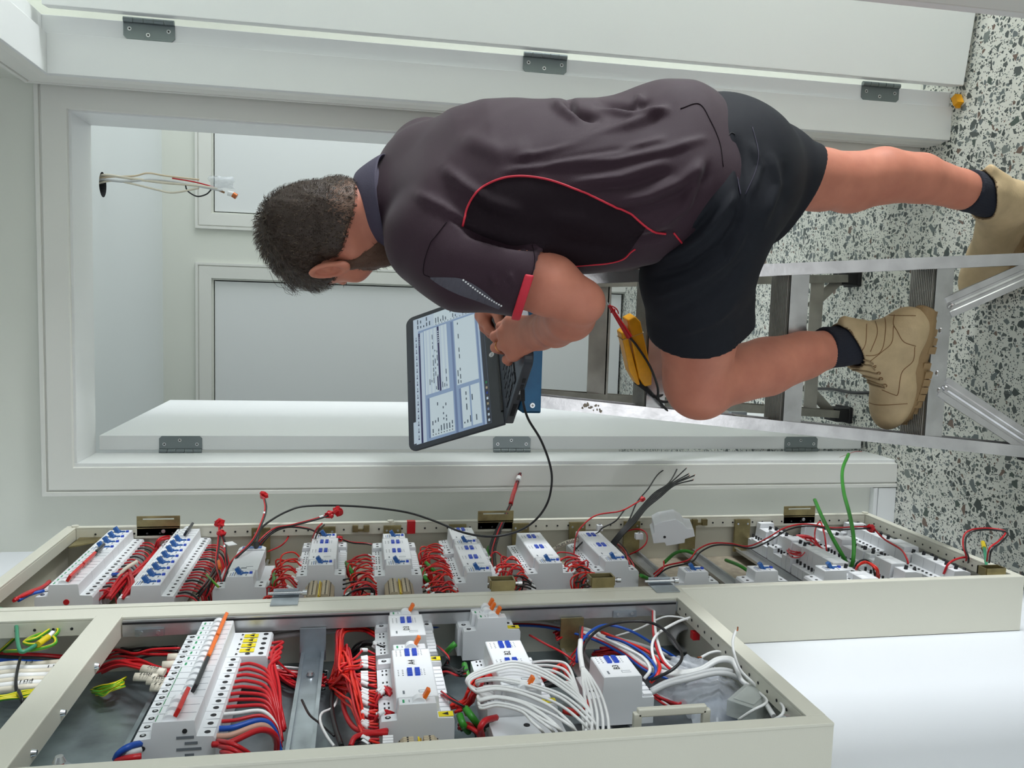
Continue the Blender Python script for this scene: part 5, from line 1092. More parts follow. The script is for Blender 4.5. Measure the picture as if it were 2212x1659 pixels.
def draped(name, hit, line, r, m, parent, off=0.0006, per=8, n=6, ends=True, flat=1.0):
    q = spline([(x, y, 0) for x, y in line], per); pts = []
    for v in q:
        h_ = hit(v.x, v.y, off)
        if h_ is not None and (not pts or (h_[0] - pts[-1]).length < 0.05): pts.append(h_[0])
    if len(pts) < 2: return None
    mb = MB(); mb.tube(pts, r, m, n, flat=flat); return mb.build(name, parent)
def patch(name, hit, la, lb, m, parent, off=0.0006, nu=30, nv=10):
    A_ = spline([(x, y, 0) for x, y in la], 12); B_ = spline([(x, y, 0) for x, y in lb], 12); g = {}; mb = MB(); vs = []; fs = []
    for i in range(nu + 1):
        fi = i / nu; a = A_[min(len(A_) - 1, int(fi * (len(A_) - 1)))]; b = B_[min(len(B_) - 1, int(fi * (len(B_) - 1)))]
        for j in range(nv + 1):
            t = j / nv; h_ = hit(a.x + (b.x - a.x) * t, a.y + (b.y - a.y) * t, off)
            if h_ is not None: g[i, j] = len(vs); vs.append(h_[0])
    for i in range(nu):
        for j in range(nv):
            k = [g.get(x) for x in ((i, j), (i + 1, j), (i + 1, j + 1), (i, j + 1))]
            if None not in k and max((vs[k[p]] - vs[k[(p + 1) % 4]]).length for p in range(4)) < 0.03: fs.append(tuple(k))
    mb.add(vs, fs, m, True); return mb.build(name, parent)
patch('mesh_panel', sh_hit, [(930, 599), (965, 599), (1000, 603), (1040, 625), (1083, 661)], [(930, 602), (955, 619), (990, 636), (1030, 650), (1078, 668)], 'shirt_mesh', shirt_o, nu=60, nv=14)
patch('side_panel', sh_hit, [(1001, 486), (1010, 448), (1034, 413), (1075, 390), (1120, 382), (1180, 389), (1240, 409), (1300, 435), (1360, 463), (1395, 491)], [(1003, 490), (1040, 508), (1080, 522), (1110, 530), (1160, 528), (1185, 560), (1235, 572), (1290, 568), (1345, 556), (1390, 500)], 'shirt_side', shirt_o, off=0.0014, nu=70, nv=24)
draped('piping', sh_hit, [(1000, 488), (1010, 448), (1034, 412), (1075, 389), (1120, 381), (1180, 388), (1240, 408), (1300, 434), (1360, 462), (1395, 490), (1415, 500), (1438, 505)], 0.0018, 'cuff_red', shirt_o, off=0.0016)
draped('piping', sh_hit, [(1455, 503), (1464, 514), (1474, 526)], 0.0015, 'cuff_red', shirt_o)
draped('piping', sh_hit, [(1222, 576), (1260, 573), (1310, 569), (1345, 560), (1362, 545), (1372, 538)], 0.0014, 'cuff_red', shirt_o)
draped('seam', sh_hit, [(928, 598), (915, 590), (918, 560), (930, 525), (940, 512), (965, 480)], 0.0006, 'shirt_side', shirt_o)
draped('seam', sh_hit, [(1150, 528), (1155, 560), (1150, 590), (1142, 615)], 0.0006, 'shirt_side', shirt_o)
draped('seam', sh_hit, [(1470, 235), (1510, 225), (1535, 262), (1555, 310), (1562, 360)], 0.0007, 'shirt_side', shirt_o)
mb = MB()
for k in range(17):
    t = k / 16; x = 1001 + (1083 - 1001) * t; y = 605 + (660 - 605) * t + 3 * math.sin(t * 3.1); h_ = sh_hit(x, y, 0.0004)
    if h_ is not None: mb.sphere(h_[0], 0.0016, 'marker_white', 8)
if mb.v: mb.build('reflective_dots', shirt_o)
# ---- collar : a folded band around the neck
mb = MB(); nk = 40; ax = nrm(ZU * 0.93 + HF * 0.10 - NV(0.10, -0.22, 0)); cu = nrm(np.cross(ax, FD)); cv = np.cross(ax, cu); CC = J['neck'] + ZU * 0.004; vs = []; prof = [(0.0610, -0.020), (0.0600, 0.030), (0.0630, 0.038), (0.0690, 0.036), (0.0900, -0.010), (0.0875, -0.016), (0.0700, 0.010)]
for i in range(nk):
    t = 2 * math.pi * i / nk; dr = cu * math.cos(t) * 1.02 + cv * math.sin(t) * 0.94; fr = max(0, float(nrm(dr) @ FD)); drop = -0.030 * fr ** 1.5
    for r, h in prof: vs.append(CC + dr * (r + (0.010 * fr)) + ax * (h + drop))
q = len(prof); fs = [(i * q + j, i * q + (j + 1) % q, ((i + 1) % nk) * q + (j + 1) % q, ((i + 1) % nk) * q + j) for i in range(nk) for j in range(q)]
mb.add(vs, fs, 'collar_cloth', True); co = mb.build('collar', shirt_o); bm = bmesh.new(); bm.from_mesh(co.data); bmesh.ops.recalc_face_normals(bm, faces=bm.faces); bm.to_mesh(co.data); bm.free()
sb = co.modifiers.new('s', 'SUBSURF'); sb.levels = 1; sb.render_levels = 2
# ---- shorts
lo, hi = bb([py3(1480, 392, 1.30), py3(1790, 420, 1.47), py3(1570, 760, 1.42), py3(1400, 700, 1.4)], 0.17); HV, HFc = nets(shorts, lo, hi, 0.0045); HV = smooth_mesh(HV, HFc, 3, 0.5)
HFOLD = [([(1420, 560), (1480, 540), (1540, 490), (1590, 420)], 9, .006), ([(1410, 600), (1490, 580), (1560, 530), (1600, 470)], 10, -.006), ([(1420, 640), (1500, 610), (1570, 560), (1608, 500)], 9, .006), ([(1440, 680), (1520, 650), (1580, 600), (1610, 560)], 11, -.004), ([(1470, 720), (1545, 690), (1590, 650)], 10, .004),
         ([(1445, 530), (1500, 500), (1545, 450)], 8, -.006), ([(1590, 300), (1600, 380), (1600, 450), (1590, 500)], 8, -.005), ([(1625, 310), (1640, 360), (1625, 420)], 8, .004), ([(1660, 330), (1680, 400), (1650, 480)], 12, .004), ([(1700, 350), (1690, 430), (1660, 500)], 12, -.003)]
HV = folds(HV, HFc, HFOLD); shorts_o, HV, HFc = mesh_obj('shorts', [(HV, HFc)], ['shorts_cloth'], person); so_hit = caster(HV, HFc)
draped('seam', so_hit, [(1625, 275), (1638, 330), (1632, 370), (1610, 420)], 0.0006, 'collar_cloth', shorts_o)
draped('seam', so_hit, [(1582, 330), (1592, 380), (1600, 420)], 0.0009, 'collar_cloth', shorts_o)
draped('thread', so_hit, [(1565, 290), (1573, 293), (1580, 287), (1588, 291)], 0.0006, 'black_plastic', shorts_o)
# ---- socks
def sockf(pts):
    def f(P): return chain(P, pts, 0.015)
    return f
sockL = [(py3(1783, 752, 1.505), 0.0405), (py3(1815, 748, 1.512), 0.0400), (py3(1862, 744, 1.520), 0.0385), (py3(1892, 744, 1.525), 0.036)]
sockR = [(py3(2094, 412, 1.512), 0.0405), (py3(2130, 424, 1.522), 0.0400), (py3(2175, 438, 1.533), 0.0390), (py3(2188, 443, 1.536), 0.036)]
for nm, pts, pl, nn in (('sock', sockL, py3(1778, 752, 1.505), sockL[0][0] - sockL[2][0]), ('sock', sockR, py3(2086, 410, 1.512), sockR[0][0] - sockR[2][0])):
    n0 = nrm(nn); f = lambda P, pts=pts, pl=pl, n0=n0: smax(chain(P, [(pts[0][0] + n0 * 0.03, pts[0][1])] + pts, 0.015), (P - pl) @ n0, 0.002)
    lo, hi = bb([p for p, _ in pts], 0.055); V, F = nets(f, lo, hi, 0.003); V = smooth_mesh(V, F, 2, 0.4)
    N = vnorm(V, F); U = nrm(np.cross(n0, NV(0, 1, 0))); Wq = np.cross(n0, U); rel = V - pl; ang = np.arctan2(rel @ U, rel @ Wq); V = V + N * (0.0006 * np.sin(ang * 46))[:, None]
    mesh_obj(nm, [(V, F)], ['sock_cloth'], person)
# ---- boots
def boot(heel, toe, shin_top, ank, label, tongue=True):
    dv = np.asarray(toe) - np.asarray(heel); L = np.linalg.norm(dv); d = dv / L; s = nrm(np.cross(ZU, d)); G = np.asarray(heel)
    Q = lambda a, b, c: G + d * (a * L) + s * b + ZU * c
    sh = nrm(np.asarray(shin_top) - np.asarray(ank)); top = np.asarray(ank) + sh * 0.075
    def f(P):
        e = chain(P, [(Q(0.13, 0, 0.048), 0.036), (Q(0.40, 0, 0.052), 0.037), (Q(0.62, 0, 0.050), 0.039)], 0.02)
        e = smin(e, ell(P, Q(0.76, 0.002, 0.045), np.stack([d, s, ZU]), (0.078, 0.047, 0.044)), 0.02)
        e = smin(e, chain(P, [(Q(0.20, 0, 0.06), 0.040), (np.asarray(ank) - sh * 0.005, 0.0465), (top, 0.0500)], 0.02), 0.025)
        e = smin(e, cone(P, Q(0.60, 0, 0.060), np.asarray(ank) + sh * 0.02 + d * 0.022, 0.034, 0.034), 0.025)
        e = smin(e, chain(P, [(np.asarray(ank) + sh * 0.05 - d * 0.03, 0.022), (np.asarray(ank) + sh * 0.095 - d * 0.052, 0.012)], 0.01), 0.012)
        e = smax(e, (P - top) @ sh - 0.012 * 0 - 0.020 * np.clip(-((P - top) @ d) / 0.03, -1, 1.6), 0.005)
        e = smax(e, -cone(P, np.asarray(ank) + sh * 0.02, np.asarray(ank) + sh * 0.16, 0.040, 0.0445), 0.004)
        return smax(e, G[2] + 0.020 - P[..., 2], 0.003)
    lo, hi = bb([Q(0, 0, 0), Q(1.05, 0, 0.05), top], 0.085); lo[2] = G[2] + 0.008; V, F = nets(f, lo, hi, 0.003); V = smooth_mesh(V, F, 2, 0.4)
    def bm_(V, F): c = V[F].mean(1); ins = np.linalg.norm((c - np.asarray(ank)) - ((c - np.asarray(ank)) @ sh)[:, None] * sh, axis=1) < 0.046; return (ins & (((c - np.asarray(ank)) @ sh) > 0.035)).astype(int)
    bo, V, F = mesh_obj('boot', [(V, F)], ['boot_leather', 'boot_lining'], person, bm_); bo['label'] = label
    # lugged sole
    mb = MB(); out = []
    for k in range(44):
        t = 2 * math.pi * k / 44; a = 0.5 - 0.53 * math.cos(t); w_ = 0.043 * (1 if a > 0.45 else 0.86) * abs(math.sin(t)) ** 0.62 * (1 - 0.10 * math.exp(-((a - 0.42) / 0.12) ** 2)) * (1 if math.sin(t) > 0 else -1); out.append((a, w_))
    def ring(scale, z): return [Vector(Q(0.5 + (a - 0.5) * scale, b * scale, z)) for a, b in out]
    n = len(out); R = [ring(0.97, 0.010), ring(1.0, 0.010), ring(1.02, 0.020), ring(1.02, 0.031), ring(0.97, 0.038)]
    vs = [v for r in R for v in r]; fs = [tuple(range(n - 1, -1, -1)), tuple((len(R) - 1) * n + j for j in range(n))] + [(i * n + j, i * n + (j + 1) % n, (i + 1) * n + (j + 1) % n, (i + 1) * n + j) for i in range(len(R) - 1) for j in range(n)]
    mb.add(vs, fs, 'boot_sole', True)
    for k in range(15):
        a = -0.005 + k * 0.070
        if 0.30 < a < 0.40: continue
        w_ = 0.043 * (1 if a > 0.45 else 0.86) * max(0.25, (1 - abs(2 * min(max(a, 0.02), 0.98) - 1) ** 3.2)); h = 0.0 if not (0.36 < a < 0.42) else 0.004
        for sg in (-1, 1):
            q8 = [Q(a, sg * 0.004, h), Q(a + 0.060, sg * 0.004, h), Q(a + 0.060, sg * (w_ + 0.0008), h), Q(a, sg * (w_ + 0.0008), h)]; q8 += [v + ZU * 0.016 for v in q8]
            mb.add(q8, [(0, 3, 2, 1), (4, 5, 6, 7), (0, 1, 5, 4), (1, 2, 6, 5), (2, 3, 7, 6), (3, 0, 4, 7)] if sg < 0 else [(0, 1, 2, 3), (4, 7, 6, 5), (0, 4, 5, 1), (1, 5, 6, 2), (2, 6, 7, 3), (3, 7, 4, 0)], 'boot_sole')
    mb.build('sole', bo)
    return bo, caster(V, F), Q
SZ = treads[0] + 0.001; LH_ = NV(*onZ(2019, 672, SZ)); LT_ = NV(*onZ(1955, 905, SZ))
bL, bhit, QL = boot(LH_, LT_, py3(1780, 752, 1.505), py3(1893, 742, 1.527), 'tan lace-up work boot standing on the lowest tread')
RH_ = NV(0.285, 1.545, 0.0015); RT_ = RH_ + nrm(NV(-.80, .60, 0)) * 0.27
bR, bhitR, QR = boot(RH_, RT_, py3(2086, 410, 1.512), py3(2178, 438, 1.535), 'tan lace-up work boot on the terrazzo floor')
for line in ([(1902, 658), (1912, 690), (1912, 720), (1905, 755), (1886, 768), (1842, 765)], [(1898, 668), (1915, 680), (1978, 682)], [(1932, 680), (1930, 700), (1938, 715), (1952, 738), (1978, 748)], [(1930, 705), (1926, 740), (1905, 760), (1880, 780)], [(1976, 750), (1972, 780), (1948, 805), (1940, 850), (1930, 852), (1905, 842)], [(1870, 868), (1900, 875), (1960, 872)], [(1890, 690), (1895, 720), (1880, 760)], [(1872, 700), (1870, 740), (1860, 762)]):
    draped('stitching', bhit, line, 0.0008, 'boot_stitch', bL, off=0.0002)
mb = MB()
def lace(pts, r=0.0016):
    P_ = []
    for x, y in [(v.x, v.y) for v in spline([(a, b, 0) for a, b in pts], 5)]:
        h_ = bhit(x, y, 0.0022)
        if h_ is not None: P_.append(h_[0])
    if len(P_) > 2: mb.tube(P_, r, 'lace', 6)
for pts in ([(1835, 788), (1860, 786), (1882, 790), (1889, 798)], [(1828, 798), (1865, 800), (1890, 806), (1897, 806)], [(1840, 806), (1870, 812), (1898, 820), (1902, 818)], [(1850, 812), (1880, 822), (1905, 832), (1910, 830)], [(1862, 815), (1885, 830), (1912, 838)], [(1825, 790), (1835, 778), (1860, 775), (1872, 778), (1885, 785)]): lace(pts)
if mb.v: mb.build('laces', bL)
for x, y in ((1889, 792), (1898, 806), (1903, 818), (1912, 833)):
    h_ = bhit(x, y, 0.0005)
    if h_ is not None:
        m2 = MB(); c = h_[0]; nn = h_[1]; u = nn.orthogonal().normalized(); v = nn.cross(u); m2.tube([c + (u * math.cos(a) + v * math.sin(a)) * 0.0034 for a in [k * math.pi / 6 for k in range(11)]], 0.0009, 'boot_stitch', 6); m2.build('lace_hook', bL)
# ---- wedding ring
rc = lm[2] * 0.42 + lp[2] * 0.58; rdv = nrm(lp[2] - lm[2]); mb = MB(); uu = nrm(np.cross(rdv, ZU)); vv = np.cross(rdv, uu)
ring_pts = [Vector(rc + (uu * math.cos(2 * math.pi * k / 28) + vv * math.sin(2 * math.pi * k / 28)) * 0.0103) for k in range(29)]; mb.tube(ring_pts, 0.0012, 'gold', 8, cap=False)
tag(mb.build('wedding_ring'), 'gold wedding ring on the ring finger of the typing left hand', 'ring')
# ---- hair
def hair_sdf(P):
    q = (P - HC) @ HA.T; l, f, u = q[..., 0], q[..., 1], q[..., 2]
    d = ell(P, hp_(0, -0.004, 0.014), HA, (0.0765, 0.0885, 0.0855)); d = smin(d, ell(P, hp_(0, 0.042, 0.048), HA, (0.058, 0.054, 0.038)), 0.02); d = smin(d, ell(P, hp_(0, -0.040, -0.024), HA, (0.056, 0.042, 0.050)), 0.02)
    d = smin(d, head_core(P) - 0.0035, 0.006)
    d = d + 0.0012 * np.sin(f * 240 + 3 * np.sin(l * 90)) * np.cos(u * 210 + 2 * np.sin(f * 60))
    # hair line: forehead, around the ear, nape
    line = np.interp(f, [-0.11, -0.075, -0.045, -0.022, 0.0, 0.012, 0.02, 0.032, 0.05, 0.075, 0.10], [-0.135, -0.125, -0.098, -0.058, 0.008, 0.008, -0.020, -0.012, 0.020, 0.032, 0.040])
    return smax(d, (line - u) * 0.8, 0.006)
lo, hi = bb([hp_(0, 0, 0.0)], 0.15); V, F = nets(hair_sdf, lo, hi, 0.003); V = smooth_mesh(V, F, 1, 0.4)
hair_o, V, F = mesh_obj('hair', [(V, F)], ['hair_brown', 'stubble'], person, lambda V, F: ((((V[F].mean(1) - HC) @ HU) + 0.3 * ((V[F].mean(1) - HC) @ HF)) < -0.104 + 0.022 * np.random.default_rng(9).random(len(F))).astype(int))
# strands: tapered blades standing on the cap
rr_ = np.random.default_rng(2); N = vnorm(V, F); q = (V - HC) @ HA.T; mb = MB(); svs = []; sfs = []; smi = []
idx = rr_.choice(len(V), 10000, replace=True)
for i in idx:
    p = V[i]; n = N[i]; l, f, u = q[i]
    if n @ (p - HC) < 0: continue
    top = np.clip((u - 0.015) / 0.05, 0, 1); Ls = 0.007 + 0.020 * top * rr_.uniform(0.6, 1.3); flow = HF * (0.3 + 0.9 * top) - HU * (0.9 * (1 - top)) + HL * 0.2 * np.sign(l) * (1 - top) + rr_.normal(0, 0.30, 3)
    if f < -0.05: flow = flow - HF * 0.5 * top
    t = flow - n * (flow @ n); t = nrm(t); w_ = nrm(np.cross(n, t)) * 0.0005; a = p - n * 0.001; b = p + t * Ls * 0.5 + n * (0.0030 + 0.005 * top); c = p + t * Ls + n * (0.0020 + 0.007 * top * rr_.uniform(0, 1.4))
    k = len(svs); svs += [a - w_, a + w_, b - w_ * 0.8, b + w_ * 0.8, c]; sfs += [(k, k + 1, k + 3, k + 2), (k + 2, k + 3, k + 4)]; g = 1 if rr_.random() < 0.16 else 0; smi += [g, g]
for k_ in range(2):
    mm = ('hair_brown', 'hair_light')[k_]; mb.add(svs, [f for f, g in zip(sfs, smi) if g == k_], mm, False)
# loose tufts on the crown and the fringe over the brow
def tuft(px0, py0, px1, py1, Y, n, spread, m='hair_brown', curl=6):
    for _ in range(n):
        a = NV(px0 + rr_.normal(0, spread), py0 + rr_.normal(0, spread)); b = NV(px1 + rr_.normal(0, spread), py1 + rr_.normal(0, spread)); y0 = Y + rr_.normal(0, 0.012); mid = (a + b) / 2 + NV(rr_.normal(0, curl), rr_.normal(0, curl))
        mb.tube(spline([py3(*a, y0), py3(*mid, y0 + 0.003), py3(*b, y0 + 0.006)], 4), 0.00045, m, 4, cap=False, r_end=0.00015)
tuft(600, 455, 558, 498, 1.45, 34, 6, curl=8); tuft(600, 490, 556, 520, 1.45, 30, 6, curl=7); tuft(590, 430, 578, 462, 1.45, 20, 5); tuft(600, 580, 640, 628, 1.50, 46, 6, curl=6); tuft(640, 610, 690, 628, 1.50, 50, 5, curl=5); tuft(620, 600, 636, 634, 1.49, 18, 5, curl=8)
mb.build('strands', hair_o)
# ---- beard
def beard_sdf(P):
    q = (P - HC) @ HA.T; l, f, u = q[..., 0], q[..., 1], q[..., 2]; d = smin(smin(ell(P, hp_(0, 0.042, -0.064), HA, (0.055, 0.050, 0.060)), ell(P, hp_(0, 0.068, -0.110), HA, (0.036, 0.030, 0.034)), 0.03), head_core(P) - 0.004, 0.004)
    for s in (-1, 1): d = smin(d, cone(P, hp_(0.058 * s, 0.006, -0.052), hp_(0.024 * s, 0.064, -0.106), 0.0195, 0.022), 0.02); 
    top = np.interp(f, [-0.02, 0.0, 0.012, 0.03, 0.06, 0.11], [-0.075, -0.030, -0.018, -0.050, -0.058, -0.060])
    d = smax(d, (u - top) * 0.8, 0.006); d = smax(d, -(f + 0.3 * (u + 0.06) - 0.002), 0.008)
    for s in (0,): d = smax(d, -ell(P, hp_(0, 0.105, -0.075), HA, (0.020, 0.020, 0.010)), 0.004)
    return d + 0.0008 * np.sin(f * 300 + l * 200) * np.sin(u * 260)
lo, hi = bb([hp_(0, 0.04, -0.07)], 0.10); V, F = nets(beard_sdf, lo, hi, 0.003)
beard_o, V, F = mesh_obj('beard', [(V, F)], ['beard_brown'], person)
N = vnorm(V, F); mb = MB(); svs = []; sfs = []
for i in rr_.choice(len(V), 2600, replace=True):
    p = V[i]; n = N[i]; t = nrm(-HU * 0.8 + HF * 0.3 + rr_.normal(0, 0.6, 3)); t = nrm(t - n * (t @ n)); w_ = nrm(np.cross(n, t)) * 0.0006; L = rr_.uniform(0.004, 0.009); k = len(svs); svs += [p - w_, p + w_, p + t * L + n * L * rr_.uniform(0.2, 0.8)]; sfs.append((k, k + 1, k + 2))
mb.add(svs, sfs, 'beard_brown', False); mb.build('strands', beard_o)
# ---- eyelashes and eyebrow hair on the visible side, arm and leg hair
mb = MB()
for s in (1, -1):
    for k in range(14):
        a = hp_(0.031 * s + (k - 6.5) * 0.0017, 0.0885 - 0.0002 * abs(k - 6.5) ** 2, -0.008); mb.tube([Vector(a), Vector(a + HF * 0.004 - HU * 0.001), Vector(a + HF * 0.0075 + HU * 0.0012)], 0.0004, 'hair_brown', 4, r_end=0.0001)
    for k in range(40):
        a = hp_((0.014 + 0.034 * rr_.random()) * s, 0.0935 - 0.004 * rr_.random(), 0.0115 + rr_.normal(0, 0.002)); mb.tube([Vector(a), Vector(a + HL * s * 0.005 + HF * 0.002 + HU * 0.001)], 0.0004, 'hair_brown', 4, r_end=0.0001)
mb.build('eyebrows', person)
# ================================================================ WIRES AND CABLES
rw = random.Random(21)
def pt(p):
    if len(p) == 3: return onX(p[0], p[1], p[2])
    return onY(p[0], p[1], p[3]) if p[2] is None else onX(p[0], p[1], p[2])
NW = {}
def wire(name, label, cat, pts, m, r=0.0013, group=None, per=6, n=6, parts=None, raw=False):
    P_ = [Vector(p) for p in pts] if raw else [pt(p) for p in pts]
    mb = MB(); sp = spline(P_, per); mb.tube(sp, r, m, n); o = mb.build(name); tag(o, label, cat, group)
    NW[m] = NW.get(m, 0) + 1
    if parts:
        for nm, t, L, rr, mm in parts:   # sleeve at parameter t (0..1)
            i = min(len(sp) - 2, max(0, int(t * (len(sp) - 1)))); a = sp[i]; d = (sp[i + 1] - sp[i]).normalized(); q = MB(); q.cyl(a - d * L / 2, a + d * L / 2, rr, mm, 8); q.build(nm, o)
    return o
def bundle(n, path, m, r, label, group, jit=5, jx=0.006, name='wire', marker=None, end_j=None):
    for k in range(n):
        f = (k + 0.5) / n - 0.5; pts = []
        ox, oy, oX = rw.gauss(0, 0.5), rw.gauss(0, 0.5), rw.gauss(0, 0.5)
        for i, (x, y, X) in enumerate(path):
            j = jit if not isinstance(jit, (list, tuple)) else jit[i]
            pts.append((x + j * (ox + rw.gauss(0, 0.25)), y + j * (oy + rw.gauss(0, 0.25)), min(-0.474 if X < -0.474 else X, max(-0.563, X + jx * oX)) if X > -0.57 else X))
        mm = m if isinstance(m, str) else rw.choice(m)
        wire(name, label, 'wire', pts, mm, r, group, parts=[('marker_sleeve', marker, 0.008, r * 1.7, 'marker_white')] if marker is not None else None)
# --- far cabinet : looped red control wires on the upper side of each controller
rowlab = {'D': 'fourth', 'E': 'fifth', 'F': 'sixth', 'G': 'seventh', 'H': 'eighth'}
def loops(key, y0, y1, n, reds=('wire_red', 'wire_orange_red'), blacks=0, side=1, x0=-0.503, reach=0.05):
    z = ZR[key]; 
    for k in range(n):
        y = y0 + (y1 - y0) * (k + rw.random()) / n; m = rw.choice(reds) if k >= blacks else 'wire_black'; h = reach * rw.uniform(0.7, 1.15); a = rw.uniform(-0.02, 0.02)
        s = Vector((x0, y, z + side * 0.040)); p1 = Vector((x0 + rw.uniform(0.0, 0.018), y + a * 0.3, z + side * (0.040 + h * 0.45))); p2 = Vector((x0 + rw.uniform(-0.012, 0.012), y + a - 0.01, z + side * (0.040 + h))); p3 = Vector((-0.545, y + a * 1.4 - 0.02, z + side * (0.045 + h * 0.6))); p4 = Vector((-0.562, y - 0.05 + a, z + side * 0.045))
        col = 'red' if 'red' in m else 'black'
        wire('control_wire', '%s control wire looping %s the controller in the %s row' % (col, 'above' if side > 0 else 'below', rowlab[key]), 'wire', [s, p1, p2, p3, p4], m, 0.0016, '%s control wires %s row %s' % (col, 'above' if side > 0 else 'below', rowlab[key]), per=5, n=5, raw=True, parts=[('marker_sleeve', rw.uniform(0.05, 0.16), 0.008, 0.0025, 'marker_white')] if rw.random() < 0.6 else None)
loops('D', 1.42, 1.66, 20); loops('E', 1.42, 1.66, 20); loops('F', 1.40, 1.72, 24); loops('G', 1.42, 1.62, 16, blacks=4); loops('H', 1.42, 1.62, 16, blacks=3)
loops('D', 1.38, 1.52, 6, ('wire_black',), 6, -1); loops('E', 1.38, 1.6, 6, ('wire_red',), 2, -1); loops('F', 1.45, 1.62, 5, ('wire_red',), 1, -1); loops('G', 1.45, 1.6, 5, ('wire_red',), 2, -1)
def stubs(z, y0, y1, n, side, ms, label, group, L=0.05, r=0.0017, x=-0.50):
    for k in range(n):
        y = y0 + (y1 - y0) * (k + 0.5) / n; m = ms[k % len(ms)]
        wire('wire', label[m], 'wire', [(x, y, z + side * 0.043), (x + 0.001, y, z + side * (0.043 + L * 0.4)), (x - 0.008, y - 0.004 + rw.uniform(-.006, .006), z + side * (0.043 + L * 0.8)), (x - 0.035, y - 0.012, z + side * (0.043 + L)), (-0.562, y - 0.02, z + side * (0.05 + L * 0.9))], m, r, group[m], raw=True, n=6, per=4)
lab = {'wire_red': 'red wire leaving the underside of the top row of breakers', 'wire_black': 'black wire leaving the underside of the top row of breakers'}; gr = {'wire_red': 'red wires under the top row', 'wire_black': 'black wires under the top row'}
stubs(ZR['A'], 1.48, 1.79, 16, -1, ['wire_red', 'wire_black', 'wire_red'], lab, gr, 0.035)
lab = {'wire_red': 'red wire leaving the underside of the second row of breakers', 'wire_black': 'black wire leaving the underside of the second row of breakers'}; gr = {'wire_red': 'red wires under the second row', 'wire_black': 'black wires under the second row'}
stubs(ZR['B'], 1.44, 1.76, 20, -1, ['wire_red', 'wire_black', 'wire_red', 'wire_red'], lab, gr, 0.045)
bundle(7, [(232, 1288, -.50), (262, 1252, -.487), (276, 1240, -.482), (280, 1262, -.485), (262, 1292, -.50)], ['wire_red'], 0.0024, 'thick red wire looping up between the top two rows', 'thick red loops between the top rows', 6)
bundle(9, [(215, 1292, -.52), (260, 1258, -.50), (300, 1230, -.50), (330, 1198, -.51), (350, 1170, -.52)], ['wire_red'], 0.0021, 'red wire running between the top two rows towards the doorway', 'red wires between the top rows', 7)
bundle(3, [(340, 1182, -.50), (345, 1168, -.485), (362, 1163, -.485), (385, 1160, -.50)], 'wire_red', 0.0021, 'red wire arching over the second row near the doorway', 'red arches by the second row', 3)
bundle(4, [(30, 1296, -.485), (60, 1282, -.485), (90, 1268, -.49), (105, 1258, -.495)], 'wire_red', 0.003, 'thick red supply cable entering the top row', 'thick red supply cables at the top row', 3)
wire('supply_cable', 'thick blue cable entering the near end of the top row', 'cable', [(40, 1297, -.49), (65, 1284, -.49), (95, 1276, -.49)], 'wire_blue', 0.003)
wire('cable_end', 'cream taped cable end poking up between the top two rows', 'cable', [(255, 1246, -.49), (272, 1228, -.478), (296, 1213, -.472)], 'wire_cream', 0.0035)
wire('cable_end', 'blue taped cable end beside the main switches', 'cable', [(243, 1241, -.49), (262, 1240, -.487)], 'wire_blue', 0.0035)
bundle(6, [(440, 1290, -.52), (452, 1262, -.50), (462, 1238, -.50), (448, 1225, -.51)], ['wire_red', 'wire_black'], 0.0018, 'wire twisting beside the bus power supply', 'wires beside the power supply', 8)
bundle(5, [(425, 1288, -.50), (445, 1264, -.485), (460, 1240, -.49), (470, 1228, -.50)], ['wire_black'], 0.0015, 'thin black wire curling left of the power supply', 'thin black wires by the power supply', 6)
wire('earth_wire', 'short green and yellow wire left of the power supply', 'wire', [(446, 1242, -.49), (458, 1254, -.485), (472, 1268, -.49)], 'wire_earth', 0.0022)
wire('cable_end', 'orange capped wire end beside the power supply', 'wire', [(475, 1228, -.487), (472, 1212, -.48)], 'orange_toggle', 0.0032)
# taped ends standing up out of the far cabinet
def blob(p, r, label, name='taped_wire_end', m='tape_red', seed=0):
    rb = random.Random(seed); mb = MB(); mb.sphere(p, r, m, 12, (1.0, 0.9, 1.05))
    mb.v = [v + Vector((rb.uniform(-1, 1), rb.uniform(-1, 1), rb.uniform(-1, 1))) * r * 0.28 for v in mb.v]; mb.sm = [False] * len(mb.sm)
    o = mb.build(name); return tag(o, label, 'taped wire end')
for k, (px, py, X, r, lb) in enumerate(((474, 1131, -.445, .009, 'red taped wire end standing beside the slotted bracket'), (478, 1152, -.455, .008, 'red tape wrapped round wires above the power supply'), (570, 1070, -.415, .0085, 'topmost red taped wire end against the pale wall'),
                           (712, 1112, -.435, .009, 'red tape wrap where four wires join near the cabinet frame'), (730, 1104, -.428, .0095, 'red taped wire end leaning towards the wall above the fourth row'), (1882, 1141, -.455, .0085, 'red taped wire end above the bottom rows'), (1388, 1078, -.43, .006, 'small red taped wire end beside the black wire fan'), (733, 1163, -.485, .006, 'small red tape wrap beside the fourth row'))):
    blob(pt((px, py, X)), r, lb, seed=k)
def pair(label, pts, ms=('wire_red', 'wire_black'), r=0.0017, off=3.0, sl=None):
    for k, m in enumerate(ms): wire('wire', ('red' if 'red' in m else 'black') + ' ' + label, 'wire', [(p[0] + (k - 0.5) * off, p[1] + (k - 0.5) * off * 0.6) + tuple(p[2:]) for p in pts], m, r, parts=[('marker_sleeve', sl, 0.009, r * 1.6, 'marker_white')] if sl and k == 0 else None)
pair('wire rising to the red taped end by the slotted bracket', [(478, 1262, -.50), (468, 1215, -.485), (472, 1175, -.468), (475, 1138, -.448)], sl=0.85)
pair('wire rising beside the power supply into a tape wrap', [(492, 1240, -.50), (488, 1200, -.48), (486, 1175, -.47), (480, 1156, -.458)], sl=0.6)
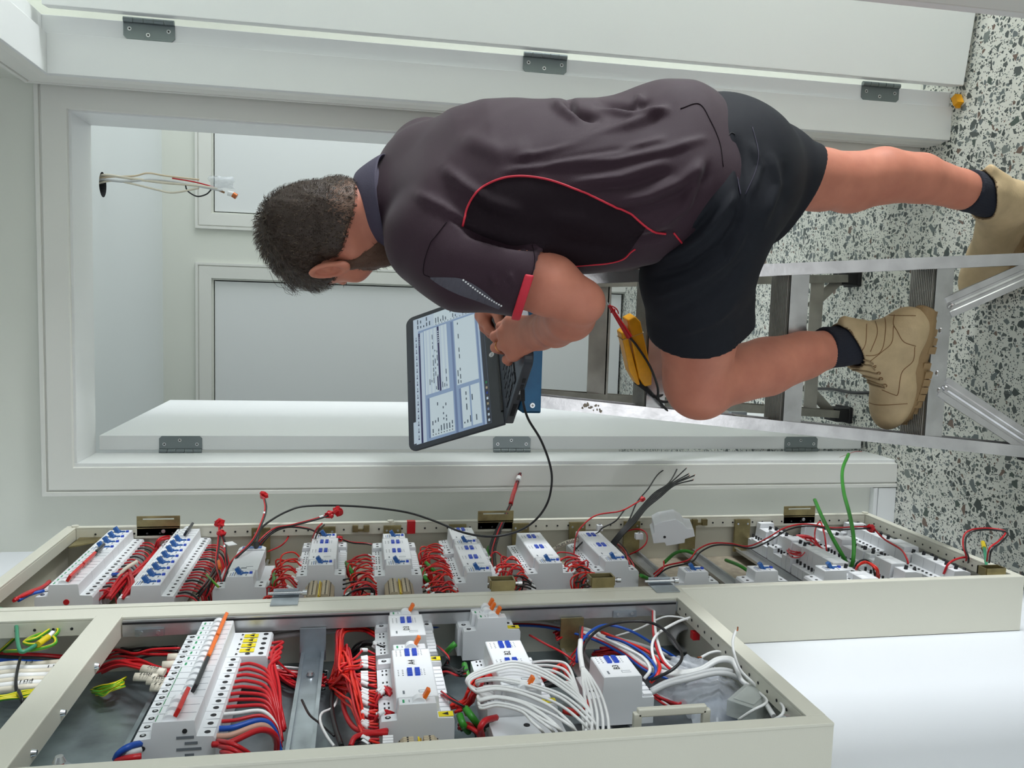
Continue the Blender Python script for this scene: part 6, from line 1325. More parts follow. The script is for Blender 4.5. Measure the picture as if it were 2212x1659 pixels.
pair('wire rising to the topmost taped end', [(480, 1260, -.50), (500, 1215, -.48), (545, 1170, -.455), (567, 1125, -.435), (574, 1098, -.425), (571, 1078, -.417)], sl=0.72)
pair('wire of the lower loop joining the tape wrap above the fourth row', [(540, 1200, -.50), (565, 1165, -.475), (595, 1142, -.46), (630, 1135, -.45), (680, 1122, -.44), (708, 1113, -.435)], sl=0.9)
pair('wire of the upper loop joining the tape wrap above the fourth row', [(560, 1180, -.49), (585, 1152, -.47), (620, 1138, -.46), (665, 1142, -.46), (690, 1152, -.47), (735, 1165, -.485)], ('wire_red', 'wire_black'))
pair('wire dropping from the tape wrap to the fourth row', [(698, 1132, -.445), (688, 1142, -.45), (680, 1158, -.47), (676, 1170, -.49)], ('wire_red', 'wire_black'), off=5)
pair('wire crossing behind the fourth row to the fifth', [(733, 1163, -.487), (760, 1172, -.50), (800, 1176, -.51), (850, 1195, -.52)], ('wire_red', 'wire_black'))
wire('wire', 'red wire arching up left of the fourth row', 'wire', [(578, 1192, -.52), (605, 1180, -.51), (618, 1168, -.50), (625, 1155, -.50)], 'wire_red', 0.0017)
m = MB(); p = pt((498, 1174, -.455)); m.box((p.x - 0.001, p.y - 0.012, p.z - 0.008), (p.x + 0.0002, p.y + 0.012, p.z + 0.008), 'marker_white', R=Matrix.Rotation(0.5, 3, 'X')); tag(m.build('paper_tag'), 'white paper tag stuck on the wires above the power supply', 'tag')
# usb programming cable from the laptop to the power supply
wire('usb_cable', 'long black programming cable from the laptop to the power supply', 'cable', [(1129, 842, None, 1.565), (1130, 868, None, 1.56), (1141, 905, None, 1.57), (1168, 950, None, 1.60), (1187, 1000, None, 1.63), (1192, 1040, None, 1.655), (1183, 1085, None, 1.675), (1158, 1122, -.435), (1118, 1148, -.447), (1060, 1159, -.452), (1000, 1150, -.452), (940, 1126, -.448), (880, 1107, -.445), (800, 1096, -.442), (720, 1092, -.44), (655, 1094, -.44), (622, 1104, -.445), (590, 1121, -.45), (564, 1142, -.458), (555, 1172, -.47), (553, 1188, -.476)], 'wire_black', 0.0024, n=8,
     parts=[('plug', 0.03, 0.022, 0.0045, 'black_rubber'), ('plug', 0.985, 0.03, 0.0062, 'black_rubber')])
# bundle standing up between rows six and seven
for k in range(7):
    dx = rw.uniform(-5, 5); dy = rw.uniform(-3, 3); m = 'wire_red' if k in (1, 4) else 'wire_black'
    wire('bundled_wire', '%s wire in the taped bundle standing up between the sixth and seventh rows' % ('red' if m == 'wire_red' else 'black'), 'wire', [(1066 + dx * 2.2, 1235 + dy, -.535), (1064 + dx * 2, 1190 + dy, -.515), (1076 + dx * 1.6, 1150, -.49), (1092 + dx, 1115, -.465), (1104 + dx * 0.6, 1088, -.445), (1114 + dx * .5, 1055, -.425), (1124 + dx * .5, 1022, -.40), (1132 + dx * .7, 1000 + dy, -.385), (1138 + dx, 986 + dy * 2, -.375)], m, 0.0016, 'wires in the standing taped bundle')
m = MB(); m.tube(spline([pt(q) for q in ((1103, 1090, -.447), (1108, 1070, -.434), (1114, 1052, -.424), (1124, 1022, -.402))], 5), 0.0052, 'tape_red', 9); tag(m.build('tape_sleeve'), 'red tape sleeve round the wire bundle in front of the doorway casing', 'tape')
m = MB(); a = pt((1119, 1038, -.412)); b2 = pt((1121, 1031, -.408)); m.cyl(a, b2, 0.0062, 'marker_white', 10); tag(m.build('white_marker'), 'white marker ring on the red taped bundle', 'marker')
# fan of black wires
for k, (ex, ey) in enumerate(((1459, 1003), (1471, 996), (1482, 1012), (1487, 1024), (1489, 1028), (1500, 1027), (1497, 1037))):
    f = k / 6.0; p_ = [(1315 + 10 * f, 1178 + 6 * f, -.50), (1336 + 10 * f, 1152 + 4 * f, -.475), (1358 + 14 * f, 1125 + 4 * f, -.455)]
    if k == 0: p_ += [(1376, 1085, -.435), (1400, 1056, -.42), (1424, 1022, -.40)]
    else: p_ += [(1385 + 12 * f, 1092 + 6 * f, -.438), (1412 + 14 * f, 1062 + 12 * f, -.42), (1444 + 14 * f, 1040 + 8 * f, -.405)]
    p_ += [(ex, ey, -.385)]; o = wire('stripped_wire', 'black wire with bare copper tip, %s in the fan of loose wires' % (('leftmost', 'second', 'third', 'fourth', 'fifth', 'sixth', 'rightmost')[k]), 'wire', p_, 'wire_black', 0.0017)
    e = pt((ex, ey, -.385)); q = pt((ex - 4, ey + 6, -.387)); d = (e - q).normalized(); m = MB(); m.cyl(e, e + d * 0.008, 0.0009, 'copper', 6); m.build('copper_tip', o)
wire('loose_wire', 'red wire climbing to a small taped end beside the black wire fan', 'wire', [(1240, 1195, -.50), (1244, 1160, -.48), (1256, 1138, -.465), (1288, 1113, -.45), (1340, 1104, -.44), (1372, 1088, -.432), (1385, 1080, -.43)], 'wire_red', 0.0017)
wire('loose_wire', 'black wire curving from the eighth row to the fan', 'wire', [(1240, 1190, -.50), (1262, 1168, -.48), (1290, 1152, -.475), (1302, 1140, -.47), (1330, 1125, -.46), (1350, 1100, -.45)], 'wire_black', 0.0017)
m = MB(); p = pt((1295, 1140, -.475)); m.box((p.x - .006, p.y - .006, p.z - .006), (p.x + .006, p.y + .006, p.z + .006), 'device_white'); m.cyl((p.x + .006, p.y, p.z), (p.x + .009, p.y, p.z), 0.003, 'screw_steel', 8); tag(m.build('connector_block'), 'clear white screw connector above the eighth row', 'connector')
m = MB(); p = pt((1380, 1158, -.475)); m.box((p.x - .006, p.y - .006, p.z - .008), (p.x + .006, p.y + .006, p.z + .008), 'device_white'); m.cyl((p.x + .006, p.y, p.z), (p.x + .009, p.y, p.z), 0.003, 'screw_steel', 8); tag(m.build('connector_block'), 'white screw connector in the red loop right of the black wire fan', 'connector')
wire('loose_wire', 'red wire making a round loop right of the black wire fan', 'wire', [(1325, 1175, -.50), (1350, 1150, -.48), (1378, 1143, -.47), (1396, 1152, -.47), (1396, 1172, -.475), (1380, 1188, -.49), (1355, 1200, -.51)], 'wire_red', 0.0017)
bundle(6, [(1328, 1172, -.51), (1345, 1188, -.50), (1360, 1212, -.50), (1372, 1240, -.51), (1400, 1250, -.53)], ['wire_red', 'wire_black'], 0.0016, 'wire trailing right of the eighth row controller', 'wires right of the eighth row', 7)
wire('cable_sleeve', 'cream cable with handwritten MUM ROOM', 'cable', [(1193, 1190, -.51), (1220, 1174, -.492), (1256, 1163, -.485)], 'wire_cream', 0.0052)
m = MB(); pa = pt((1197, 1187, -.5025)); pb = pt((1252, 1163, -.4785)); text_mesh(m, 'MUM ROOM', pa.lerp(pb, 0.5) + Vector((0.0042, -0.004, 0)), pb - pa, Vector((0, 1, 0.6)).cross(Vector((1, 0, 0))) if 0 else (pb - pa).cross(Vector((-1, 0.9, 0))), 0.0095, 'ink_black'); tag(m.build('handwriting'), 'black handwritten letters on the cream cable sleeve', 'lettering')
pair('wire draped across the empty rails to the bottom rows', [(1415, 1243, -.53), (1440, 1225, -.51), (1490, 1212, -.49), (1510, 1190, -.48), (1540, 1176, -.475), (1580, 1176, -.475), (1620, 1182, -.475), (1660, 1165, -.475), (1700, 1142, -.465), (1745, 1134, -.46), (1800, 1142, -.46), (1850, 1140, -.455), (1876, 1140, -.455)], off=7)
wire('loose_wire', 'red wire rising at the left end of the draped pair', 'wire', [(1412, 1248, -.53), (1432, 1228, -.51), (1434, 1212, -.50)], 'wire_red', 0.0014)
for q, (lb, P_) in enumerate((('thick green cable leaning left out of the bottom rows', [(1834, 1240, -.53), (1828, 1215, -.50), (1800, 1165, -.455), (1775, 1115, -.43), (1760, 1080, -.415)]), ('tall green cable curving up towards the floor light', [(1830, 1242, -.53), (1842, 1215, -.49), (1844, 1165, -.45), (1836, 1115, -.42), (1822, 1060, -.39), (1820, 1015, -.37), (1833, 981, -.35)]))):
    wire('green_cable', lb.replace('towards the floor light', 'with thin wires at its tip'), 'cable', P_, 'wire_green', 0.0042, n=8)
wire('thin_wire', 'thin red wire at the tip of the tall green cable', 'wire', [(1833, 981, -.35), (1845, 976, -.348), (1862, 975, -.346)], 'wire_red', 0.0006); wire('thin_wire', 'thin brown wire at the tip of the tall green cable', 'wire', [(1833, 981, -.35), (1824, 984, -.35), (1814, 988, -.35)], 'boot_stitch', 0.0006)
bundle(8, [(1700, 1170, -.50), (1720, 1160, -.49), (1750, 1165, -.49), (1765, 1180, -.50), (1785, 1200, -.51)], 'wire_red', 0.0013, 'thin red wire tangled above the bottom rows', 'red tangle above the bottom rows', 8)
bundle(6, [(1702, 1180, -.52), (1712, 1195, -.50), (1735, 1196, -.50), (1752, 1180, -.50), (1770, 1195, -.51)], 'wire_red', 0.0012, 'thin red wire in the lower tangle by the bottom rows', 'red tangle by the bottom rows', 8)
wire('loose_wire', 'red wire standing up as a narrow loop in the bottom rows', 'wire', [(1764, 1192, -.51), (1760, 1150, -.475), (1771, 1127, -.465), (1780, 1150, -.475), (1786, 1192, -.51)], 'wire_red', 0.0017)
bundle(3, [(1846, 1246, -.52), (1852, 1222, -.485), (1872, 1212, -.478), (1892, 1226, -.485), (1898, 1246, -.51)], ['wire_red', 'wire_orange_red'], 0.0018, 'red wire looping at the near edge of the bottom rows', 'red loops at the near edge', 4)
wire('loose_wire', 'black wire looping at the near edge of the bottom rows', 'wire', [(1843, 1243, -.52), (1850, 1218, -.482), (1868, 1209, -.476), (1884, 1220, -.482), (1890, 1246, -.51)], 'wire_black', 0.0018)
wire('loose_wire', 'red wire crossing from the taped end down over the relays', 'wire', [(1890, 1145, -.458), (1912, 1166, -.47), (1945, 1186, -.475), (1958, 1205, -.48), (1962, 1218, -.49)], 'wire_red', 0.0019)
wire('loose_wire', 'red wire arching at the near corner of the bottom rows', 'wire', [(2038, 1240, -.50), (2052, 1215, -.476), (2085, 1204, -.472), (2115, 1216, -.476), (2134, 1244, -.49)], 'wire_red', 0.0022)
pair('wire sticking out over the lower corner of the far cabinet', [(2086, 1224, -.50), (2090, 1205, -.47), (2083, 1180, -.45), (2086, 1156, -.43), (2104, 1145, -.42), (2140, 1143, -.41), (2174, 1150, -.41), (2160, 1170, -.42), (2140, 1186, -.43), (2134, 1214, -.46)], r=0.0018, off=5)
es = wire('earth_stub', 'teal earth wire stub with yellow tip at the cabinet corner', 'wire', [(2131, 1236, -.478), (2130, 1212, -.468), (2126, 1184, -.458)], 'wire_teal', 0.0032); m = MB(); a = pt((2126, 1184, -.458)); c_ = pt((2123, 1172, -.455)); m.cyl(a, c_, 0.0045, 'wire_yellow', 10); m.build('cap', es)
m = MB(); z = onX(2152, 1236, XF + 0.005).z; m.box((XF - 0.02, 1.336, z - 0.02), (XF + 0.012, 1.338, z + 0.02), 'zinc_yellow'); m.box((XF - 0.004, 1.338, z - 0.022), (XF + 0.012, 1.360, z - 0.019), 'zinc_yellow'); m.box((XF - 0.004, 1.338, z + 0.019), (XF + 0.012, 1.360, z + 0.022), 'zinc_yellow'); m.box((XF - 0.004, 1.357, z - 0.022), (XF + 0.012, 1.360, z + 0.022), 'zinc_yellow'); m.build('hinge_bracket', c2)
for lb, P_ in (('short green cable beside the fourth row', [(590, 1282, -.53), (592, 1262, -.50), (592, 1240, -.50)]), ('green cable between the fourth and fifth rows', [(748, 1215, -.50), (758, 1232, -.50), (770, 1255, -.52)]), ('green cable beside the fifth row', [(912, 1230, -.50), (920, 1250, -.50), (930, 1262, -.52)]), ('green cable reaching towards the sixth row', [(920, 1215, -.495), (935, 1230, -.50), (950, 1246, -.52)]),
               ('green cable arching beside the first empty rail', [(1435, 1215, -.52), (1458, 1195, -.51), (1480, 1190, -.51), (1500, 1196, -.52)]), ('green cable reaching the tenth rail breaker', [(1568, 1210, -.53), (1598, 1222, -.52), (1625, 1240, -.53)]), ('short green cable beside the lone ninth rail breaker', [(1384, 1243, -.50), (1405, 1252, -.52)]), ('green cable behind the sixth row', [(1056, 1182, -.52), (1052, 1195, -.51), (1058, 1206, -.51)])):
    wire('green_cable', lb, 'cable', P_, 'wire_green', 0.0038)
# loose module tipped over the far frame
m = MB(); O = onX(1452, 1148, -.452); sec = [(-0.043, -0.012), (-0.043, 0.006), (-0.037, 0.010), (-0.035, 0.026), (-0.020, 0.031), (0.012, 0.031), (0.024, 0.020), (0.030, 0.008), (0.043, 0.004), (0.043, -0.012), (0.022, -0.014), (0.020, -0.022), (-0.018, -0.022), (-0.020, -0.014)]
Rm = Matrix.Rotation(math.radians(-14), 3, 'Y') @ Matrix.Rotation(math.radians(-16), 3, 'X'); n_ = len(sec); vs = [O + Rm @ Vector((v, w_, -u)) for w_ in (-0.02, 0.05) for u, v in sec]
m.add(vs, [tuple(range(n_)), tuple(range(2 * n_ - 1, n_ - 1, -1))] + [(i, i + n_, (i + 1) % n_ + n_, (i + 1) % n_) for i in range(n_)], 'device_grey'); q = O + Rm @ Vector((-0.002, -0.02, 0.018)); m.cyl(q, q + Rm @ Vector((0, -0.0006, 0)), 0.0028, 'hole_dark', 10)
tag(m.build('loose_module', bevel=0.001), 'loose grey module tipped sideways over the far cabinet frame', 'module')
# --- near cabinet
oth = {'wire_red': 'thick red wire fanning out below the big breaker row', 'wire_orange_red': 'thick red wire fanning out below the big breaker row'}
for k in range(17):
    y = 1.235 - k * 0.0178; p0 = Vector((-0.502, y, zm - (0.078 if k < 4 else 0.043))); f = k / 16.0
    e = pt((612 - 14 * f + rw.uniform(-6, 6), 1560 + 75 * f * 0.6 + rw.uniform(0, 30), -.545)); mid = pt((560 + 30 * (1 - f) + rw.uniform(-4, 4), (1400 + 165 * f) + 12, -.50)); mid2 = pt((600 - 10 * f + rw.uniform(-5, 5), 1480 + 110 * f, -.515))
    m_ = 'wire_white' if k == 12 else 'wire_blue' if k == 14 else 'wire_pink' if k == 15 else 'wire_red'
    lb = {'wire_white': 'white wire curving below the big breaker row', 'wire_blue': 'thick blue wire curving below the big breaker row', 'wire_pink': 'thick pinkish wire curving below the big breaker row', 'wire_red': 'thick red wire fanning out below the big breaker row'}[m_]
    wire('power_wire', lb, 'wire', [p0, p0 + Vector((0.002, -0.003, -0.018)), mid, mid2, e], m_, 0.0036 if k in (14, 15, 16) else 0.0024, 'thick red wires below the big breaker row' if m_ == 'wire_red' else None, raw=True, n=8)
for k in range(3): wire('power_wire', 'red wire at the near end of the big breaker row, lower side', 'wire', [(470 + 4 * k, 1600 + 12 * k, -.50), (500, 1606 + 12 * k, -.49), (530, 1622 + 12 * k, -.50), (550, 1640 + 6 * k, -.52)], 'wire_red', 0.0026, 'red wires at the near end')
wire('power_wire', 'thick blue cable entering the upper near end of the big breaker row', 'cable', [(305, 1606, -.50), (280, 1612, -.495), (258, 1626, -.50), (250, 1640, -.51)], 'wire_blue', 0.004); wire('power_wire', 'thick grey cable entering the upper near end of the big breaker row', 'cable', [(305, 1620, -.50), (285, 1626, -.50), (262, 1636, -.51)], 'wire_grey', 0.0036); wire('power_wire', 'thick red cable entering the upper near end of the big breaker row', 'cable', [(305, 1634, -.50), (280, 1638, -.50), (252, 1644, -.51)], 'wire_red', 0.0042)
# bundle arriving under the cross rail with written labels
bundle(10, [(215, 1400, -.545), (250, 1392, -.54), (300, 1382, -.53), (350, 1372, -.525), (395, 1368, -.52)], ['wire_red', 'wire_red', 'wire_black'], 0.0018, 'wire arriving under the cross rail at the far side', 'wires under the cross rail', 7)
bundle(12, [(215, 1445, -.55), (260, 1432, -.53), (300, 1440, -.52), (345, 1452, -.515), (385, 1460, -.51)], ['wire_red'], 0.0020, 'red wire arriving at the upper side of the big breaker row', 'red wires above the breaker row', 12)
bundle(8, [(215, 1420, -.55), (250, 1405, -.54), (290, 1412, -.53), (330, 1402, -.52), (385, 1408, -.515)], ['wire_red', 'wire_black', 'wire_red'], 0.0018, 'wire crossing behind the labelled sleeves', 'wires behind the sleeves', 12)
wire('feed_cable', 'thick blue cable curving behind the big breaker row', 'cable', [(240, 1392, -.55), (300, 1384, -.545), (370, 1392, -.545), (420, 1408, -.55)], 'wire_blue', 0.0045); wire('feed_cable', 'thick grey cable curving behind the big breaker row', 'cable', [(240, 1400, -.555), (300, 1392, -.55), (370, 1400, -.55), (420, 1415, -.555)], 'seal_black', 0.0045); wire('feed_cable', 'thick red cable beside the blue feed cable', 'cable', [(240, 1408, -.555), (300, 1400, -.55), (370, 1406, -.55), (420, 1420, -.555)], 'wire_red', 0.0045)
def sleeve(a, b_, txt, label, X=-.505, w_=0.0058):
    pa, pb = pt((a[0], a[1], X)), pt((b_[0], b_[1], X)); m = MB(); m.tube([pa, pa.lerp(pb, 0.5), pb], w_, 'wire_cream', 8, flat=0.5); o = m.build('cable_label'); tag(o, label, 'cable label')
    if txt: m = MB(); d = (pb - pa); up = d.cross(Vector((1, 0, 0))) * -1; text_mesh(m, txt, pa.lerp(pb, 0.5) + Vector((w_ * 0.9, -0.002, 0)), -d if d.y < -100 else d, d.cross(Vector((-1, 0, 0))), 0.012, 'ink_black'); m.build('lettering', o)
sleeve((306, 1444), (356, 1453), '104', 'cream cable label handwritten 104, uppermost written sleeve'); sleeve((290, 1462), (340, 1464), '108', 'cream cable sleeve with partly hidden number, left of the lowest labels'); sleeve((318, 1470), (366, 1473), '109', 'cream cable label handwritten 109, between the other written sleeves'); sleeve((326, 1484), (366, 1486), '111', 'cream cable label handwritten 111, lowest written sleeve')
sleeve((362, 1420), (395, 1419), None, 'blank cream sleeve beside the far end of the big breaker row'); sleeve((350, 1437), (388, 1434), None, 'blank cream sleeve above the one reading 104')
bundle(16, [(206, 1490, -.56), (225, 1488, -.55), (245, 1480, -.54), (262, 1472, -.54)], 'wire_earth', 0.0016, 'green and yellow wire in the bundle below the labels', 'earth wires below the labels', [9, 9, 9, 9])
bundle(14, [(-20, 1512, -.50), (20, 1506, -.50), (50, 1500, -.505), (80, 1492, -.51)], 'wire_earth', 0.0018, 'green and yellow wire in the tied bundle above the cross rail', 'earth wires above the cross rail', 10)
for k, (dy, m_, r) in enumerate(((0, 'wire_red', .005), (8, 'seal_black', .005), (14, 'wire_blue', .004), (-14, 'wire_white', .004))):
    wire('feed_cable', {'wire_red': 'thick red', 'seal_black': 'thick black', 'wire_blue': 'thick blue', 'wire_white': 'thick white'}[m_] + ' cable crossing above the cross rail', 'cable', [(-20, 1412 + dy, -.54), (40, 1416 + dy, -.53), (90, 1418 + dy, -.53), (150, 1422 + dy * 1.2, -.54)], m_, r, n=8)
for k in range(7): wire('sheathed_cable', 'flat %s sheathed cable in the tied bundle, %s from the top' % (('white' if k % 2 else 'cream'), ordn[k]), 'cable', [(-20, 1440 + 9 * k, -.52), (30, 1434 + 9 * k, -.515), (70, 1436 + 8 * k, -.515), (140, 1430 + 9 * k, -.53)], 'wire_white' if k % 2 else 'wire_cream', 0.0048, n=8)
for k, (px, py, tx) in enumerate(((56, 1471, '104'), (110, 1440, '11'), (62, 1431, '12'))):
    m = MB(); p = pt((px, py, -.509)); text_mesh(m, tx, p, (0, 1, 0.0) if 0 else (0, 0.2, -1), (0, 1, 0.2), 0.0125, 'ink_black'); tag(m.build('handwriting'), 'handwritten number on the %s sheathed cable above the cross rail' % ('lower', 'middle', 'upper')[k], 'lettering')
m = MB(); m.tube(spline([pt(q) for q in ((44, 1420, -.508), (37, 1450, -.503), (34, 1480, -.503), (40, 1505, -.51))], 5), 0.0016, 'wire_black', 6, flat=1.6); tag(m.build('cable_tie'), 'black cable tie round the white cables above the cross rail', 'cable tie')
m = MB(); m.tube(spline([pt(q) for q in ((40, 1492, -.493), (46, 1508, -.49), (50, 1525, -.498))], 5), 0.0016, 'wire_black', 6, flat=1.6); tag(m.build('cable_tie'), 'black cable tie round the green and yellow bundle', 'cable tie')
wire('coiled_earth_wire', 'green and yellow earth wire coiled in loops above the cross rail', 'wire', [(0, 1407, -.53), (30, 1380, -.51), (70, 1342, -.49), (105, 1324, -.482), (125, 1330, -.482), (126, 1346, -.485), (105, 1362, -.49), (70, 1376, -.49), (56, 1385, -.49), (80, 1378, -.487), (112, 1358, -.485), (126, 1362, -.485), (112, 1376, -.488), (70, 1380, -.49), (52, 1388, -.49), (75, 1392, -.488), (112, 1376, -.486), (120, 1388, -.488), (100, 1398, -.49), (60, 1405, -.495), (10, 1407, -.52)], 'wire_earth', 0.0025, n=8)
wire('earth_wire', 'teal green wire curving down at the frame edge above the cross rail', 'wire', [(-10, 1312, -.48), (18, 1322, -.478), (34, 1348, -.478), (38, 1385, -.48), (46, 1408, -.485), (70, 1398, -.485), (82, 1390, -.486)], 'wire_teal', 0.0028, n=8)
m = MB(); m.cyl(pt((82, 1392, -.484)), pt((104, 1376, -.482)), 0.0045, 'wire_yellow', 10); m.cyl(pt((104, 1376, -.482)), pt((114, 1366, -.481)), 0.003, 'device_white', 8); tag(m.build('crimp_terminal'), 'yellow crimp terminal on the coiled earth wire', 'terminal')
# flat grey cable across the cabinet and others at the far side
for q, (dy, mm, r, lb) in enumerate(((0, 'wire_grey', .0042, 'wide pale grey cable sagging across the near cabinet'), (7, 'wire_grey', .0042, 'second pale grey cable just below the wide one'))):
    wire('sheathed_cable', lb, 'cable', [(480, 1398 + dy, -.53), (545, 1379 + dy, -.52), (620, 1365 + dy, -.515), (700, 1358 + dy, -.515), (780, 1350 + dy, -.515), (850, 1342 + dy, -.52), (930, 1338 + dy, -.52), (1020, 1336 + dy, -.52)], mm, r, n=8)
for q, (dy, mm, r, lb) in enumerate(((0, 'wire_white', .0042, 'white sheathed cable arching behind the lone breaker'), (8, 'wire_white', .0042, 'lower white sheathed cable arching behind the lone breaker'), (12, 'wire_red', .002, 'red cable under the white arch'), (15, 'wire_blue', .002, 'blue cable under the white arch'))):
    wire('sheathed_cable', lb, 'cable', [(910, 1342 + dy, -.52), (1000, 1336 + dy, -.52), (1100, 1336 + dy, -.52), (1180, 1340 + dy, -.52), (1270, 1362 + dy, -.52), (1340, 1392 + dy * 1.2, -.52), (1400, 1430 + dy * 1.4, -.53), (1480, 1452 + dy * 1.6, -.54)], mm, r, n=8)
for q in range(3): wire('sheathed_cable', 'white cable running to the lower corner, %s of three' % ordn[q], 'cable', [(1300, 1372 + 6 * q, -.53), (1350, 1384 + 9 * q, -.53), (1410, 1402 + 14 * q, -.53), (1470, 1428 + 14 * q, -.535), (1530, 1448 + 14 * q, -.55)], 'wire_grey', 0.0034, n=8)
# red control wires : tied fan into A4
for k in range(30):
    f = k / 29.0; y_end = 1.185 - f * 0.26; e = Vector((-0.505, y_end, z1 + 0.046)); o1 = Vector((rw.uniform(-0.008, 0.002), 0, 0)); pe = e + Vector((rw.uniform(0, .008), 0, 0.016)); s1 = pt((738 + rw.uniform(-9, 9), 1380 + rw.uniform(-8, 8), -.51 + rw.uniform(-.01, .01))); s0 = pt((715 + rw.uniform(-8, 8), 1470 + 18 * f + rw.uniform(-8, 8), -.54)); md = pt((738 + 30 * f + rw.uniform(-12, 14), 1440 + 90 * f * f + rw.uniform(-10, 10), -.495 + rw.uniform(-.012, .006)))
    wire('control_wire', 'red control wire fanning into the controller labelled A4', 'wire', [s0, s1.lerp(md, 0.35) if k % 2 else md.lerp(s0, 0.3), md, md.lerp(pe, 0.65) + Vector((0, -0.004, 0)), pe, e], 'wire_orange_red' if k % 3 else 'wire_red', 0.0017, 'red control wires into A4', raw=True, parts=[('marker_sleeve', 0.82, 0.010, 0.003, 'marker_white')])
bundle(10, [(742, 1500, -.54), (735, 1455, -.52), (733, 1400, -.50), (736, 1372, -.50), (748, 1360, -.505), (790, 1362, -.51), (830, 1385, -.51)], ['wire_orange_red', 'wire_red'], 0.0018, 'red wire arching over the tied fan at the far side', 'red wires arching over the fan', 8)
bundle(9, [(755, 1420, -.54), (772, 1398, -.52), (795, 1388, -.51), (832, 1398, -.505)], 'wire_black', 0.0017, 'black wire entering the controller labelled D3', 'black wires into D3', 7, marker=0.85)
bundle(9, [(756, 1425, -.55), (772, 1450, -.53), (800, 1462, -.52), (838, 1468, -.515)], 'wire_black', 0.0017, 'black wire sweeping into the controller labelled A4', 'black wires into A4', 7)
bundle(8, [(800, 1560, -.53), (818, 1505, -.50), (832, 1488, -.495), (845, 1500, -.50)], 'wire_red', 0.0017, 'red loop at the upper terminals of the controller labelled A4', 'red loops at A4', [8, 5, 5, 6], marker=0.5)
bundle(6, [(800, 1585, -.53), (815, 1550, -.50), (830, 1540, -.495), (846, 1545, -.50)], 'wire_red', 0.0017, 'red loop at the near terminals of the controller labelled A4', 'near red loops at A4', [8, 5, 5, 6], marker=0.5)
wire('power_wire', 'thick red cable reaching the near end of the controller labelled A4', 'cable', [(740, 1490, -.54), (744, 1535, -.52), (765, 1572, -.505), (800, 1582, -.50), (836, 1578, -.505)], 'wire_red', 0.0032, n=8); wire('power_wire', 'lower thick red cable beside the near end of the controller labelled A4', 'cable', [(757, 1612, -.50), (768, 1592, -.495), (800, 1585, -.50), (836, 1584, -.505)], 'wire_red', 0.0032, n=8)
wire('power_wire', 'thick black cable curving down beside the empty rail', 'cable', [(722, 1470, -.55), (716, 1520, -.53), (724, 1570, -.515), (738, 1612, -.51)], 'wire_black', 0.0032, n=8)
wire('loose_wire', 'white wire kinked beside the empty rail', 'wire', [(738, 1485, -.55), (722, 1525, -.53), (696, 1540, -.515), (692, 1560, -.51), (706, 1590, -.51), (722, 1612, -.515)], 'wire_white', 0.0018); wire('loose_wire', 'dark wire kinked across the empty rail', 'wire', [(652, 1512, -.512), (668, 1543, -.512), (690, 1562, -.512), (722, 1590, -.515)], 'wire_black', 0.0015)
bundle(10, [(800, 1610, -.50), (780, 1602, -.50), (768, 1610, -.51)], 'wire_black', 0.0017, 'black wire of the bundle tied with white markers by the terminal block', 'black wires by the terminal block', 8)
m = MB()
for k in range(8): p = pt((838, 1592 + 2 * k, -.497 - .001 * (k % 3))); m.cyl(p + Vector((0, 0, 0.006)), p - Vector((0, 0, 0.006)), 0.0021, 'marker_white', 6)
tag(m.build('marker_sleeves'), 'cluster of white marker sleeves on the black wires by the terminal block', 'marker')
bundle(12, [(545, 1430, -.55), (590, 1445, -.55), (650, 1452, -.556), (700, 1458, -.55)], ['wire_red', 'wire_black', 'wire_red', 'wire_white'], 0.0018, 'wire passing behind the empty rail', 'wires behind the empty rail', 12)
bundle(10, [(545, 1400, -.55), (575, 1420, -.55), (610, 1460, -.555), (655, 1480, -.558), (700, 1472, -.55)], ['wire_red', 'wire_red', 'wire_black'], 0.0018, 'wire curving behind the empty rail', 'wires curving behind the empty rail', 14)
# wires right of A4 and around B2
for lb, P_ in (('green cable left of the controller labelled B2', [(1003, 1436, -.51), (1008, 1455, -.505), (1020, 1478, -.52)]), ('green cable with coloured cores beside the controller labelled D3', [(963, 1412, -.515), (975, 1398, -.50), (984, 1390, -.495)]), ('thick green cable leaving the lower side of A4', [(1005, 1530, -.50), (1022, 1552, -.505), (1042, 1578, -.53)]), ('short green cable at the near side of A4', [(993, 1545, -.505), (1000, 1565, -.51), (1012, 1580, -.53)]), ('green cable hidden behind B2 wires', [(1025, 1482, -.52), (1035, 1510, -.53), (1050, 1540, -.54)])):
    wire('green_cable', lb, 'cable', P_, 'wire_green', 0.0045, n=8)
bundle(7, [(945, 1450, -.52), (965, 1445, -.51), (990, 1455, -.50), (1002, 1450, -.505)], ['wire_black', 'wire_red', 'wire_black'], 0.0016, 'wire crossing from A4 towards B2', 'wires between A4 and B2', 10)
bundle(6, [(940, 1395, -.52), (955, 1405, -.50), (968, 1425, -.50), (962, 1445, -.52), (955, 1460, -.53)], ['wire_red', 'wire_black'], 0.0015, 'wire looping beside the controller labelled D3', 'wires beside D3', 6)
bundle(7, [(956, 1500, -.50), (975, 1512, -.495), (1000, 1528, -.50), (1010, 1545, -.52)], ['wire_red', 'wire_black'], 0.0014, 'thin wire from A4 into the green cable', 'thin wires from A4', 5)
wire('power_wire', 'thick red cable curving up at the near end of B2', 'cable', [(1072, 1550, -.50), (1050, 1556, -.495), (1038, 1572, -.50), (1042, 1592, -.52)], 'wire_red', 0.0040, n=8); wire('power_wire', 'thick black cable at the near end of B2', 'cable', [(1073, 1560, -.51), (1050, 1566, -.51), (1036, 1580, -.52)], 'wire_black', 0.0034, n=8)
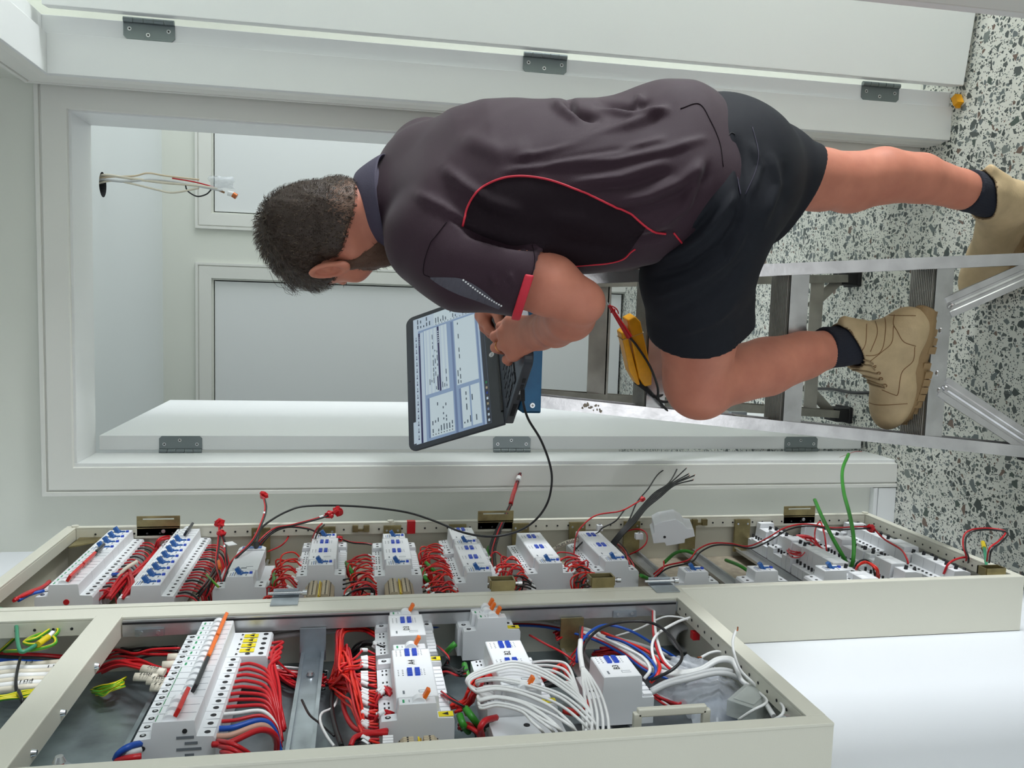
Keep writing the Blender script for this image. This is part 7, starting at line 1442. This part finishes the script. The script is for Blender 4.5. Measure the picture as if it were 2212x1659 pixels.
bundle(6, [(992, 1572, -.53), (1012, 1568, -.52), (1028, 1580, -.52), (1034, 1592, -.53)], ['wire_red', 'wire_black', 'wire_red'], 0.0026, 'thick wire between A4 and B2 at the near edge', 'thick wires at the near edge', 5)
bundle(12, [(1062, 1462, -.50), (1045, 1460, -.492), (1030, 1480, -.495), (1018, 1500, -.505), (1008, 1520, -.52), (985, 1530, -.53)], ['wire_red', 'wire_orange_red'], 0.0022, 'red wire looping at the upper side of B2', 'red loops beside B2', 9)
for k in range(11):
    f = k / 10.0; sp_ = rw.uniform(-4, 4)
    a_ = k / 10.0; y_ = 1468 + 62 * a_ + 2 * sp_; x_ = 1290 - 100 * a_ + rw.uniform(-14, 14)
    P_ = [(1068, 1482 + 30 * a_, -.503), (1040, 1482 + 26 * a_, -.492), (1030 + 8 * a_, y_ + 4, -.483), (1070 + 6 * a_, y_ - 2, -.475), (1125, y_ + 6 + 4 * a_, -.470), (1125 + (x_ - 1125) * 0.5, y_ + 34, -.469), (1125 + (x_ - 1125) * 0.85, y_ + 34 + (1590 - y_ - 34) * 0.55, -.474), (x_, 1588, -.493)]
    wire('control_wire', 'white control wire looping over the controller labelled B2', 'wire', P_, 'wire_white', 0.0018, 'white control wires over B2', n=7)
for k in range(3): wire('control_wire', 'white control wire making the wide top loop over B2', 'wire', [(1035, 1492 + 4 * k, -.49), (1008 + 3 * k, 1474 + 4 * k, -.478), (1022, 1455 + 5 * k, -.47), (1080, 1434 + 6 * k, -.462), (1120, 1430 + 6 * k, -.462), (1180, 1450 + 7 * k, -.464), (1245, 1495 + 7 * k, -.467), (1278, 1545, -.475), (1290, 1590, -.495)], 'wire_white', 0.0019, 'wide white loops over B2', n=7)
for k in range(5): wire('control_wire', 'white control wire hanging from the white sleeve beside B3', 'wire', [(1257, 1438, -.475), (1258 + 5 * k, 1465, -.472), (1262 + 9 * k, 1500, -.471), (1268 + 11 * k, 1545, -.474), (1264 + 13 * k, 1590, -.488)], 'wire_white', 0.0019, 'white wires beside B3', n=7)
for k in range(4): wire('control_wire', 'white control wire arching from B2 towards B3', 'wire', [(1150, 1430 + 7 * k, -.50), (1190, 1428 + 10 * k, -.485), (1225 - 4 * k, 1436 + 12 * k, -.476), (1244 - 3 * k, 1480, -.473), (1256, 1530, -.474), (1262 + 9 * k, 1590, -.49)], 'wire_white', 0.0018, 'white wires between B2 and B3', n=7)
m = MB(); m.tube(spline([pt(q) for q in ((1254, 1384, -.477), (1253, 1410, -.475), (1258, 1445, -.474))], 5), 0.0038, 'wire_white', 9); tag(m.build('cable_sleeve'), 'white heat shrink sleeve on the upright bundle left of B3', 'sleeve')
wire('wire_stub', 'black core sticking out of the white sleeve', 'wire', [(1252, 1386, -.477), (1254, 1354, -.478)], 'wire_black', 0.0019); wire('wire_stub', 'red core sticking out of the white sleeve', 'wire', [(1256, 1386, -.477), (1258, 1355, -.478)], 'wire_red', 0.0019)
wire('loop_cable', 'black cable making a big open loop above B3', 'cable', [(1256, 1415, -.485), (1268, 1385, -.478), (1300, 1356, -.472), (1350, 1343, -.470), (1405, 1345, -.470), (1440, 1365, -.471), (1468, 1400, -.474), (1472, 1425, -.478), (1450, 1448, -.485), (1405, 1470, -.50)], 'wire_black', 0.0022, n=8)
wire('loop_cable', 'blue cable curving over beside the black loop', 'cable', [(1246, 1430, -.50), (1250, 1398, -.49), (1275, 1365, -.482), (1310, 1350, -.482), (1360, 1362, -.49), (1410, 1390, -.51), (1475, 1430, -.54)], 'wire_blue', 0.0022, n=8)
wire('loop_cable', 'blue cable bending down beside B3', 'cable', [(1310, 1376, -.51), (1345, 1386, -.50), (1385, 1408, -.495), (1412, 1435, -.495), (1416, 1455, -.50), (1402, 1466, -.51)], 'wire_blue', 0.0022, n=8); wire('loop_cable', 'red cable bending down beside B3', 'cable', [(1300, 1366, -.51), (1350, 1386, -.50), (1400, 1408, -.495), (1424, 1435, -.495), (1420, 1458, -.50), (1405, 1475, -.51)], 'wire_orange_red', 0.0026, n=8)
wire('loop_cable', 'white cable bending down above B3', 'cable', [(1290, 1372, -.51), (1340, 1395, -.495), (1385, 1418, -.49), (1404, 1445, -.49), (1392, 1466, -.50)], 'wire_white', 0.0024, n=8)
wire('loop_cable', 'white cable looping up beside the cabinet corner', 'cable', [(1448, 1465, -.53), (1420, 1440, -.50), (1408, 1400, -.485), (1420, 1370, -.48), (1460, 1345, -.478), (1490, 1334, -.48)], 'wire_white', 0.0022, n=8); wire('loop_cable', 'thin white cable crossing high to the cabinet corner', 'cable', [(1330, 1374, -.52), (1380, 1358, -.505), (1430, 1334, -.485), (1460, 1332, -.482), (1485, 1338, -.48)], 'wire_white', 0.0016)
wire('loop_cable', 'red and white cable dropping along the far panel', 'cable', [(1410, 1306, -.49), (1410, 1345, -.49), (1414, 1385, -.49), (1432, 1430, -.495), (1470, 1458, -.50), (1510, 1452, -.505)], 'wire_red', 0.0018); wire('loop_cable', 'pale cable dropping along the far panel', 'cable', [(1413, 1306, -.491), (1414, 1345, -.49), (1420, 1385, -.49), (1438, 1430, -.495), (1472, 1452, -.50), (1510, 1448, -.505)], 'wire_white', 0.0024)
for k in range(2): wire('mains_cable', 'flat white mains cable rising from B3 towards the lower frame, %s of two' % ordn[k], 'cable', [(1406, 1492 + 5 * k, -.505), (1440, 1474 + 6 * k, -.495), (1490, 1460 + 7 * k, -.485), (1540, 1448 + 7 * k, -.48), (1570, 1448 + 7 * k, -.482), (1595, 1456 + 8 * k, -.495)], 'wire_grey', 0.0036, n=8)
for k in range(2): wire('mains_cable', 'white mains cable arching to the lower frame corner, %s of two' % ordn[k], 'cable', [(1410 + 5 * k, 1448, -.51), (1450, 1454 + 4 * k, -.50), (1510, 1446 + 4 * k, -.49), (1550, 1424 + 4 * k, -.478), (1580, 1424 + 4 * k, -.475), (1592, 1445, -.48), (1602, 1470, -.495), (1640, 1500, -.50), (1672, 1548, -.50)], 'wire_white', 0.0034, n=8)
o = wire('stripped_wire', 'white wire with bare copper tip sticking out over the lower frame', 'wire', [(1660, 1510, -.51), (1630, 1478, -.49), (1600, 1448, -.475), (1586, 1412, -.455), (1583, 1385, -.445), (1589, 1363, -.438)], 'wire_white', 0.0020); e = pt((1589, 1363, -.438)); m = MB(); m.tube([e, e + Vector((0, 0.002, -0.004)), e + Vector((0.003, 0.006, -0.006))], 0.0011, 'copper', 6); m.build('copper_tip', o)
o = wire('stripped_wire', 'short white wire with copper tip near the plastic bag', 'wire', [(1575, 1418, -.50), (1555, 1408, -.49), (1535, 1410, -.485), (1515, 1420, -.48)], 'wire_white', 0.0020); e = pt((1515, 1420, -.48)); m = MB(); m.cyl(e, e + Vector((0.001, -0.001, 0.006)), 0.001, 'copper', 6); m.build('copper_tip', o)
wire('loop_cable', 'white wire curling round the clear box at the lower corner', 'cable', [(1595, 1555, -.50), (1625, 1535, -.485), (1650, 1522, -.48), (1656, 1512, -.485), (1640, 1495, -.495)], 'wire_white', 0.0018); wire('loop_cable', 'white wire looping by the corner bolt', 'cable', [(1665, 1558, -.49), (1688, 1545, -.48), (1692, 1528, -.48), (1678, 1510, -.49), (1655, 1495, -.50)], 'wire_white', 0.0019)
bundle(10, [(1415, 1505, -.54), (1440, 1518, -.535), (1462, 1522, -.53), (1478, 1518, -.535)], ['wire_red', 'wire_red', 'wire_blue', 'wire_white'], 0.0018, 'cut wire lying right of B3', 'cut wires right of B3', 9)
bundle(6, [(1200, 1375, -.53), (1235, 1362, -.53), (1260, 1392, -.53), (1235, 1432, -.53)], ['wire_red', 'wire_orange_red'], 0.0016, 'red wire looping round the empty bracket left of B3', 'red wires left of B3', 6)
wire('loose_wire', 'red wire stretching diagonally past the lone breaker', 'wire', [(1144, 1372, -.51), (1180, 1392, -.50), (1215, 1410, -.50), (1242, 1430, -.51)], 'wire_red', 0.0017)
bundle(5, [(1168, 1470, -.51), (1195, 1452, -.50), (1215, 1438, -.49), (1228, 1462, -.49), (1240, 1495, -.50)], ['wire_orange_red'], 0.0024, 'red cable arching between B2 and B3', 'red cables between B2 and B3', 5)
bundle(4, [(1220, 1535, -.53), (1250, 1540, -.52), (1268, 1528, -.51), (1272, 1515, -.515)], ['wire_orange_red'], 0.0032, 'thick red cable bending right of the B2 breaker', 'thick red cables right of B2', 4)
bundle(6, [(1160, 1485, -.53), (1200, 1475, -.53), (1230, 1490, -.54), (1262, 1500, -.545)], 'wire_black', 0.0022, 'black cable behind the white wires', 'black cables behind the white wires', 8)
bundle(10, [(1290, 1410, -.555), (1340, 1405, -.55), (1400, 1425, -.55), (1440, 1445, -.555)], ['wire_red', 'wire_blue', 'wire_red'], 0.0022, 'cable crossing behind B3', 'cables behind B3', 12)
# grey pipe, ring socket and dark spatter on the far panel
m = MB(); m.tube(spline([pt(q) for q in ((1236, 1352, -.535), (1285, 1372, -.55), (1330, 1386, -.56))], 6), 0.0085, 'wire_grey', 12); tag(m.build('pipe'), 'short grey plastic pipe on the far panel of the near cabinet', 'pipe')
m = MB(); p = Vector((onY(1472, 1372, 1.3).x, 1.30, onY(1472, 1372, 1.3).z)); R1, R0 = 0.022, 0.018; n_ = 24; vs = []
for yy, rr in ((1.314, R1), (1.278, R1), (1.278, R0), (1.314, R0)): vs += [(p.x + rr * math.cos(2 * math.pi * k / n_), yy, p.z + rr * math.sin(2 * math.pi * k / n_)) for k in range(n_)]
m.add(vs, [(i * n_ + k, i * n_ + (k + 1) % n_, ((i + 1) % 4) * n_ + (k + 1) % n_, ((i + 1) % 4) * n_ + k) for i in range(4) for k in range(n_)], 'wire_grey', True); tag(m.build('conduit_ring'), 'pale round conduit sleeve in the corner of the near cabinet', 'conduit fitting')
m = MB(); p = pt((1502, 1372, -.505)); m.box((p.x - .006, p.y - .006, p.z - .005), (p.x + .006, p.y + .006, p.z + .006), 'tape_red'); tag(m.build('wire_nut'), 'small dark red connector beside the pale conduit sleeve', 'connector')
# plastic bag with parts and a clear box in the lower corner
mat('clear_film', S(226, 232, 240), 0.12, alpha=0.42, spec=0.8, bump=0.6, bscale=60); mat('clear_box', S(215, 220, 214), 0.15, alpha=0.5, spec=0.8); mat('bag_blue', S(90, 104, 120), 0.5)
def crumple(c, u, v, n, w_, h, amp, seed, mm, bulge=0.02, N=22):
    rb = random.Random(seed); ph = [(rb.uniform(5, 22), rb.uniform(5, 22), rb.uniform(0, 6), rb.uniform(.3, 1)) for _ in range(9)]; m = MB(); vs = []
    for i in range(N + 1):
        for j in range(N + 1):
            a, b_ = i / N - .5, j / N - .5; e = max(0, 1 - (2 * a) ** 2) * max(0, 1 - (2 * b_) ** 2); z_ = sum(abs(math.sin(x * a + y * b_ + p_)) * k for x, y, p_, k in ph) / 5.0
            vs.append(Vector(c) + Vector(u) * (a * w_ * (1 + .08 * math.sin(9 * b_))) + Vector(v) * (b_ * h * (1 + .1 * math.sin(7 * a))) + Vector(n) * (amp * z_ + bulge * math.sqrt(e)))
    m.add(vs, [(i * (N + 1) + j, (i + 1) * (N + 1) + j, (i + 1) * (N + 1) + j + 1, i * (N + 1) + j + 1) for i in range(N) for j in range(N)], mm, True); return m
cb = (pt((1440, 1530, -.535)) + pt((1600, 1480, -.535))) / 2
tb_ = thing('plastic_bag', (cb.x, cb.y, cb.z), 'crumpled clear plastic bag of spare parts in the lower corner of the near cabinet', 'plastic bag')
m = crumple(cb + Vector((-0.012, -0.02, -0.002)), (0, 1, 0.1), (0, -0.1, 1), (1, 0, 0), 0.13, 0.115, 0.014, 3, 'clear_film', 0.026); m.build('film', tb_)
m = crumple(cb + Vector((-0.006, 0.055, -0.012)), (0, 1, 0), (0, 0.2, 1), (1, 0, 0), 0.10, 0.060, 0.012, 8, 'clear_film', 0.022); m.build('film', tb_)
m = MB(); q = cb + Vector((-0.020, -0.03, -0.03)); m.box((q.x - .004, q.y - .035, q.z - .028), (q.x + .010, q.y + .05, q.z + .03), 'bag_blue', R=Matrix.Rotation(0.2, 3, 'X')); m.build('contents', tb_, 0.004)
cc = pt((1628, 1512, -.505)); m = MB(); R_ = Matrix.Rotation(math.radians(42), 3, 'X')
m.box((cc.x - .012, cc.y - .020, cc.z - .042), (cc.x + .010, cc.y + .020, cc.z + .042), 'clear_box', R=R_, C=cc); m.box((cc.x + .010, cc.y - .014, cc.z - .036), (cc.x + .012, cc.y + .014, cc.z + .036), 'clear_box', R=R_, C=cc)
for k in range(5): m.box((cc.x - .006, cc.y - .013, cc.z - .034 + .014 * k), (cc.x + .004, cc.y + .013, cc.z - .026 + .014 * k), 'screw_steel', R=R_, C=cc)
tag(m.build('clear_connector_box', bevel=0.0015), 'scuffed clear plastic connector box leaning at the lower corner of the near cabinet', 'box')
# --- cables hanging from the hole in the next room's ceiling
def hang(label, pts, m_, r, n=7): return wire('hanging_cable', label, 'cable', [Vector(hole) + Vector(p) for p in pts], m_, r, raw=True, n=n)
def hpx(px, py, Y): v = onY(px, py, Y); return v - Vector(hole)
Yh = hole.y
hang('flat cream cable hanging straight from the ceiling hole', [(0.02, 0, 0.03), hpx(225, 378, Yh), hpx(280, 385, Yh), hpx(350, 394, Yh), hpx(420, 400, Yh), hpx(470, 408, Yh)], 'wire_cream', 0.0055); hang('pale cable hanging beside the flat cream one', [(0.01, 0, 0.03), hpx(225, 388, Yh), hpx(270, 392, Yh), hpx(340, 388, Yh), hpx(430, 402, Yh), hpx(480, 412, Yh)], 'wire_grey', 0.005)
hang('thin tan cable bowing up towards the far door', [(0.02, 0, 0.03), hpx(240, 382, Yh), hpx(290, 380, Yh), hpx(320, 374, Yh), hpx(360, 380, Yh), hpx(430, 388, Yh)], 'tan_card', 0.0035); hang('tan cable bowing outward in a low arc', [(0.0, 0, 0.03), hpx(245, 390, Yh), hpx(290, 398, Yh), hpx(340, 410, Yh), hpx(375, 416, Yh), hpx(430, 406, Yh)], 'wire_cream', 0.004)
hang('red wire in the hanging cables', [hpx(372, 385, Yh), hpx(420, 393, Yh), hpx(460, 404, Yh), hpx(478, 414, Yh)], 'wire_red', 0.0028); hang('thin black wire looping out of the hanging cables', [hpx(400, 396, Yh), hpx(405, 412, Yh), hpx(425, 424, Yh), hpx(445, 420, Yh), hpx(456, 410, Yh)], 'wire_black', 0.0028); hang('brown wire at the lower end of the hanging cables', [hpx(440, 402, Yh), hpx(465, 408, Yh), hpx(485, 416, Yh)], 'boot_stitch', 0.004)
m = crumple(onY(480, 395, Yh), (1, 0, 0.1), (0, 0, 1), (0, -1, 0), 0.045, 0.09, 0.02, 5, 'clear_film', 0.03, 12); tag(m.build('plastic_wrap'), 'clear plastic wrap round the hanging cable ends', 'plastic wrap')
m = MB(); p = onY(492, 417, Yh); m.cyl(p, onY(505, 420, Yh), 0.010, 'marker_white', 10); m.cyl(onY(503, 420, Yh), onY(511, 425, Yh), 0.011, 'copper', 12); tag(m.build('cable_end'), 'white taped end with copper ring on the hanging cables', 'cable end')
# --- small things on the floor and walls
m = MB(); p = onZ(2060, 214, 0.02); m.box((p.x - .014, p.y - .008, 0.001), (p.x + .010, p.y + .008, 0.018), 'tester_yellow', R=Matrix.Rotation(0.5, 3, 'Z')); m.box((p.x - .02, p.y - .002, 0.001), (p.x - .008, p.y + .006, 0.010), 'tester_yellow'); tag(m.build('plastic_plug'), 'small yellow plastic plug on the floor by the right doorway', 'plug')
wire('floor_cable', 'black cable lying on the floor behind the ladder', 'cable', [onZ(1700, 855, 0.006), onZ(1735, 842, 0.006), onZ(1790, 840, 0.006), onZ(1840, 848, 0.006), onZ(1890, 848, 0.006)], 'wire_black', 0.0045, raw=True, n=8)
for k, (px, py, lb) in enumerate(((1965, 1245, 'tiny pale crumb of plaster on the floor'), (1962, 1243, 'tiny brown scrap on the floor'))):
    pass
m = MB(); p = onZ(1962, 1246, 0.003); m.box((p.x - .005, p.y - .004, 0.0005), (p.x + .004, p.y + .003, 0.005), 'marker_white', R=Matrix.Rotation(0.7, 3, 'Z')); tag(m.build('plaster_crumb'), 'tiny white plaster crumb on the terrazzo floor', 'debris')
